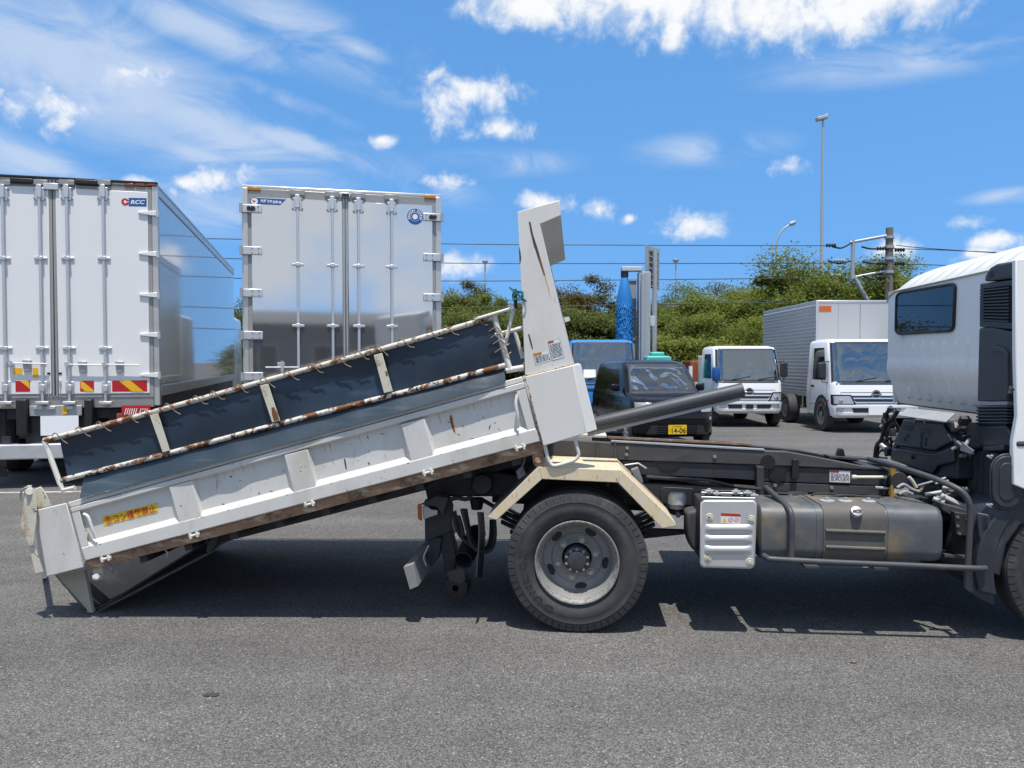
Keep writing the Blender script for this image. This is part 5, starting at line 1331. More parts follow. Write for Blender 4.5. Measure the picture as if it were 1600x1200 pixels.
# gearbox and engine mass below
m = MB(); m.span((UE + 0.24, 0.55, 0.50), (UC + 1.2, 1.42, zbot - 0.12)); m.build('engine_block', 'chassis', en, bevel=0.06, seg=3)
m = MB(); m.lathe([(0.0, 0.0), (0.16, 0.0), (0.19, 0.3), (0.24, 0.5), (0.24, 0.6)], (UC - 0.45, 0.97, 0.62), (1, 0, 0), 20); m.build('gearbox', 'chassis', en)
for k in range(16):
    x = rr.uniform(1455, 1508); y = rr.uniform(752, 800); c = tp(x, y, rr.uniform(0.30, 0.5)); a = Vector((rr.uniform(-1, 1), rr.uniform(-0.5, 0.5), rr.uniform(-0.4, 0.4))).normalized() * rr.uniform(0.03, 0.09)
    m = MB(); m.cyl(c - a, c + a, rr.uniform(0.006, 0.02), n=8); m.build('engine_fitting', rr.choice(['hose', 'zinc_dull', 'chassis', 'bolt_steel']), en, bevel=0.002)
m = MB(); m.prism(TP([(1471, 786), (1512, 797), (1512, 806), (1471, 797)], 0.20), (0, 0.10, 0)); m.build('support_beam', 'chassis_dust', en, bevel=0.004)
m = MB(); m.prism(TP([(1492, 800), (1516, 804), (1516, 838), (1494, 836)], 0.16), (0, 0.06, 0)); m.build('relay_box', 'chassis', en, bevel=0.004)
for x, y in ((1497, 808), (1497, 822), (1500, 834), (1512, 812)):
    c = tp(x, y, 0.155); m = MB(); m.cyl(c, c + Vector((0, 0.012, 0)), 0.009, n=6); m.build('relay_bolt', 'steel', en)
m = MB(); m.prism(TP([(1477, 845), (1530, 848), (1530, 882), (1477, 880)], 0.45), (0, 0.1, 0)); m.build('sump_guard', 'black', en)

# ---- front mudguard and flap
mg = part('front_mudguard')
arcp = []
cz = RO
for i in range(13):
    a = R(196 - 116 * i / 12); arcp.append(Vector((UF + math.cos(a) * (RO + 0.075), 0, cz + math.sin(a) * (RO + 0.10))))
outer = [Vector((p.x - 0.10 * max(0, math.cos(R(196 - 116 * i / 12)) * -1), 0, p.z + 0.02)) for i, p in enumerate(arcp)]
for a, b, c_, d_ in zip(arcp, arcp[1:], outer, outer[1:]):
    pass
m = MB(); poly = [Vector((p.x, 0.03, p.z)) for p in arcp] + [Vector((p.x, 0.03, p.z)) for p in reversed(outer)]
m.loft(poly, [Vector((p.x, 0.42, p.z)) for p in poly]); m.build('mudguard_arch', 'dark_plastic', mg, bevel=0.008)
m = MB(); m.loft(TP([(1526, 800), (1556, 806), (1600, 780), (1640, 775), (1640, 800), (1594, 820), (1572, 850), (1562, 900), (1553, 897), (1540, 880), (1530, 850)], 0.04), TP([(1526, 800), (1556, 806), (1600, 780), (1640, 775), (1640, 800), (1594, 820), (1572, 850), (1562, 900), (1553, 897), (1540, 880), (1530, 850)], 0.30)); m.build('mudguard_skirt', 'dark_plastic', mg, bevel=0.010)
q = [(1505.5, 889), (1550, 887), (1553, 915), (1553, 945), (1530, 935), (1505.5, 918)]
m = MB(); m.loft(TP(q, 0.06), TP(q, 0.068)); m.build('mudflap', 'dark_plastic', mg, bevel=0.002)
m = MB(); m.span((UF - 0.1, 0.35, 0.32), (UF + 0.1, 1.6, 0.5)); m.build('front_axle', 'chassis', ch, bevel=0.03)
m = MB(); m.span((UC - 0.3, NV + 0.03, 0.62), (UC + 1.4, NV + 0.105, 0.80)); m.build('main_rail', 'chassis', ch)
m = MB(); m.span((UC - 0.3, FV, 0.62), (UC + 1.4, FV + 0.075, 0.80)); m.build('main_rail', 'chassis', ch)
# ------------------------------------------------------------------ frames for things further back
class Frame:
    def __init__(self, O, rz):
        self.O = V3(O); self.rz = rz
        self.X = Vector((math.cos(rz), math.sin(rz), 0)); self.Y = Vector((-math.sin(rz), math.cos(rz), 0))
    def loc(self, w):
        d = V3(w) - self.O; return Vector((d.dot(self.X), d.dot(self.Y), d.z))
    def onY(self, px, py, y=0.0):
        r = ray(px, py); c = Vector((0, 0, CAM_H)) - self.O; t = (y - c.dot(self.Y)) / r.dot(self.Y); p = c + r * t
        return Vector((p.dot(self.X), y, p.z))
    def onX(self, px, py, x):
        r = ray(px, py); c = Vector((0, 0, CAM_H)) - self.O; t = (x - c.dot(self.X)) / r.dot(self.X); p = c + r * t
        return Vector((x, p.dot(self.Y), p.z))
def simple_wheel(parent, c, axis, Ro, w, rim='rim_grey', name='wheel', dish=0.04, spokes=0):
    wh = empty(name); wh.parent = parent
    Ri = Ro * 0.62
    m = MB(); m.lathe([(Ri, -w * 0.42), (Ri + 0.02, -w * 0.48), (Ro - 0.05, -w * 0.5), (Ro - 0.01, -w * 0.44), (Ro, -w * 0.3), (Ro, w * 0.3), (Ro - 0.01, w * 0.44), (Ro - 0.05, w * 0.5), (Ri, w * 0.42)], c, axis, 40); m.build('tyre', 'tyre', wh)
    m = MB()
    if spokes:
        m.lathe([(Ri, -w * 0.42), (Ri - 0.02, -w * 0.44), (Ri - 0.03, -w * 0.2)], c, axis, 40)
        ax = V3(axis).normalized(); u = Vector((0, 0, 1)); v = ax.cross(u)
        for k in range(spokes):
            a = 2 * math.pi * k / spokes + 0.3; d = u * math.cos(a) + v * math.sin(a); n = ax.cross(d)
            for sgn in (-1, 1):
                b0 = V3(c) - ax * w * 0.40 + d * 0.02; b1 = V3(c) - ax * w * 0.40 + d * (Ri - 0.015) + n * sgn * 0.05
                m.cyl(b0 + n * sgn * 0.012, b1, 0.018, 0.014, n=6)
        m.lathe([(0.05, -w * 0.3), (0.05, -w * 0.44), (0, -w * 0.45)], c, axis, 16)
        m.build('rim', rim, wh)
        m = MB(); m.lathe([(Ri - 0.02, -w * 0.15), (0, -w * 0.15)], c, axis, 24); m.build('brake_disc', 'black', wh)
    else:
        m.lathe([(Ri + 0.005, -w * 0.46), (Ri - 0.02, -w * 0.45), (Ri - 0.04, -w * 0.45 + dish), (Ri * 0.62, -w * 0.45 + dish * 1.3), (Ri * 0.55, -w * 0.45 + dish * 0.6), (Ri * 0.34, -w * 0.45 + dish * 0.6), (Ri * 0.30, -w * 0.5), (0, -w * 0.5)], c, axis, 40)
        m.build('rim', rim, wh)
    return wh

AL = R(13.9)
def van_truck(fr, label, w, ztop, zfloor, length, side_mat, door_mat, name):
    t = empty(name, fr.O, fr.rz, label, 'box truck')
    body = empty('cargo_box'); body.parent = t
    hw = w / 2
    m = MB(); m.span((-hw + 0.012, 0.09, zfloor), (hw - 0.012, length, ztop - 0.03)); m.build('box_shell', side_mat, body)
    m = MB(); m.span((-hw - 0.002, 0.02, ztop - 0.045), (hw + 0.002, length + 0.01, ztop)); m.build('roof_cap', 'frame_steel', body, bevel=0.012)
    for s in (-1, 1):
        m = MB(); m.span((s * (hw + 0.006), 0.09, ztop - 0.16), (s * (hw - 0.02), length, ztop - 0.06)); m.build('roof_rail', 'frame_steel', body, bevel=0.01)
        m = MB(); m.span((s * (hw + 0.006), 0.09, zfloor), (s * (hw - 0.02), length, zfloor + 0.14)); m.build('base_rail', 'frame_steel', body, bevel=0.008)
        m = MB(); m.span((s * hw, 0.0, zfloor - 0.12), (s * (hw - 0.075), 0.10, ztop - 0.04)); m.build('rear_post', 'frame_steel', body, bevel=0.008)
    m = MB(); m.span((-hw + 0.076, 0.012, ztop - 0.165), (hw - 0.076, 0.10, ztop - 0.047)); m.build('rear_header', 'frame_shade', body, bevel=0.006)
    m = MB(); m.span((-hw + 0.076, 0.005, zfloor - 0.14), (hw - 0.076, 0.10, zfloor + 0.012)); m.build('rear_sill', 'frame_shade', body, bevel=0.006)
    # chassis, axles, cab
    m = MB(); m.span((-0.45, 0.12, 0.62), (-0.37, length + 1.2, 0.86)); m.build('chassis_rail', 'chassis', t)
    m = MB(); m.span((0.37, 0.12, 0.62), (0.45, length + 1.2, 0.86)); m.build('chassis_rail', 'chassis', t)
    m = MB(); m.span((-hw + 0.06, 0.14, 0.865), (hw - 0.06, length, zfloor - 0.005)); m.build('box_floor', 'chassis', body)
    for yy in (1.9, 3.2, length + 0.4):
        for s in (-1, 1):
            simple_wheel(t, Vector((s * (hw - 0.19), yy, 0.5)), (-s, 0, 0), 0.5, 0.28)
    m = MB(); m.prism([Vector((-hw + 0.03, length + 0.15, 0.5)), Vector((-hw + 0.03, length + 2.3, 0.5)), Vector((-hw + 0.03, length + 2.3, 1.6)), Vector((-hw + 0.03, length + 2.05, 2.75)), Vector((-hw + 0.03, length + 0.15, 2.75))], (w - 0.06, 0, 0)); m.build('cab', 'car_white', t, bevel=0.08, seg=3)
    return t, body
def rod(fr, body, px_top, px_bot, y_top, y_bot, mids, parent_mat='zinc', mat2='zinc', has_bottom=True):
    a, b = fr.onY(px_top, y_top, -0.05), fr.onY(px_bot, y_bot, -0.05)
    x = a.x
    r = empty('lock_rod'); r.parent = body
    m = MB(); m.cyl((x, -0.045, a.z), (x, -0.045, b.z), 0.017, n=12); m.build('rod', parent_mat, r)
    # top keeper
    m = MB(); m.span((x - 0.055, -0.03, a.z - 0.20), (x + 0.055, -0.012, a.z - 0.04)); m.span((x - 0.028, -0.068, a.z - 0.17), (x + 0.028, -0.03, a.z - 0.01))
    m.build('keeper', mat2, r, bevel=0.004)
    m = MB(); m.span((x - 0.09, -0.03, a.z - 0.008), (x + 0.09, -0.010, a.z + 0.055)); m.build('cam_plate', 'frame_shade', r, bevel=0.004)
    for sx in (-1, 1):
        for dz in (0.06, 0.18):
            m = MB(); m.cyl((x + sx * 0.058, -0.034, a.z - dz), (x + sx * 0.058, -0.012, a.z - dz), 0.013, n=8); m.build('rivet', 'bolt_steel', r)
    for py in mids:
        z = fr.onY(px_top, py, -0.05).z
        m = MB(); m.span((x - 0.075, -0.03, z - 0.015), (x + 0.075, -0.012, z + 0.015)); m.span((x - 0.03, -0.07, z - 0.022), (x + 0.03, -0.03, z + 0.022)); m.build('rod_clamp', mat2, r, bevel=0.004)
    if has_bottom:
        z = b.z
        m = MB(); m.span((x - 0.05, -0.03, z + 0.10), (x + 0.05, -0.012, z + 0.25)); m.span((x - 0.03, -0.07, z + 0.13), (x + 0.03, -0.03, z + 0.21)); m.build('keeper', mat2, r, bevel=0.004)
        m = MB(); m.span((x - 0.075, -0.08, z - 0.04), (x + 0.075, -0.012, z + 0.0)); m.build('cam_plate', mat2, r, bevel=0.008)

# ---- white box truck on the left
Yc = 10.3; W1 = 2.49
corner = Vector((wp(250, 600, Yc).x, Yc, 0))
lat = Vector((math.cos(AL), math.sin(AL), 0))
fr1 = Frame(corner - lat * (W1 / 2), AL)
zt1 = fr1.onY(249, 286.5, 0).z; zf1 = fr1.onY(249, 619, 0).z
van1, box1 = van_truck(fr1, 'large white box truck with white rear doors and red-yellow reflector strips', W1, zt1, zf1, 9.7, 'gloss_panel', 'door_white', 'box_truck')
xc = fr1.onY(84, 450, 0).x; hw1 = W1 / 2
zd0, zd1 = fr1.onY(160, 615, 0).z, fr1.onY(160, 297, 0).z
for s in (-1, 1):
    x0 = xc + s * 0.04; x1 = s * (hw1 - 0.12)
    m = MB(); m.span((x0, -0.012, zd0), (x1, 0.06, zd1)); m.build('rear_door', 'door_white', box1, bevel=0.006)
    # seal round the door
    for p, q in (((x0, -0.004, zd1), (x1, 0.05, zd1 + 0.045)), ((x0, -0.004, zd0 - 0.045), (x1, 0.05, zd0)), ((x1, -0.004, zd0 - 0.045), (x1 + s * 0.045, 0.05, zd1 + 0.045))):
        m = MB(); m.span(p, q); m.build('door_seal', 'gasket', box1)
m = MB(); m.span((xc - 0.038, -0.008, zd0 - 0.04), (xc - 0.004, 0.04, zd1 + 0.12)); m.span((xc + 0.004, -0.008, zd0 - 0.04), (xc + 0.038, 0.04, zd1 + 0.12)); m.build('centre_seal', 'gasket', box1, bevel=0.008)
for a, b in ((2.5, 6.5), (60.5, 64.5), (103, 106), (160, 163.5)):
    rod(fr1, box1, a, b, 287, 627, (403, 544))
for y in (333.5, 397, 461, 523, 586):
    for s in (-1, 1):
        z = fr1.onY(235, y, 0).z
        h = empty('door_hinge'); h.parent = box1
        m = MB(); m.loft([Vector((s * (hw1 + 0.006), -0.035, z + 0.035)), Vector((s * (hw1 - 0.07), -0.035, z + 0.03)), Vector((s * (hw1 - 0.23), -0.035, z + 0.012)), Vector((s * (hw1 - 0.23), -0.035, z - 0.012)), Vector((s * (hw1 - 0.07), -0.035, z - 0.03)), Vector((s * (hw1 + 0.006), -0.035, z - 0.035))],
                       [Vector((s * (hw1 + 0.006), -0.012, z + 0.035)), Vector((s * (hw1 - 0.07), -0.012, z + 0.03)), Vector((s * (hw1 - 0.23), -0.012, z + 0.012)), Vector((s * (hw1 - 0.23), -0.012, z - 0.012)), Vector((s * (hw1 - 0.07), -0.012, z - 0.03)), Vector((s * (hw1 + 0.006), -0.012, z - 0.035))])
        m.build('hinge_strap', 'door_white', h, bevel=0.005)
        m = MB(); m.cyl((s * (hw1 + 0.004), -0.038, z - 0.05), (s * (hw1 + 0.004), -0.038, z + 0.05), 0.02, n=10); m.build('hinge_pin', 'zinc', h)
for px, py in ((41, 571), (128, 573), (186, 573)):
    c = fr1.onY(px, py, -0.05)
    h = empty('door_lock'); h.parent = box1
    m = MB(); m.prism([c + Vector(p) for p in ((-0.05, 0, 0.07), (0.05, 0, 0.07), (0.04, 0, -0.07), (-0.03, 0, -0.07))], (0, 0.04, 0)); m.build('lock_body', 'zinc_dull', h, bevel=0.006)
    m = MB(); m.cyl(c + Vector((-0.19, -0.01, 0.03)), c + Vector((0.24, -0.01, 0.02)), 0.009, n=8); m.build('lock_handle', 'door_white', h)
    m = MB(); m.cyl(c + Vector((-0.17, -0.02, 0.03)), c + Vector((-0.17, 0.03, 0.03)), 0.03, n=14); m.build('lock_boss', 'zinc', h)
def yq(fr, x0, y0, x1, y1, y, mat, name, parent, th=0.002):
    a, b = fr.onY(x0, y0, y), fr.onY(x1, y1, y); m = MB(); m.span((a.x, y, a.z), (b.x, y + th, b.z)); return m.build(name, mat, parent)
def chevron(fr, x0, y0, x1, y1, first, n, parent):
    a, b = fr.onY(x0, y0, -0.0145), fr.onY(x1, y1, -0.0145); zt_, zb_ = a.z, b.z; L_ = b.x - a.x; h = zt_ - zb_
    base = yq(fr, x0, y0, x1, y1, -0.0142, 'reflect_red', 'reflector_strip', parent, 0.0015)
    m = MB()
    for lo, hi in first:
        q = []
        # diagonal stripe falling to the right, clipped to the strip
        pts = [(lo, zt_), (hi, zt_), (hi + h * 1.1 / L_, zb_), (lo + h * 1.1 / L_, zb_)]
        def cl(x): return a.x + min(1, max(0, x)) * L_
        poly = []
        for x, z in pts: poly.append((x, z))
        out = []
        for i in range(4):   # clip at the ends
            (xa, za), (xb, zb2) = poly[i], poly[(i + 1) % 4]
            steps = 12
            for k in range(steps):
                x = xa + (xb - xa) * k / steps; z = za + (zb2 - za) * k / steps
                if 0 <= x <= 1: out.append(Vector((a.x + x * L_, -0.0165, z)))
        if len(out) > 2: m.add(out, [tuple(range(len(out)))])
    m.build('reflector_stripe', 'reflect_yellow', base)
chevron(fr1, 24, 595, 47, 612, [(0.30, 0.85)], 1, box1)
chevron(fr1, 24, 595, 47, 612, [], 0, box1) if False else None
chevron(fr1, 125, 595, 147, 611.5, [(-0.55, 0.15)], 1, box1)
chevron(fr1, 175, 594.5, 230, 611.5, [(0.18, 0.52)], 1, box1)
yq(fr1, 21, 575, 35, 585, -0.0142, 'reflect_yellow', 'yellow_sticker', box1); yq(fr1, 51, 575, 60, 590, -0.0142, 'reflect_yellow', 'yellow_sticker', box1)
for px in (76, 94):
    yq(fr1, px - 2.5, 582, px + 2.5, 585, -0.018, 'black', 'door_buffer', box1, 0.006)
    a, b = fr1.onY(px, 597, -0.02), fr1.onY(px, 618, -0.02); m = MB(); m.cyl(a, (a.x, a.y, b.z), 0.006, n=6); m.box(a, (0.025, 0.02, 0.04)); m.build('door_pin', 'zinc', box1)
# maker's badge
bq = [fr1.onY(x, y, -0.0145) for x, y in ((201, 309), (229, 309.5), (229, 322.5), (201, 322))]
m = MB(); m.prism([Vector((p.x, -0.0142, p.z)) for p in bq], (0, 0.0015, 0)); badge = m.build('maker_badge', 'logo_blue', box1)
a = fr1.onY(204, 312.5, -0.0155); b = fr1.onY(227, 312.5, -0.0155); c = fr1.onY(204, 319, -0.0155)
text('lettering', 'RCC', 'ink_white', badge, a, b, c, bold=0.03, shear=0.25, normal_off=0.0005)
c = fr1.onY(195.5, 315.3, -0.015); m = MB()
rc = 0.045
m.add([c + Vector((math.cos(t) * rc, 0, math.sin(t) * rc)) for t in [2 * math.pi * i / 32 for i in range(32)]], [tuple(range(32))]); rd = m.build('badge_disc', 'reflect_red', badge)
m = MB(); m.add([c + Vector(p) for p in ((0.0, -0.001, 0.03), (-0.012, -0.001, 0.006), (-0.028, -0.001, 0.0), (-0.012, -0.001, -0.006), (0.0, -0.001, -0.03), (0.012, -0.001, -0.006), (0.045, -0.001, -0.004), (0.045, -0.001, 0.004), (0.012, -0.001, 0.006))], [tuple(range(9))]); m.build('badge_star', 'ink_white', badge)
# header fittings
for px in (34, 135):
    c = fr1.onY(px, 284.5 if px > 100 else 282, -0.03); m = MB(); m.span((c.x - 0.13, -0.05, c.z - 0.035), (c.x + 0.13, 0.02, c.z + 0.03)); m.build('roof_camera', 'black', box1, bevel=0.015, seg=3)
m = MB(); c = fr1.onY(80, 290, -0.03); m.span((c.x - 0.09, -0.04, c.z - 0.05), (c.x + 0.08, 0.015, c.z + 0.03)); m.build('header_lamp', 'zinc', box1, bevel=0.006)
for k in range(3):
    c = fr1.onY(202 + 17.5 * k, 288.5, 0.0); m = MB(); m.span((c.x - 0.058, -0.018, c.z - 0.018), (c.x + 0.058, 0.02, c.z + 0.018)); m.build('marker_lamp', 'red_lens', box1, bevel=0.005)
m = MB(); m.span((-hw1, -0.02, zt1 - 0.012), (hw1, 0.05, zt1 + 0.012)); m.build('rear_gutter', 'black', box1, bevel=0.004)
# lower rear: plate, steps, blocks, bumper
lowr = empty('rear_underbody'); lowr.parent = van1
yq(fr1, 63, 650, 123, 679.5, -0.05, 'plate_white', 'number_plate', lowr, 0.006)
c0 = fr1.onY(47, 634, 0.0); c1 = fr1.onY(129, 649, 0.0)
m = MB(); m.span((c0.x, -0.03, c1.z), (c1.x, 0.10, c0.z)); m.build('plate_lamp_panel', 'zinc_dull', lowr, bevel=0.006)
for px in (60, 80, 108):
    c = fr1.onY(px, 637, -0.03); m = MB(); m.span((c.x - 0.05, -0.05, c.z - 0.02), (c.x + 0.05, -0.02, c.z + 0.02)); m.build('panel_hinge', 'zinc', lowr, bevel=0.004)
yq(fr1, 97, 636, 105, 647, -0.052, 'reflect_yellow', 'yellow_sticker', lowr)
for x0, x1 in ((24, 43), (131, 145)):
    a, b = fr1.onY(x0, 624, -0.08), fr1.onY(x1, 680, -0.08); m = MB(); m.span((a.x, -0.09, b.z), (b.x, 0.1, a.z)); m.build('dock_buffer', 'black', lowr, bevel=0.02, seg=3)
a, b = fr1.onY(-50, 696, -0.06), fr1.onY(255, 712, -0.06); m = MB(); m.span((-hw1 + 0.03, -0.08, b.z), (hw1 - 0.03, 0.05, a.z)); m.build('rear_bumper', 'zinc', lowr, bevel=0.02, seg=3)
a = fr1.onY(60, 694, -0.06); 
for s_ in (-1, 1):
    m = MB(); m.span((s_ * 0.6, -0.02, b.z + 0.05), (s_ * 0.5, 0.3, 0.66)); m.build('bumper_stay', 'chassis', lowr)
yq(fr1, 190, 634, 235, 652, -0.02, 'reflect_red', 'rear_plate', lowr, 0.01)
a = fr1.onY(194, 638, -0.024); b = fr1.onY(231, 638, -0.024); c = fr1.onY(194, 648, -0.024)
text('lettering', '////// ////', 'ink_white', lowr, a, b, c, bold=0.02, normal_off=0.0)
m = MB(); m.span((-hw1 + 0.05, 0.12, 0.14), (-0.60, 0.14, 0.98)); m.build('rear_mudflap', 'black', lowr)
m = MB(); m.span((0.60, 0.12, 0.14), (hw1 - 0.05, 0.14, 0.98)); m.build('rear_mudflap', 'black', lowr)
m = MB(); m.span((-0.36, 0.06, 0.55), (0.36, 0.20, 0.90)); m.build('rear_crossmember', 'chassis', lowr, bevel=0.01)
for s in (-1, 1):
    m = MB(); m.span((s * 0.72, -0.02, 0.78), (s * 1.14, 0.10, 0.93)); m.build('tail_lamp', 'red_lens', lowr, bevel=0.01)

M['white_side'] = pm('white_side', (0.74, 0.74, 0.73), 0.2, var=0.01, vscale=1, coat=0.3)
# ---- mirror-bright box truck beside it
W2 = 2.49
Y2 = 9.8; c2w = Vector((wp(380, 600, Y2).x, Y2, 0))
fr2 = Frame(c2w + lat * (W2 / 2), AL)
zt2 = fr2.onY(382, 287.5, 0).z; zf2 = zf1
van2, box2 = van_truck(fr2, 'large box truck with mirror-bright stainless rear doors standing behind the tipped bed', W2, zt2, zf2, 9.7, 'white_side', 'mirror_panel', 'box_truck')
hw2 = W2 / 2
xc2 = fr2.onY(540, 450, 0).x
zd0, zd1 = zf2 + 0.06, fr2.onY(470, 311.5, 0).z
for s in (-1, 1):
    x0 = xc2 + s * 0.035; x1 = s * (hw2 - 0.115)
    m = MB(); m.span((x0, -0.012, zd0), (x1, 0.06, zd1)); m.build('rear_door', 'mirror_panel', box2, bevel=0.006)
    for p, q in (((x0, -0.004, zd1), (x1, 0.05, zd1 + 0.04)), ((x0, -0.004, zd0 - 0.045), (x1, 0.05, zd0)), ((x1, -0.004, zd0 - 0.045), (x1 + s * 0.04, 0.05, zd1 + 0.04))):
        m = MB(); m.span(p, q); m.build('door_seal', 'gasket', box2)
m = MB(); m.span((xc2 - 0.033, -0.010, zd0 - 0.04), (xc2 - 0.003, 0.04, zd1 + 0.05)); m.span((xc2 + 0.003, -0.010, zd0 - 0.04), (xc2 + 0.033, 0.04, zd1 + 0.05)); m.build('centre_seal', 'zinc_dull', box2, bevel=0.008)
for px in (464.5, 519, 560, 612):
    dy = (px - 380) / 310 * 15
    rod(fr2, box2, px, px, 299 + dy, 626, (411 + dy * 0.5, 508 + dy * 0.15), 'zinc', 'zinc')
for s, ys, px in ((-1, (326.6, 392, 458, 524, 588), 395), (1, (340, 402.5, 465, 528, 590), 676)):
    for i, y in enumerate(ys):
        z = fr2.onY(px, y, 0).z; h = empty('door_hinge'); h.parent = box2
        m = MB(); m.span((s * (hw2 + 0.012), -0.035, z - 0.05), (s * (hw2 - 0.24), -0.013, z + 0.05)); m.build('hinge_plate', 'zinc', h, bevel=0.006)
        m = MB(); m.cyl((s * (hw2 + 0.006), -0.04, z - 0.055), (s * (hw2 + 0.006), -0.04, z + 0.055), 0.02, n=10); m.build('hinge_pin', 'zinc_dull', h)
        for dx in (0.20, 0.12):
            for dz in (-0.03, 0.03):
                m = MB(); m.cyl((s * (hw2 - dx), -0.041, z + dz), (s * (hw2 - dx), -0.035, z + dz), 0.009, n=8); m.build('rivet', 'bolt_steel', h)
        if i == 0:
            m = MB(); m.cyl((s * (hw2 - 0.09), -0.06, z), (s * (hw2 - 0.09), -0.035, z), 0.026, n=14); m.cyl((s * (hw2 - 0.14), -0.06, z), (s * (hw2 - 0.14), -0.035, z), 0.026, n=14); m.build('door_buffer', 'black', h)
for px, py in ((441, 574), (590, 580)):
    c = fr2.onY(px, py, -0.05); h = empty('door_lock'); h.parent = box2
    m = MB(); m.prism([c + Vector(p) for p in ((-0.06, 0, 0.06), (0.03, 0, 0.06), (0.03, 0, -0.05), (-0.05, 0, -0.05))], (0, 0.04, 0)); m.build('lock_body', 'zinc_dull', h, bevel=0.006)
    m = MB(); m.cyl(c + Vector((-0.2, -0.01, 0.0)), c + Vector((0.2, -0.01, 0.0)), 0.010, n=8); m.cyl(c + Vector((0, -0.02, -0.06)), c + Vector((0, -0.02, 0.08)), 0.018, n=8); m.build('lock_handle', 'zinc', h)
for px in (397, 672):
    c = fr2.onY(px, 294 + (px - 380) / 310 * 14.5, 0.0); m = MB(); m.span((c.x - 0.075, -0.012, c.z - 0.022), (c.x + 0.075, 0.02, c.z + 0.022)); m.build('marker_lamp', 'amber', box2, bevel=0.006)
c = fr2.onY(539.5, 305, -0.02); m = MB(); m.span((c.x - 0.06, -0.045, c.z - 0.03), (c.x + 0.06, 0.02, c.z + 0.03)); m.build('header_lamp', 'zinc', box2, bevel=0.006)
m = MB(); m.span((c.x - 0.045, -0.048, c.z - 0.024), (c.x + 0.045, -0.04, c.z + 0.012)); m.build('lamp_lens', 'black', box2)
# maker's plate: blue band with white lettering and a round mark
bq = [fr2.onY(x, y, -0.0145) for x, y in ((402, 309.2), (447, 311.5), (438, 320.5), (402, 319))]
m = MB(); m.prism([Vector((p.x, -0.0142, p.z)) for p in bq], (0, 0.0015, 0)); badge = m.build('maker_badge', 'logo_blue', box2)
a = fr2.onY(407, 311, -0.0155); b = fr2.onY(440, 313, -0.0155); b.z = a.z - 0.012; c = fr2.onY(407, 316, -0.0155)
text('lettering', '矢野特殊自動車', 'ink_white', badge, a, b, c, bold=0.03, normal_off=0.0005)
c = fr2.onY(397.5, 314.3, -0.015); 
for rr_, mt, dy in ((0.050, 'logo_blue', 0.0), (0.041, 'ink_white', -0.0006)):
    m = MB(); m.add([c + Vector((math.cos(t) * rr_, dy, math.sin(t) * rr_)) for t in [2 * math.pi * i / 32 for i in range(32)]], [tuple(range(32))]); m.build('badge_disc', mt, badge)
m = MB(); m.add([c + Vector(p) for p in ((-0.03, -0.0012, 0.015), (0.028, -0.0012, 0.0), (0.004, -0.0012, -0.004), (0.0, -0.0012, -0.03))], [(0, 1, 2, 3)]); m.build('badge_arrow', 'reflect_red', badge)
c = fr2.onY(648.6, 338.6, -0.0145); em = None
for rr_, mt, dy in ((0.103, 'logo_blue', 0.0), (0.060, 'ink_white', -0.0008), (0.055, 'logo_blue', -0.0016), (0.034, 'ink_white', -0.0024)):
    m = MB(); m.add([c + Vector((math.cos(t) * rr_, dy, math.sin(t) * rr_)) for t in [2 * math.pi * i / 40 for i in range(40)]], [tuple(range(40))]); o = m.build('round_badge' if em is None else 'badge_disc', mt, em or box2); em = em or o
for k in range(14):
    a_ = R(200 - k * 17); r_ = 0.081; p = c + Vector((math.cos(a_) * r_, -0.001, math.sin(a_) * r_)); n = Vector((math.cos(a_), 0, math.sin(a_))); t_ = Vector((math.sin(a_), 0, -math.cos(a_)))
    if k in (7,): continue
    m = MB(); m.add([p - t_ * 0.007 - n * 0.012, p + t_ * 0.007 - n * 0.012, p + t_ * 0.007 + n * 0.012, p - t_ * 0.007 + n * 0.012], [(0, 1, 2, 3)]); m.build('badge_mark', 'ink_white', em)
m = MB(); m.span((-hw2 + 0.03, -0.08, 0.50), (hw2 - 0.03, 0.05, 0.62)); m.build('rear_bumper', 'zinc', van2, bevel=0.02, seg=3)
# painted line on the ground in front of the trucks
a, b = gp(-60, 771), gp(720, 760.5); d = (b - a).normalized(); n = Vector((-d.y, d.x, 0))
m = MB(); m.prism([Vector((p.x, p.y, 0.002)) for p in (a - n * 0.05, b - n * 0.05, b + n * 0.05, a + n * 0.05)], (0, 0, 0.002)); ln = m.build('bay_line', 'road_paint'); ln['kind'] = 'structure'
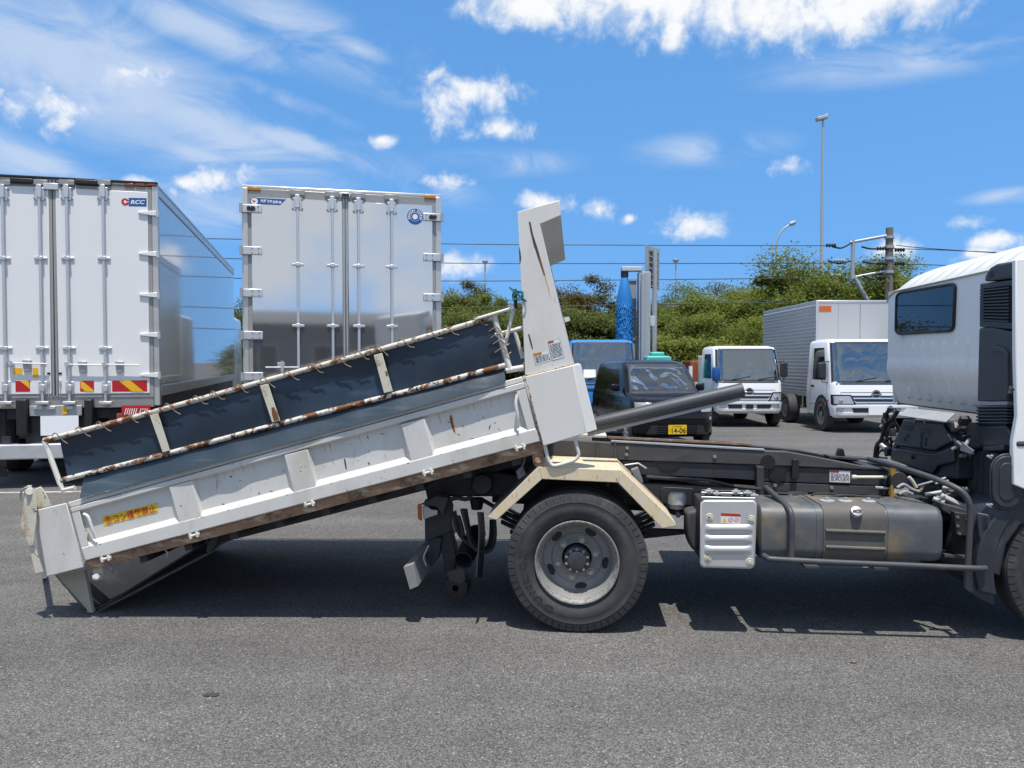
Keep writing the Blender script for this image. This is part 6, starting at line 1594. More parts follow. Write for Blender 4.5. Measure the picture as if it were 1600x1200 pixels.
# ------------------------------------------------------------------ vehicles with moulded cabs (front towards -y)
class Body:
    """stack of plan outlines: (z, y_front, y_back, half width, front corner radius, rear corner radius)"""
    def __init__(self, st): self.st = st
    def at(self, z):
        s = self.st
        if z <= s[0][0]: return s[0][1:]
        for a, b in zip(s, s[1:]):
            if a[0] <= z <= b[0]:
                t = (z - a[0]) / max(1e-9, b[0] - a[0]); return tuple(a[i] + (b[i] - a[i]) * t for i in range(1, 6))
        return s[-1][1:]
    def ring(self, row, n=7):
        z, yf, yb, hw, rf, rb = row; pts = []
        for cx, cy, r, a0 in ((-hw + rf, yf + rf, rf, 180), (hw - rf, yf + rf, rf, 270), (hw - rb, yb - rb, rb, 0), (-hw + rb, yb - rb, rb, 90)):
            pts += [Vector((cx + math.cos(R(a0 + 90 * i / n)) * r, cy + math.sin(R(a0 + 90 * i / n)) * r, z)) for i in range(n + 1)]
        return pts
    def shell(self, name, mat, parent, smooth=40, hole=None, inset=0.1, deep=0.9):
        m = MB(); rings = [self.ring(r) for r in self.st]; k = len(rings[0])
        vs = [p for rg in rings for p in rg]; fs = []
        for i in range(len(rings) - 1):
            fs += [(i * k + j, i * k + (j + 1) % k, (i + 1) * k + (j + 1) % k, (i + 1) * k + j) for j in range(k)]
        fs.append(tuple(range(k - 1, -1, -1))); fs.append(tuple((len(rings) - 1) * k + j for j in range(k)))
        if hole:      # opening for the windscreen
            keep = []
            for f in fs:
                c = sum((vs[i] for i in f), Vector()) / len(f); yf, yb, hw = self.at(c.z)[:3]
                if len(f) == 4 and hole[0] < c.z < hole[1] and abs(c.x) < hw - inset * 0.8 and c.y < yf + 0.16: continue
                keep.append(f)
            fs = keep
        m.add(vs, fs); return m.build(name, mat, parent, smooth=smooth)
    def glaze(self, parent, z0, z1, i0, i1, frame=0.035, glass='glass'):
        """windscreen glass in a dark surround; i0, i1 = inset from the sides at the bottom and top"""
        h0, h1 = self.at(z0)[2], self.at(z1)[2]
        ws = self.front('windscreen', glass, parent, ((-h0 + i0, h0 - i0), (-h1 + i1, h1 - i1)), (z0, z1), 0.004, nz=10)
        f = frame
        self.front('screen_frame', 'trim_dark', ws, ((-h0 + i0 - f, -h0 + i0 + 0.01), (-h1 + i1 - f, -h1 + i1 + 0.01)), (z0, z1), 0.008)
        self.front('screen_frame', 'trim_dark', ws, ((h0 - i0 - 0.01, h0 - i0 + f), (h1 - i1 - 0.01, h1 - i1 + f)), (z0, z1), 0.008)
        self.front('screen_frame', 'trim_dark', ws, ((-h0 + i0 - f, h0 - i0 + f),) * 2, (z0 - f, z0 + 0.012), 0.008)
        self.front('screen_frame', 'trim_dark', ws, ((-h1 + i1 - f, h1 - i1 + f),) * 2, (z1 - 0.012, z1 + f), 0.008)
        return ws
    def yf(self, x, z):
        yf, yb, hw, rf, rb = self.at(z); e = abs(x) - (hw - rf)
        return yf + (rf - math.sqrt(max(0, rf * rf - e * e)) if e > 0 else 0)
    def front(self, name, mat, parent, xs, zs, off=0.006, th=0.004, nx=16, nz=8):
        """patch following the front: xs = (left, right) at the bottom and top, zs = bottom, top"""
        (x0b, x1b), (x0t, x1t) = xs; z0, z1 = zs
        def fn(s, t):
            z = z0 + (z1 - z0) * t; xa = x0b + (x0t - x0b) * t; xb = x1b + (x1t - x1b) * t; x = xa + (xb - xa) * s
            return Vector((x, self.yf(x, z) - off, z))
        m = MB(); m.sheet(fn, nx, nz, (0, th, 0)); return m.build(name, mat, parent, smooth=50)
    def side(self, name, mat, parent, sgn, ys, zs, off=0.006, th=0.004):
        (a0, a1), (b0, b1) = ys; z0, z1 = zs
        def fn(s, t):
            z = z0 + (z1 - z0) * t; y0 = a0 + (b0 - a0) * t; y1 = a1 + (b1 - a1) * t
            return Vector((sgn * (self.at(z)[2] + off), y0 + (y1 - y0) * s, z))
        m = MB(); m.sheet(fn, 8, 6, (-sgn * th, 0, 0)); return m.build(name, mat, parent, smooth=50)
def cabin(parent, hw, yd, ys, zb, zt, seatm='seat_film'):
    """dashboard, seats, wheel and lining behind a windscreen"""
    m = MB(); m.span((-hw + 0.06, yd, zb - 0.14), (hw - 0.06, yd + 0.32, zb - 0.01)); m.build('dashboard', 'seat', parent, bevel=0.03)
    m = MB(); m.span((-hw + 0.04, ys + 0.32, zb - 0.5), (hw - 0.04, ys + 0.36, zt - 0.08)); m.build('cabin_lining', 'lining', parent)
    m = MB(); m.span((-hw + 0.04, yd, zb - 0.56), (hw - 0.04, ys + 0.3, zb - 0.5)); m.build('cabin_floor', 'seat', parent)
    for x in (-hw * 0.52, hw * 0.46):
        m = MB(); m.prism([Vector((x - 0.25, ys, zb - 0.4)), Vector((x - 0.25, ys + 0.14, zb - 0.4)), Vector((x - 0.25, ys + 0.24, zb + 0.28)), Vector((x - 0.25, ys + 0.12, zb + 0.28))], (0.5, 0, 0)); st_ = m.build('seat', seatm, parent, bevel=0.04, seg=3)
        m = MB(); m.span((x - 0.13, ys + 0.14, zb + 0.31), (x + 0.13, ys + 0.24, zb + 0.52)); m.build('headrest', seatm, st_, bevel=0.03, seg=3)
    c = Vector((-hw * 0.52, yd + 0.36, zb + 0.02)); m = MB()
    m.tube([c + Vector((math.cos(a) * 0.19, math.sin(a) * 0.09, math.sin(a) * 0.16)) for a in [2 * math.pi * i / 24 for i in range(24)]], 0.016, 6, closed=True); m.cyl(c + Vector((-0.18, 0, 0)), c + Vector((0.18, 0, 0)), 0.014, n=6); m.build('steering_wheel', 'black', parent)
M['seat_film'] = pm('seat_film', (0.50, 0.54, 0.55), 0.25, var=0.35, vscale=7, bump=0.4, bscale=14)
M['lining'] = pm('lining', (0.34, 0.36, 0.36), 0.8, var=0.1)
M['screen'] = pm('screen', (0.018, 0.022, 0.024), 0.04, var=0.3, vscale=2.2, bump=0.035, bscale=2.6, coat=1.0, spec=0.9, rvar=0.01,
    layers=(((0.10, 0.115, 0.115), 0.50, 0.72, 2.6, 4, (1, 1, 1), 0.06),))
M['side_glass'] = pm('side_glass', (0.010, 0.012, 0.012), 0.05, var=0.3, vscale=3, spec=0.7)
M['trim_dark'] = pm('trim_dark', (0.03, 0.031, 0.033), 0.4, var=0.1)

def arch_pts(x, yc, zc, r, zmin, n=20):
    a0 = math.asin((zmin - zc) / r); return [Vector((x, yc + math.cos(a) * r, zc + math.sin(a) * r)) for a in [a0 + (math.pi - 2 * a0) * i / n for i in range(n + 1)]]
def small_truck(name, loc, rz, label, hw, paint, ztop, grille, mirror_sgn=(-1, 1), cargo=None, group=None, plate=True, film='seat_film'):
    t = empty(name, loc, rz, label, 'truck')
    zb = 1.12
    b = Body([(0.34, 0.09, 1.62, hw - 0.05, 0.16, 0.05), (0.40, 0.02, 1.64, hw - 0.02, 0.18, 0.05), (0.60, 0.0, 1.65, hw, 0.20, 0.05), (0.78, 0.02, 1.65, hw, 0.20, 0.05), (zb - 0.06, 0.05, 1.65, hw - 0.01, 0.20, 0.05), (zb, 0.07, 1.65, hw - 0.015, 0.20, 0.05), (zb + 0.03, 0.082, 1.65, hw - 0.018, 0.20, 0.05),
              (zb + 0.3, 0.17, 1.64, hw - 0.03, 0.18, 0.06), (ztop - 0.09, 0.34, 1.61, hw - 0.06, 0.18, 0.08), (ztop - 0.035, 0.43, 1.58, hw - 0.09, 0.18, 0.10), (ztop, 0.60, 1.48, hw - 0.17, 0.2, 0.12)])
    cabo = empty('cab'); cabo.parent = t
    b.shell('cab_shell', paint, cabo, hole=(zb + 0.02, ztop - 0.08), inset=0.07)
    b.front('panel_gap', 'black', cabo, ((-hw + 0.2, hw - 0.2),) * 2, (0.905, 0.915), 0.003, 0.003)
    b.front('cowl', 'trim_dark', cabo, ((-hw + 0.12, hw - 0.12),) * 2, (zb - 0.035, zb - 0.005), 0.006, 0.006)
    b.glaze(cabo, zb + 0.03, ztop - 0.09, 0.055, 0.06, 0.025)
    cabin(cabo, hw - 0.06, 0.30, 0.95, zb, ztop, film)
    for s in (-1, 1):
        b.side('side_window', 'side_glass', cabo, s, ((0.42, 1.25), (0.62, 1.25)), (zb + 0.06, ztop - 0.20))
        for y0, y1, z0, z1 in ((0.34, 0.352, 0.60, zb + 0.02), (1.34, 1.352, 0.46, ztop - 0.16), (0.34, 1.35, 0.60, 0.612)):
            b.side('panel_gap', 'black', cabo, s, ((y0, y1),) * 2, (z0, z1), 0.002, 0.003)
        b.side('door_handle', 'trim_dark', cabo, s, ((1.12, 1.30),) * 2, (zb - 0.12, zb - 0.07), 0.02, 0.02)
        b.side('side_marker', 'orange_lens', cabo, s, ((0.20, 0.30),) * 2, (0.68, 0.74), 0.012, 0.012)
        # wiper
        p = Vector((s * 0.32 - 0.1, 0, zb + 0.05)); q = Vector((s * 0.32 + 0.36, 0, zb + 0.13))
        m = MB(); m.tube([Vector((x.x, b.yf(x.x, x.z) - 0.03, x.z)) for x in (p, p.lerp(q, 0.5), q)], 0.010, 6); m.build('wiper', 'black', cabo)
    if grille == 'wide':
        b.front('grille', 'trim_dark', cabo, ((-0.42, 0.42), (-0.56, 0.56)), (0.66, 0.84), 0.006)
        b.front('grille_bar', 'chrome', cabo, ((-0.50, 0.50), (-0.53, 0.53)), (0.765, 0.795), 0.020, 0.014)
        b.front('grille_bar', 'chrome', cabo, ((-0.46, 0.46), (-0.48, 0.48)), (0.675, 0.70), 0.020, 0.014)
        for s in (-1, 1):
            hl = b.front('headlamp', 'black_gloss', cabo, tuple(sorted((s * 0.46, s * (hw - 0.015)))) and ((min(s * 0.44, s * (hw - 0.02)), max(s * 0.44, s * (hw - 0.02))), (min(s * 0.56, s * (hw - 0.02)), max(s * 0.56, s * (hw - 0.02)))), (0.63, 0.86), 0.008)
            b.front('lamp_lens', 'lamp_clear', hl, ((min(s * 0.50, s * (hw - 0.06)), max(s * 0.50, s * (hw - 0.06))), (min(s * 0.58, s * (hw - 0.05)), max(s * 0.58, s * (hw - 0.05)))), (0.66, 0.83), 0.014)
            c = Vector((s * (hw - 0.20), b.yf(hw - 0.20, 0.72) - 0.02, 0.725)); m = MB(); m.lathe([(0.05, 0.01), (0.05, -0.006), (0.03, -0.012), (0, -0.014)], c, (0, 1, 0), 20); m.build('lamp_bulb', 'chrome', hl)
            b.front('fog_lamp', 'lamp_clear', cabo, ((min(s * (hw - 0.26), s * (hw - 0.10)), max(s * (hw - 0.26), s * (hw - 0.10))),) * 2, (0.48, 0.56), 0.010)
            b.front('bumper_duct', 'trim_dark', cabo, ((min(s * 0.18, s * 0.50), max(s * 0.18, s * 0.50)), (min(s * 0.18, s * 0.54), max(s * 0.18, s * 0.54))), (0.46, 0.56), 0.008)
        b.front('bumper', paint, cabo, ((-hw + 0.02, hw - 0.02),) * 2, (0.40, 0.455), 0.016, 0.02)
        b.front('bumper', paint, cabo, ((-hw + 0.02, hw - 0.02),) * 2, (0.57, 0.635), 0.016, 0.02)
        # round emblem: ring with a wave
        c = Vector((0, b.yf(0, 0.86) - 0.012, 0.865)); m = MB(); m.lathe([(0.105, 0.006), (0.105, -0.004), (0.078, -0.004), (0.078, 0.006)], c, (0, 1, 0), 32); em_ = m.build('emblem', 'chrome', cabo)
        m = MB(); m.span(c + Vector((-0.120, -0.006, -0.018)), c + Vector((0.120, 0.004, 0.012))); m.build('emblem_bar', 'chrome', em_, bevel=0.004)
        m = MB(); m.lathe([(0.076, 0.0), (0.0, 0.0)], c, (0, 1, 0), 24); m.build('emblem_field', 'black', em_)
        for s in (-1, 1):   # corner creases of the cab front
            m = MB(); m.tube([Vector((s * x, b.yf(x, z) - 0.003, z)) for x, z in ((hw - 0.03, zb - 0.03), (hw - 0.22, 0.88))], 0.010, 6); m.build('front_crease', paint, cabo)
    else:
        b.front('grille', 'trim_dark', cabo, ((-0.5, 0.5), (-0.5, 0.5)), (0.86, 0.93), 0.006)
        for s in (-1, 1):
            b.front('headlamp', 'lamp_clear', cabo, ((min(s * 0.5, s * (hw - 0.02)), max(s * 0.5, s * (hw - 0.02))),) * 2, (0.62, 0.80), 0.008)
        b.front('bumper', 'trim_dark', cabo, ((-hw + 0.02, hw - 0.02),) * 2, (0.36, 0.56), 0.016, 0.02)
        b.front('grille_slot', 'trim_dark', cabo, ((-0.6, 0.6),) * 2, (1.02, 1.05), 0.006)
    if plate: 
        c = Vector((0.02, b.yf(0, 0.52) - 0.03, 0.515)); m = MB(); m.span((c.x - 0.20 , c.y, c.z - 0.105), (c.x + 0.20, c.y + 0.012, c.z + 0.105)); m.build('number_plate', 'plate_white', t)
    else:
        c = Vector((0.0, b.yf(0, 0.52) - 0.02, 0.515)); m = MB(); m.span((c.x - 0.09, c.y, c.z - 0.05), (c.x + 0.09, c.y + 0.012, c.z + 0.05)); m.build('plate_holder', 'black', t)
    for s in mirror_sgn:
        x = s * (hw + 0.10); m = MB(); m.span((x - 0.09, 0.30, zb + 0.10), (x + 0.09, 0.38, zb + 0.46)); mi = m.build('wing_mirror', 'trim_dark', t, bevel=0.03, seg=3)
        m = MB(); m.tube([Vector((s * (hw - 0.06), 0.33, zb + 0.48)), Vector((x, 0.33, zb + 0.48)), Vector((x, 0.33, zb + 0.02)), Vector((s * (hw - 0.04), 0.28, zb + 0.0))], 0.014, 6); m.build('mirror_stay', 'trim_dark', mi)
    for s in (-1, 1):
        simple_wheel(t, Vector((s * (hw - 0.075), 0.62, 0.38)), (-s, 0, 0), 0.38, 0.2)
        simple_wheel(t, Vector((s * (hw - 0.14), 3.2, 0.38)), (-s, 0, 0), 0.38, 0.3)
        m = MB(); m.prism(arch_pts(s * (hw + 0.004), 0.62, 0.38, 0.46, 0.345), (-s * 0.03, 0, 0)); m.build('wheel_arch', 'black', t)
    m = MB(); m.span((-hw + 0.04, 0.14, 0.34), (hw - 0.04, 1.6, 0.42)); m.build('underside', 'black', t)
    m = MB(); m.span((-0.42, 1.0, 0.50), (-0.35, 4.6, 0.66)); m.build('chassis_rail', 'chassis', t)
    m = MB(); m.span((0.35, 1.0, 0.50), (0.42, 4.6, 0.66)); m.build('chassis_rail', 'chassis', t)
    return t, b, cabo

# ---- white cab truck in the middle distance
pA = gp(1171, 668)
tA, bA, cA = small_truck('cab_truck', (pA.x, pA.y, 0), R(0), 'white cab-over truck with blank black plate holder beside the black car', 0.84, 'car_white', 1.99, 'wide', mirror_sgn=(1,), plate=False)
m = MB(); m.lathe([(0.0, 0.17), (0.075, 0.16), (0.09, 0.10), (0.09, -0.10), (0.075, -0.17), (0.0, -0.18)], (-0.80, 0.10, 1.30), (0, 0, 1), 20); m.build('underview_mirror', 'logo_blue', tA)
m = MB(); m.tube([(-0.80, 0.10, 1.12), (-0.74, 0.12, 1.06)], 0.014, 6); m.build('mirror_stay', 'trim_dark', tA)
m = MB(); m.tube([(-0.62, 0.62, 1.95), (-0.62, 0.62, 2.55)], 0.004, 5); m.build('aerial', 'black', tA)
m = MB(); m.span((-0.84, 1.75, 0.80), (0.84, 4.7, 0.92)); m.build('flatbed', 'zinc_dull', tA, bevel=0.01)
m = MB(); m.span((-0.84, 1.72, 0.92), (0.84, 1.76, 1.75)); m.build('flatbed_headboard', 'zinc_dull', tA, bevel=0.01)

# ---- aluminium van truck half hidden behind the dump truck's cab
pB = gp(1369, 677)
tB, bB, cB = small_truck('van_truck', (pB.x, pB.y, 0), R(-1), 'white cab truck with ribbed aluminium cargo box and orange sticker near the utility pole', 0.99, 'car_white', 2.12, 'wide', mirror_sgn=(-1,), plate=True)
frB = Frame((pB.x, pB.y, 0), R(-1))
yb0 = 1.78
x0 = frB.onY(1276, 520, yb0).x; zt = frB.onY(1276, 470, yb0).z; zb_ = frB.onY(1276, 622, yb0).z; x1 = x0 + 2.14
zb_ = max(zb_, 0.78); yb1 = yb0 + 4.35
cg = empty('cargo_box'); cg.parent = tB
m = MB(); m.span((x0, yb0, zb_), (x1, yb1, zt)); m.build('box_panel', 'van_alu', cg)
for x in (x0, x1):
    m = MB(); m.span((x - 0.02, yb0 - 0.012, zb_), (x + 0.05 if x == x0 else x + 0.02, yb0 + 0.03, zt + 0.01)); m.build('corner_post', 'zinc', cg, bevel=0.012)
m = MB(); m.span((x0 - 0.01, yb0 - 0.014, zt - 0.04), (x1 + 0.01, yb0 + 0.03, zt + 0.012)); m.build('top_edge', 'zinc', cg, bevel=0.008)
m = MB(); m.span((x0 - 0.014, yb0, zt - 0.05), (x0 + 0.01, yb1, zt + 0.010)); m.build('top_edge', 'zinc', cg, bevel=0.008)
m = MB(); m.span((x0 - 0.03, yb0, zb_ - 0.06), (x0 + 0.06, yb1, zb_ + 0.06)); m.build('base_rail', 'zinc', cg, bevel=0.01)
nr = 24; step = (zt - 0.06 - zb_ - 0.07) / nr
for k in range(nr):      # pressed side ribs
    z = zb_ + 0.07 + k * step
    m = MB(); m.prism([Vector((x0 - 0.001, yb0 + 0.04, z)), Vector((x0 - 0.030, yb0 + 0.04, z + step * 0.25)), Vector((x0 - 0.030, yb0 + 0.04, z + step * 0.5)), Vector((x0 - 0.001, yb0 + 0.04, z + step * 0.8))], (0, yb1 - yb0 - 0.08, 0)); m.build('side_rib', 'van_alu', cg)
for xx in (0.52, 1.05):
    m = MB(); m.span((x0 + xx, yb0 - 0.004, zb_), (x0 + xx + 0.012, yb0, zt - 0.04)); m.build('panel_seam', 'zinc_dull', cg)
for k in range(24):
    z = zt - 0.08 - k * 0.065
    for xx in (0.03, 1.056):
        m = MB(); m.cyl((x0 + xx, yb0 - 0.022, z), (x0 + xx, yb0 - 0.002, z), 0.011, n=6); m.build('rivet', 'zinc', cg)
a, b = frB.onY(1279, 478, yb0 - 0.006), frB.onY(1299, 487, yb0 - 0.006); m = MB(); m.span((a.x, yb0 - 0.006, b.z), (b.x, yb0 - 0.002, a.z)); m.build('orange_sticker', 'orange_lens', cg)
for pts in ([(x0 + 0.02, 2.2, 0.72), (x0 + 0.02, 2.15, 0.42), (x0 + 0.02, 3.6, 0.42), (x0 + 0.02, 3.65, 0.72)], [(x0 + 0.02, 2.75, 0.72), (x0 + 0.02, 2.75, 0.42)]):
    m = MB(); m.tube(pts, 0.022, 8); m.build('side_guard', 'zinc', tB)
m = MB(); m.span((x0 + 0.2, 2.2, 0.40), (x0 + 0.45, 3.3, 0.72)); m.build('toolbox', 'chassis', tB, bevel=0.01)

# ---- blue truck behind the black car
pC = wp(944, 600, 19.6)
tC, bC, cC = small_truck('cab_truck', (pC.x, pC.y, 0), R(1), 'bright blue cab-over truck with paper notice in its windscreen', 0.86, 'car_blue', 2.16, 'narrow', mirror_sgn=(1,), plate=False, film='seat')
bC.front('paper_notice', 'paper', cC, ((-0.50, -0.20),) * 2, (1.20, 1.40), 0.014, 0.002)
m = MB(); m.span((-0.86, 1.75, 0.78), (0.86, 4.6, 0.95)); m.build('flatbed', 'car_blue', tC, bevel=0.01)

# ---- small black car
pD = gp(1058, 701)
tD = empty('small_car', (pD.x, pD.y, 0), R(8), 'small black hatchback with yellow number plate parked behind the dump truck', 'car')
bd = Body([(0.20, 0.14, 3.28, 0.66, 0.30, 0.25), (0.27, 0.04, 3.36, 0.715, 0.30, 0.22), (0.42, 0.0, 3.39, 0.735, 0.32, 0.22), (0.56, 0.01, 3.39, 0.738, 0.32, 0.22), (0.70, 0.03, 3.38, 0.738, 0.32, 0.22), (0.82, 0.08, 3.37, 0.735, 0.32, 0.2), (0.88, 0.16, 3.36, 0.73, 0.32, 0.2),
           (0.93, 0.36, 3.35, 0.725, 0.30, 0.2), (0.965, 0.62, 3.34, 0.715, 0.24, 0.2), (1.02, 0.70, 3.33, 0.70, 0.22, 0.2), (1.20, 0.86, 3.30, 0.675, 0.20, 0.2), (1.38, 1.03, 3.25, 0.645, 0.20, 0.2), (1.50, 1.16, 3.18, 0.615, 0.20, 0.2), (1.56, 1.28, 3.10, 0.57, 0.22, 0.22), (1.595, 1.48, 2.95, 0.48, 0.25, 0.25), (1.61, 1.85, 2.7, 0.30, 0.2, 0.2)])
bodyD = bd.shell('car_body', 'car_black', tD, hole=(0.99, 1.49), inset=0.1)
bd.glaze(tD, 1.0, 1.49, 0.09, 0.09, 0.03)
cabin(tD, 0.62, 0.95, 1.55, 1.0, 1.55, 'seat')
for s in (-1, 1):
    bd.side('side_window', 'side_glass', tD, s, ((1.22, 1.98), (1.48, 1.98)), (1.03, 1.42))
    bd.side('side_window', 'side_glass', tD, s, ((2.06, 2.82), (2.06, 2.78)), (1.03, 1.42))
    bd.side('door_handle', 'black_gloss', tD, s, ((1.78, 1.96),) * 2, (0.88, 0.92), 0.03, 0.03)
    for y0, y1 in ((0.98, 1.0), (2.01, 2.02), (2.9, 2.91)):
        bd.side('door_gap', 'black', tD, s, ((y0, y1),) * 2, (0.34, 1.0), 0.002)
    bd.side('door_crease', 'car_black', tD, s, ((0.9, 3.0),) * 2, (0.80, 0.82), 0.008, 0.01)
    m = MB(); m.span((s * 0.74, 1.02, 1.00), (s * 0.90, 1.12, 1.14)); m.build('wing_mirror', 'car_black', tD, bevel=0.04, seg=3)
    xs_ = ((min(s * 0.44, s * 0.70), max(s * 0.44, s * 0.70)),) * 2
    hl = bd.front('headlamp', 'lamp_clear', tD, xs_, (0.66, 0.83), 0.010)
    bd.front('fog_lamp', 'lamp_clear', tD, ((min(s * 0.60, s * 0.67), max(s * 0.60, s * 0.67)),) * 2, (0.51, 0.565), 0.012)
    q = [(0.22, 0.24), (0.48, 0.24), (0.44, 0.42), (0.34, 0.42)]
    bd.front('bumper_fin', 'grey_plastic', tD, ((min(s * 0.36, s * 0.54), max(s * 0.36, s * 0.54)), (min(s * 0.36, s * 0.46), max(s * 0.36, s * 0.46))), (0.25, 0.42), 0.018, 0.014)
    for yy in (0.62, 2.92):
        simple_wheel(tD, Vector((s * 0.672, yy, 0.285)), (-s, 0, 0), 0.285, 0.16, rim='alu_cover', spokes=5)
        m = MB(); m.prism(arch_pts(s * 0.741, yy, 0.29, 0.335, 0.205), (-s * 0.03, 0, 0)); m.build('wheel_arch', 'black', tD)
for k in range(4):
    bd.front('grille_bar', 'grey_plastic', tD, ((-0.40, 0.40),) * 2, (0.265 + 0.042 * k, 0.280 + 0.042 * k), 0.014, 0.012)
bd.front('lower_grille', 'black', tD, ((-0.40, 0.40),) * 2, (0.25, 0.42), 0.004)
bd.front('upper_grille', 'black', tD, ((-0.30, 0.34),) * 2, (0.665, 0.69), 0.006)
tD.scale = (1.06, 1.04, 1.02)
bd.front('bumper_lip', 'car_black', tD, ((-0.60, 0.60),) * 2, (0.47, 0.49), 0.014, 0.012)
c = Vector((0.0, bd.yf(0, 0.35) - 0.035, 0.345)); m = MB(); m.span((c.x - 0.165, c.y, c.z - 0.083), (c.x + 0.165, c.y + 0.012, c.z + 0.083)); pl = m.build('number_plate', 'plate_yellow', tD)
text('plate_number', '14-06', 'ink_black', pl, (c.x - 0.105, c.y - 0.001, c.z + 0.03), (c.x + 0.15, c.y - 0.001, c.z + 0.03), (c.x - 0.105, c.y - 0.001, c.z - 0.065), bold=0.02)
text('plate_number', 'そ', 'ink_black', pl, (c.x - 0.15, c.y - 0.001, c.z + 0.005), (c.x - 0.12, c.y - 0.001, c.z + 0.005), (c.x - 0.15, c.y - 0.001, c.z - 0.03))
text('plate_number', '北九州581', 'ink_black', pl, (c.x - 0.09, c.y - 0.001, c.z + 0.07), (c.x + 0.08, c.y - 0.001, c.z + 0.07), (c.x - 0.09, c.y - 0.001, c.z + 0.042), bold=0.01)
# angular S emblem
c = Vector((0.02, bd.yf(0, 0.745) - 0.012, 0.745)); k = 0.05
sp = [(-0.9, 0.35), (0.1, 0.95), (0.95, 0.45), (0.55, 0.25), (0.1, 0.5), (-0.2, 0.33), (0.95, -0.35), (-0.1, -0.95), (-0.95, -0.45), (-0.55, -0.25), (-0.1, -0.5), (0.2, -0.33)]
m = MB(); m.prism([c + Vector((x * k, 0, z * k)) for x, z in sp], (0, 0.004, 0)); m.build('emblem', 'chrome', tD)
# ------------------------------------------------------------------ trees beyond the yard
def crown_mesh(seed, rx, ry, rz, n_clump, per, size, mat, flat=0.55, squash=1.0):
    g = np.random.default_rng(seed)
    cl = []
    while len(cl) < n_clump:
        p = g.uniform(-1, 1, 3)
        r = np.linalg.norm(p)
        if r > 1 or r < 0.45: continue
        if p[2] < -0.72: continue
        lump = 1 + 0.22 * math.sin(3.1 * p[0] * 2 + seed) * math.cos(2.7 * p[1] * 2 + seed * 2) + 0.14 * math.sin(7 * p[0] + 5 * p[2] + seed)
        cl.append(p * lump)
    cl = np.array(cl) * np.array([rx, ry, rz])
    csz = g.uniform(0.35, 1.45, n_clump)
    N = n_clump * per
    idx = np.repeat(np.arange(n_clump), per)
    d_ = g.normal(0, 1, (N, 3)); d_ /= np.linalg.norm(d_, axis=1)[:, None]
    off = d_ * (g.uniform(0, 1, N) ** 0.5 * g.uniform(0.7, 1.25, N))[:, None] * np.array([0.62, 0.62, 0.40 * squash]) * csz[idx][:, None] * (rx / 2.2) ** 0.5
    pos = cl[idx] + off
    # fewer leaves hang out below, so the lower rim stays ragged
    nrm = g.normal(0, 1, (N, 3)); nrm[:, 2] = np.abs(nrm[:, 2]) * 1.3 + flat; nrm /= np.linalg.norm(nrm, axis=1)[:, None]
    t = np.cross(nrm, g.normal(0, 1, (N, 3))); t /= np.linalg.norm(t, axis=1)[:, None]
    b = np.cross(nrm, t)
    s = size * g.uniform(0.6, 1.3, N)[:, None]
    vs = np.stack([pos - t * s, pos - b * s * 0.45 + nrm * s * 0.08, pos + t * s, pos + b * s * 0.45 + nrm * s * 0.08], axis=1).reshape(-1, 3)
    me = bpy.data.meshes.new('crown')
    me.vertices.add(4 * N); me.loops.add(4 * N); me.polygons.add(N)
    me.vertices.foreach_set('co', vs.ravel().astype(np.float32))
    me.loops.foreach_set('vertex_index', np.arange(4 * N, dtype=np.int32))
    me.polygons.foreach_set('loop_start', np.arange(0, 4 * N, 4, dtype=np.int32))
    me.update(calc_edges=True); me.validate()
    me.materials.append(M[mat])
    return me, cl
def trunk_mesh(seed, h, r, cl):
    g = random.Random(seed); m = MB()
    pts = [Vector((0, 0, 0)), Vector((g.uniform(-.1, .1), g.uniform(-.1, .1), h * 0.35)), Vector((g.uniform(-.2, .2), g.uniform(-.2, .2), h * 0.7)), Vector((g.uniform(-.3, .3), 0, h))]
    pts = smooth_path(pts, 4); m.tube(pts, [r * (1 - 0.75 * i / (len(pts) - 1)) for i in range(len(pts))], 8)
    for c in cl[:: max(1, len(cl) // 12)]:
        a = pts[g.randint(3, len(pts) - 2)]; e = Vector((c[0], c[1], c[2] + h))
        mid = a.lerp(e, 0.5) + Vector((0, 0, 0.15)); m.tube(smooth_path([a, mid, e], 4), [r * 0.35 * (1 - 0.8 * i / 8) for i in range(9)], 6)
    return m.mesh('trunk', 'bark')
VAR = []
for i, (mt, rx, rz, nc, per, size) in enumerate((('leaf_a', 2.3, 1.9, 120, 620, 0.050), ('leaf_b', 2.0, 1.9, 105, 620, 0.047), ('leaf_c', 2.5, 1.5, 115, 620, 0.050), ('leaf_d', 1.8, 2.0, 100, 560, 0.047), ('leaf_a', 1.6, 2.3, 100, 620, 0.047))):
    me, cl = crown_mesh(10 + i, rx, rx * 0.9, rz, nc, per, size, mt)
    VAR.append((me, trunk_mesh(i, 2.2, 0.16, cl), rx, rz))
def tree(px, ytop, Y, var, width=1.0, label='', group='trees beyond the yard', name='tree', hscale=None, trunk_h=2.2):
    """tree whose top shows at a pixel, standing Y metres away"""
    p = wp(px, ytop, Y); me, tm, rx, rz = VAR[var]
    H_ = p.z; s = H_ / (2.2 + rz * 1.05) if hscale is None else hscale
    t = empty(name, (p.x, Y, 0), random.uniform(0, 6.28), label, 'tree', group)
    c = bpy.data.objects.new('crown', me); COL.objects.link(c); c.parent = t; c.location = (0, 0, 2.2 * s); c.scale = (s * width, s * width, s)
    k = bpy.data.objects.new('trunk', tm); COL.objects.link(k); k.parent = t; k.scale = (s, s, s)
    return t
tree(1290, 392, 33, 0, 1.05, 'tallest round green tree rising behind the aluminium van truck')
tree(1375, 415, 35, 4, 1.15, 'green tree directly behind the utility pole')
tree(1235, 424, 37, 1, 1.0, 'darker green tree just left of the tallest tree')
tree(1188, 446, 36, 2, 1.0, 'light green spreading tree above the gap between the two white-cab trucks')
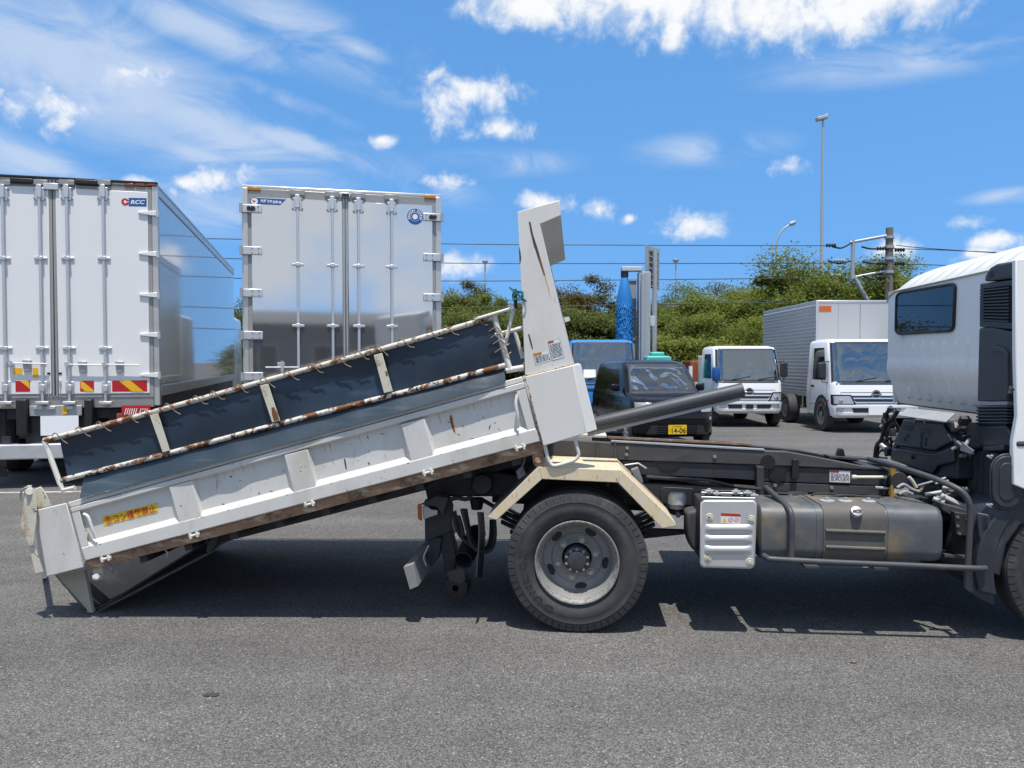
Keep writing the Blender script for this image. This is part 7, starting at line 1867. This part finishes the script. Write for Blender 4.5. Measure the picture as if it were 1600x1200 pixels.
tree(1128, 447, 38, 1, 1.1, 'light green spreading tree behind the white cab-over truck')
tree(1068, 452, 37, 4, 1.05, 'green tree right of the grey sign panel')
tree(1042, 463, 40, 1, 0.9, 'dark green tree right behind the truck washing machine')
tree(952, 466, 38, 4, 0.9, 'slim green tree beside the blue wash brush')
tree(905, 448, 37, 3, 1.1, 'olive brown tree just right of the headboard')
tree(868, 462, 39, 1, 1.0, 'dark olive tree partly hidden by the right edge of the headboard')
tree(760, 443, 35, 0, 0.85, 'round green tree left of the headboard, under the small lamp')
tree(712, 455, 36, 3, 1.05, 'olive tree beside the mirror-bright box truck')
tree(795, 470, 34, 1, 0.9, 'low dark tree just left of the headboard')
tree(373, 470, 30, 1, 0.9, 'tree glimpsed between the two large box trucks')
tree(1455, 425, 34, 0, 1.3, 'green tree seen through the rear window of the dump truck cab')
# clipped bushes in front of the trees
BUSH = []
for i, mt in enumerate(('leaf_c', 'leaf_a', 'leaf_b')):
    me, cl = crown_mesh(40 + i, 1.9, 1.2, 1.25, 85, 640, 0.043, mt, squash=0.7); BUSH.append(me)
def bush(px, ytop, Y, var, sx=1.0, label=''):
    p = wp(px, ytop, Y); s = p.z / 2.15
    t = empty('bush', (p.x, Y, 0), random.uniform(-0.4, 0.4), label, 'bush', 'bushes along the back of the yard')
    c = bpy.data.objects.new('crown', BUSH[var]); COL.objects.link(c); c.parent = t; c.location = (0, 0, 0.95 * s); c.scale = (s * sx, s, s)
    m = MB()
    for k in range(5):
        a = 1.256 * k; m.tube(smooth_path([(0.1 * math.cos(a), 0.1 * math.sin(a), 0), (0.25 * math.cos(a), 0.25 * math.sin(a), 0.5 * s), (0.8 * math.cos(a), 0.6 * math.sin(a), 1.0 * s)], 3), 0.03, 5)
    m.build('stem', 'bark', t)
bush(1075, 507, 28.5, 0, 1.05, 'bright green bush behind the teal tank')
bush(1140, 512, 28, 0, 1.1, 'bright green bush behind the white cab-over truck windscreen')
bush(1195, 500, 29, 1, 1.0, 'green bush beside the aluminium cargo box')
bush(1020, 495, 30, 1, 1.0, 'green bush behind the grey wash column')
bush(945, 500, 29, 2, 1.0, 'dark bush behind the blue brush and blue truck roof')
bush(890, 495, 29, 2, 1.0, 'dark bush directly above the blue truck cab')
bush(790, 498, 28.5, 2, 1.1, 'dark bush behind the end of the rubber sheet')
bush(720, 500, 28.5, 2, 1.0, 'dark bush next to the right edge of the mirror-bright truck')
bush(374, 520, 26, 2, 0.8, 'dark bush between the two large box trucks')

# ------------------------------------------------------------------ poles and lamps
PY = 30.0
pole = wp(1390, 356, PY)
up = empty('utility_pole', (pole.x, PY, 0), 0, 'brown-grey concrete utility pole with steel side frame behind the dump truck cab', 'utility pole')
m = MB(); m.cyl((0, 0, 0), (0, 0, pole.z), 0.185, 0.13, n=20); m.build('pole_shaft', 'pole_concrete', up)
def upx(px, py): w = wp(px, py, PY); return Vector((w.x - pole.x, 0, w.z))
for a, b, r in (((1388, 368), (1328, 379), 0.055), ((1387, 423), (1330, 434), 0.05), ((1333, 376), (1332, 436), 0.075), ((1334, 432), (1358, 474), 0.085)):
    m = MB(); m.cyl(upx(*a), upx(*b), r, n=10); m.build('steel_arm', 'galv', up)
for y in (371, 386, 404, 425):
    m = MB(); z = upx(1390, y).z; m.cyl((0, 0, z - 0.05), (0, 0, z + 0.05), 0.175, n=20); m.build('pole_band', 'galv', up)
for px, py in ((1297, 384), (1376, 389), (1310, 408), (1304, 431), (1376, 412), (1374, 434), (1404, 391), (1404, 412)):
    c = upx(px, py) + Vector((0, -0.1, 0)); m = MB()
    for k in range(4): m.lathe([(0.03, -0.045), (0.075, -0.02), (0.075, 0.01), (0.03, 0.03)], c + Vector((0.10 * (k - 1.5), 0, 0)), (1, 0, 0), 12)
    m.build('insulator', 'wash_grey' if px in (1310, 1304) else 'wire_black', up)
for pts in ([(1300, 386), (1312, 388), (1322, 384), (1330, 379)], [(1345, 386), (1358, 389), (1376, 389)], [(1346, 409), (1360, 412), (1376, 412)], [(1347, 431), (1360, 436), (1376, 434)], [(1293, 408), (1310, 412), (1328, 408)]):
    m = MB(); m.tube(smooth_path([upx(*p) + Vector((0, -0.08, 0)) for p in pts], 5), 0.035, 6); m.build('jumper_cable', 'wire_black', up)
m = MB(); m.cyl(upx(1358, 474), upx(1358, 474) * 1.0 + Vector((0, 0, -upx(1358, 474).z)), 0.085, n=10); m.build('strut_foot', 'galv', up)
names = ['topmost overhead power line crossing above the headboard', 'second overhead power line from the top', 'third overhead power line from the top, just over the trees', 'fourth overhead line, crossing in front of the tree crowns', 'lowest overhead line, crossing in front of the bushes']
for nm, (yl, ym, yr, xr) in zip(names, ((367, 381, 384, 1300), (398, 411, 411, 1310), (431, 439, 434, 1300), (486, 481, 470, 1385), (520, 512, 503, 1385))):
    pts = [wp(-150, yl - 6, PY - 0.1), wp(100, (yl * 2 + ym) / 3 - 1, PY - 0.1), wp(350, yl + (ym - yl) * 0.45, PY - 0.1), wp(700, ym, PY - 0.1), wp(1000, (ym + yr) / 2 + 0.6, PY - 0.1), wp(xr, yr, PY - 0.1)]
    m = MB(); m.tube(smooth_path(pts, 8), 0.017, 5); o = m.build('power_line', 'wire_black'); tag(o, nm, 'power line', 'overhead power lines')
for (a, b, c), nm in ((((1378, 388), (1480, 391), (1660, 399)), 'upper power line running right from the utility pole'), (((1378, 412), (1460, 414), (1660, 424)), 'lower power line running right from the utility pole'), (((1400, 383), (1450, 388), (1660, 402)), 'thin slack line between the two right-hand power lines')):
    m = MB(); m.tube(smooth_path([wp(*p, PY - 0.1) for p in (a, b, c)], 8), 0.016, 5); o = m.build('power_line', 'wire_black'); tag(o, nm, 'power line', 'overhead power lines')
# tall mast with a floodlight
p = wp(1286, 186, 60.0)
lm = empty('lamp_mast', (p.x, 60, 0), 0, 'tall slim lighting mast with a boxy lamp rising into open sky', 'street lamp')
m = MB(); m.cyl((0, 0, 0), (0, 0, p.z), 0.16, 0.085, n=14); m.build('mast', 'galv', lm)
m = MB(); m.box((-0.15, 0, p.z + 0.05), (0.75, 0.5, 0.28), Matrix.Rotation(-0.25, 3, 'Y')); m.build('lamp_head', 'wash_grey', lm, bevel=0.06)
m = MB(); m.box((0.22, 0, p.z + 0.18), (0.22, 0.45, 0.3)); m.build('lamp_bracket', 'galv', lm, bevel=0.04)
# curved street lamp
p0 = wp(1213, 430, 55.0); lm = empty('street_lamp', (p0.x, 55, 0), 0, 'street lamp with a gracefully curved arm left of the tall mast', 'street lamp')
def l2(px, py): w = wp(px, py, 55.0); return Vector((w.x - p0.x, 0, w.z))
pts = [Vector((0, 0, 0)), l2(1213, 420), l2(1213, 385), l2(1216, 370), l2(1224, 358), l2(1234, 351)]
m = MB(); m.tube(smooth_path(pts, 6), 0.065, 10); m.build('curved_arm', 'galv', lm)
c = l2(1238, 349); m = MB(); m.lathe([(0.0, -0.28), (0.12, -0.22), (0.17, 0.0), (0.12, 0.22), (0.0, 0.28)], c, (1, 0, 0.4), 14); m.build('lamp_head', 'wash_grey', lm)
# two distant mast lamps
for px, py, lab in ((758, 410, 'small distant lamp on a thin pole left of the headboard'), (1056, 408, 'small distant lamp on a thin pole right of the grey sign panel')):
    p = wp(px, py, 62.0); lm = empty('street_lamp', (p.x, 62, 0), 0, lab, 'street lamp')
    m = MB(); m.cyl((0, 0, 0), (0, 0, p.z), 0.09, 0.055, n=10); m.build('pole_shaft', 'galv', lm)
    m = MB(); m.lathe([(0.0, -0.12), (0.16, -0.1), (0.2, 0.02), (0.26, 0.05), (0.26, 0.12), (0.0, 0.2)], (0, 0, p.z), (0, 0, 1), 18); m.build('lamp_head', 'wash_grey', lm)

# ------------------------------------------------------------------ truck washing machine with its blue brush
WY = 25.0
def w2(px, py, Y=WY): return wp(px, py, Y)
b0 = w2(1006, 560); wm = empty('truck_washer', (b0.x, WY, 0), 0, 'grey truck washing column holding an upright blue brush', 'washing machine')
def lw(px, py, y=0.0): w = wp(px, py, WY); return Vector((w.x - b0.x, y, w.z))
q0, q1 = lw(998, 425), lw(1016, 425); m = MB(); m.span((q0.x, -0.1, 0), (q1.x, 0.35, q0.z)); m.build('column', 'wash_grey', wm, bevel=0.02)
m = MB(); c = lw(1003, 430); m.cyl((c.x, -0.18, 0), (c.x, -0.18, c.z), 0.06, n=12); m.build('column_pipe', 'galv', wm)
q0, q1 = lw(976, 436), lw(998, 436); m = MB(); m.span((q0.x, 0.45, 0), (q1.x, 0.50, q0.z)); m.build('splash_panel', 'wash_grey', wm)
for py in (436, 470, 495, 530):
    q0, q1 = lw(976, py), lw(998, py); m = MB(); m.span((q0.x, 0.42, q0.z - 0.02), (q1.x, 0.45, q0.z + 0.02)); m.build('panel_frame', 'galv', wm)
q0, q1 = lw(971, 424), lw(1003, 417); m = MB(); m.span((q0.x, -0.12, q0.z), (q1.x, 0.2, q1.z)); m.build('drive_head', 'lamp_body', wm, bevel=0.02)
c = lw(976, 428); m = MB(); m.cyl((c.x, 0.02, c.z - 0.1), (c.x, 0.02, c.z + 0.1), 0.12, n=14); m.build('drive_coupling', 'black', wm)
m = MB(); q0 = lw(1015, 494); m.span((q0.x, -0.15, q0.z - 0.32), (q0.x + 0.15, 0.0, q0.z)); m.build('control_box', 'lamp_body', wm, bevel=0.01)
# brush: thousands of bristles round a core, drooping at the top
m = MB(); m.cyl((c.x, 0.02, 0.3), (c.x, 0.02, c.z), 0.05, n=10); br = m.build('brush_core', 'galv', wm)
m = MB(); zz_ = lw(976, 431).z; m.lathe([(0.05, 0.34), (0.24, 0.36), (0.25, zz_ - 0.75), (0.20, zz_ - 0.5), (0.12, zz_ - 0.08), (0.05, zz_)], (c.x, 0.02, 0), (0, 0, 1), 24); m.build('brush_body', 'brush_blue', br)
g_ = random.Random(2); m = MB(); ztop_ = lw(976, 431).z
for k in range(7000):
    z = 0.35 + (ztop_ - 0.35) * g_.random(); a = g_.uniform(0, 6.283); rad = 0.28 * g_.uniform(0.86, 1.08) * min(1.0, 0.50 + 0.5 * (ztop_ - z) / 0.75)
    if ztop_ - z < 0.75: rad *= 0.93
    p = Vector((c.x + math.cos(a) * rad * 0.35, 0.02 + math.sin(a) * rad * 0.35, z + 0.10)); q = Vector((c.x + math.cos(a) * rad, 0.02 + math.sin(a) * rad, max(0.1, z - g_.uniform(0.15, 0.42))))
    t_ = Vector((-math.sin(a), math.cos(a), 0)) * 0.011
    m.add([p - t_, p + t_, q + t_, q - t_], [(0, 1, 2, 3)])
o = m.build('bristles', 'brush_blue', br, smooth=0); o['kind'] = 'stuff'
# back of a louvred sign panel
SY = 27.0; s0 = wp(1018, 560, SY); sg = empty('sign_panel', (s0.x, SY, 0), R(58 + 180), 'grey ribbed back of a tall sign panel on a post above the trees', 'sign')
zt_, zb2 = wp(1014, 386, SY).z, wp(1014, 450, SY).z
m = MB(); m.cyl((0, 0.1, 0), (0, 0.1, zt_ - 0.1), 0.09, n=12); m.build('sign_post', 'galv', sg)
m = MB(); m.span((-0.50, -0.05, zb2), (0.50, -0.02, zt_)); m.build('sign_board', 'zinc_dull', sg)
for k in range(7):
    z = zb2 + (zt_ - zb2) * (k + 0.15) / 7.0
    m = MB(); m.span((-0.48, -0.018, z), (0.48, 0.05, z + 0.04)); m.build('sign_rib', 'zinc_dull', sg)
for x in (-0.47, 0.0, 0.47):
    m = MB(); m.span((x - 0.03, -0.017, zb2), (x + 0.03, 0.07, zt_)); m.build('sign_stile', 'zinc_dull', sg)
# teal water tank and red-brown container in the back
c0, c1 = wp(1008, 556, 24.0), wp(1045, 556, 24.0)
tk = empty('water_tank', ((c0.x + c1.x) / 2, 24.0, 0), 0, 'teal plastic water tank with a lid behind the black car', 'tank')
hx = (c1.x - c0.x) / 2
m = MB(); m.span((-hx, -0.3, 0.0), (hx, 0.4, c0.z)); m.build('tank_body', 'teal', tk, bevel=0.06, seg=3)
m = MB(); m.span((-hx * 0.55, -0.2, c0.z - 0.02), (hx * 0.55, 0.3, wp(1026, 550, 24.0).z)); m.build('tank_lid', 'teal', tk, bevel=0.05, seg=3)
m = MB(); m.cyl((hx + 0.02, 0, c0.z - 0.3), (hx + 0.02, 0, c0.z - 0.02), 0.06, n=10); m.build('tank_pipe', 'wash_grey', tk)
c0, c1 = wp(1079, 564, 24.5), wp(1125, 564, 24.5)
rc_ = empty('container', ((c0.x + c1.x) / 2, 24.5, 0), 0, 'rust-red steel container beside the white cab-over truck', 'container'); hx = (c1.x - c0.x) / 2
m = MB(); m.span((-hx, 0, 0.0), (hx, 1.2, c0.z)); m.build('container_box', 'container_red', rc_, bevel=0.02)
for k in range(6):
    x = -hx + 0.06 + k * (2 * hx - 0.12) / 5; m = MB(); m.span((x - 0.03, -0.03, 0.05), (x + 0.03, 0.0, c0.z - 0.06)); m.build('container_rib', 'container_red', rc_, bevel=0.01)
p = wp(1079, 585, 24.3); m = MB(); m.cyl((p.x, 24.3, 0), (p.x, 24.3, wp(1079, 572, 24.3).z), 0.06, n=10); m.cyl((p.x, 24.3, 0), (p.x, 24.3, 0.05), 0.12, n=12)
o = m.build('marker_post', 'sticker_white'); tag(o, 'short white marker post at the corner of the red container', 'post')
# grey tailboard of a parked flatbed between the car and the white truck
p0, p1 = wp(1082, 592, 22.5), wp(1104, 592, 22.5)
gb = empty('parked_trailer', ((p0.x + p1.x) / 2, 22.5, 0), 0, 'low grey trailer with railed side between the black car and white truck', 'trailer'); hx = (p1.x - p0.x) / 2 + 0.1
m = MB(); m.span((-hx, 0, 0.45), (hx, 3.0, 0.62)); m.build('trailer_deck', 'zinc_dull', gb, bevel=0.01)
for k in range(3):
    m = MB(); m.span((-hx, 0.0, 0.66 + 0.14 * k), (hx, 0.04, 0.74 + 0.14 * k)); m.build('side_rail', 'zinc_dull', gb)
for x in (-hx + 0.04, hx - 0.04):
    m = MB(); m.span((x - 0.03, 0.04, 0.6), (x + 0.03, 0.08, 1.1)); m.build('rail_post', 'zinc_dull', gb)
    simple_wheel(gb, Vector((x, 1.5, 0.28)), (1 if x < 0 else -1, 0, 0), 0.28, 0.16)

# ------------------------------------------------------------------ what the bright doors reflect: a workshop and hills behind the camera
bu = empty('workshop', (-9, -26, 0), R(4), 'long grey workshop behind the viewer, reflected in the bright truck doors', 'building')
m = MB(); m.span((-22, 0, 0), (60, -9, 3.7)); m.build('workshop_wall', 'building', bu)
m = MB(); m.prism([Vector((-22.5, 0.6, 3.7)), Vector((-22.5, -4.5, 4.7)), Vector((-22.5, -9.6, 3.7))], (83, 0, 0)); m.build('workshop_roof', 'building_dark', bu)
for k in range(20):
    x = -20 + 4 * k
    wn_ = empty('window'); wn_.parent = bu
    m = MB(); m.span((x - 1.0, 0.003, 1.0), (x + 1.0, 0.05, 2.5)); m.build('pane', 'side_glass', wn_)
    for p, q in (((x - 1.06, 0.003, 0.94), (x + 1.06, 0.09, 1.0)), ((x - 1.06, 0.003, 2.5), (x + 1.06, 0.09, 2.56)), ((x - 0.03, 0.052, 1.0), (x + 0.03, 0.09, 2.5)), ((x - 1.06, 0.003, 1.0), (x - 1.0, 0.09, 2.5)), ((x + 1.0, 0.003, 1.0), (x + 1.06, 0.09, 2.5))):
        m = MB(); m.span(p, q); m.build('window_frame', 'lamp_body', wn_)
hl = MB()
def hill(s, t):
    a = R(200 + 140 * s); d = 330; h = (24 + 8 * math.sin(5 * s + 1) + 6 * math.sin(17 * s) + 2.5 * math.sin(41 * s)) * t
    return Vector((math.cos(a) * d, math.sin(a) * d, h - 0.2))
hl.grid(hill, 120, 6); o = hl.build('hills', 'hill'); o['kind'] = 'structure'

# ------------------------------------------------------------------ small things on the asphalt
p = gp(1333, 1036); m = MB(); m.sheet(lambda s, t: Vector((p.x + (s - 0.5) * 0.035, p.y + (t - 0.5) * 0.022 * math.sin(math.pi * (0.1 + 0.8 * s)), 0.006 + 0.012 * (s - 0.5) ** 2 * 4)), 6, 4, (0, 0, 0.001))
o = m.build('fallen_leaf', 'dry_leaf'); tag(o, 'small dry brown leaf lying on the asphalt in front of the fuel tank', 'leaf')
M['oil'] = pm('oil', (0.05, 0.05, 0.05), 0.6, var=0.3, vscale=30)
p = gp(330, 1086); g_ = random.Random(9); n = 22; pts = []
for i in range(n):
    a = 2 * math.pi * i / n; r = g_.uniform(0.6, 1.1); pts.append(Vector((p.x + math.cos(a) * 0.045 * r, p.y + math.sin(a) * 0.03 * r, 0.003)))
m = MB(); m.prism(pts, (0, 0, 0.001)); o = m.build('oil_spot', 'oil'); o['kind'] = 'structure'
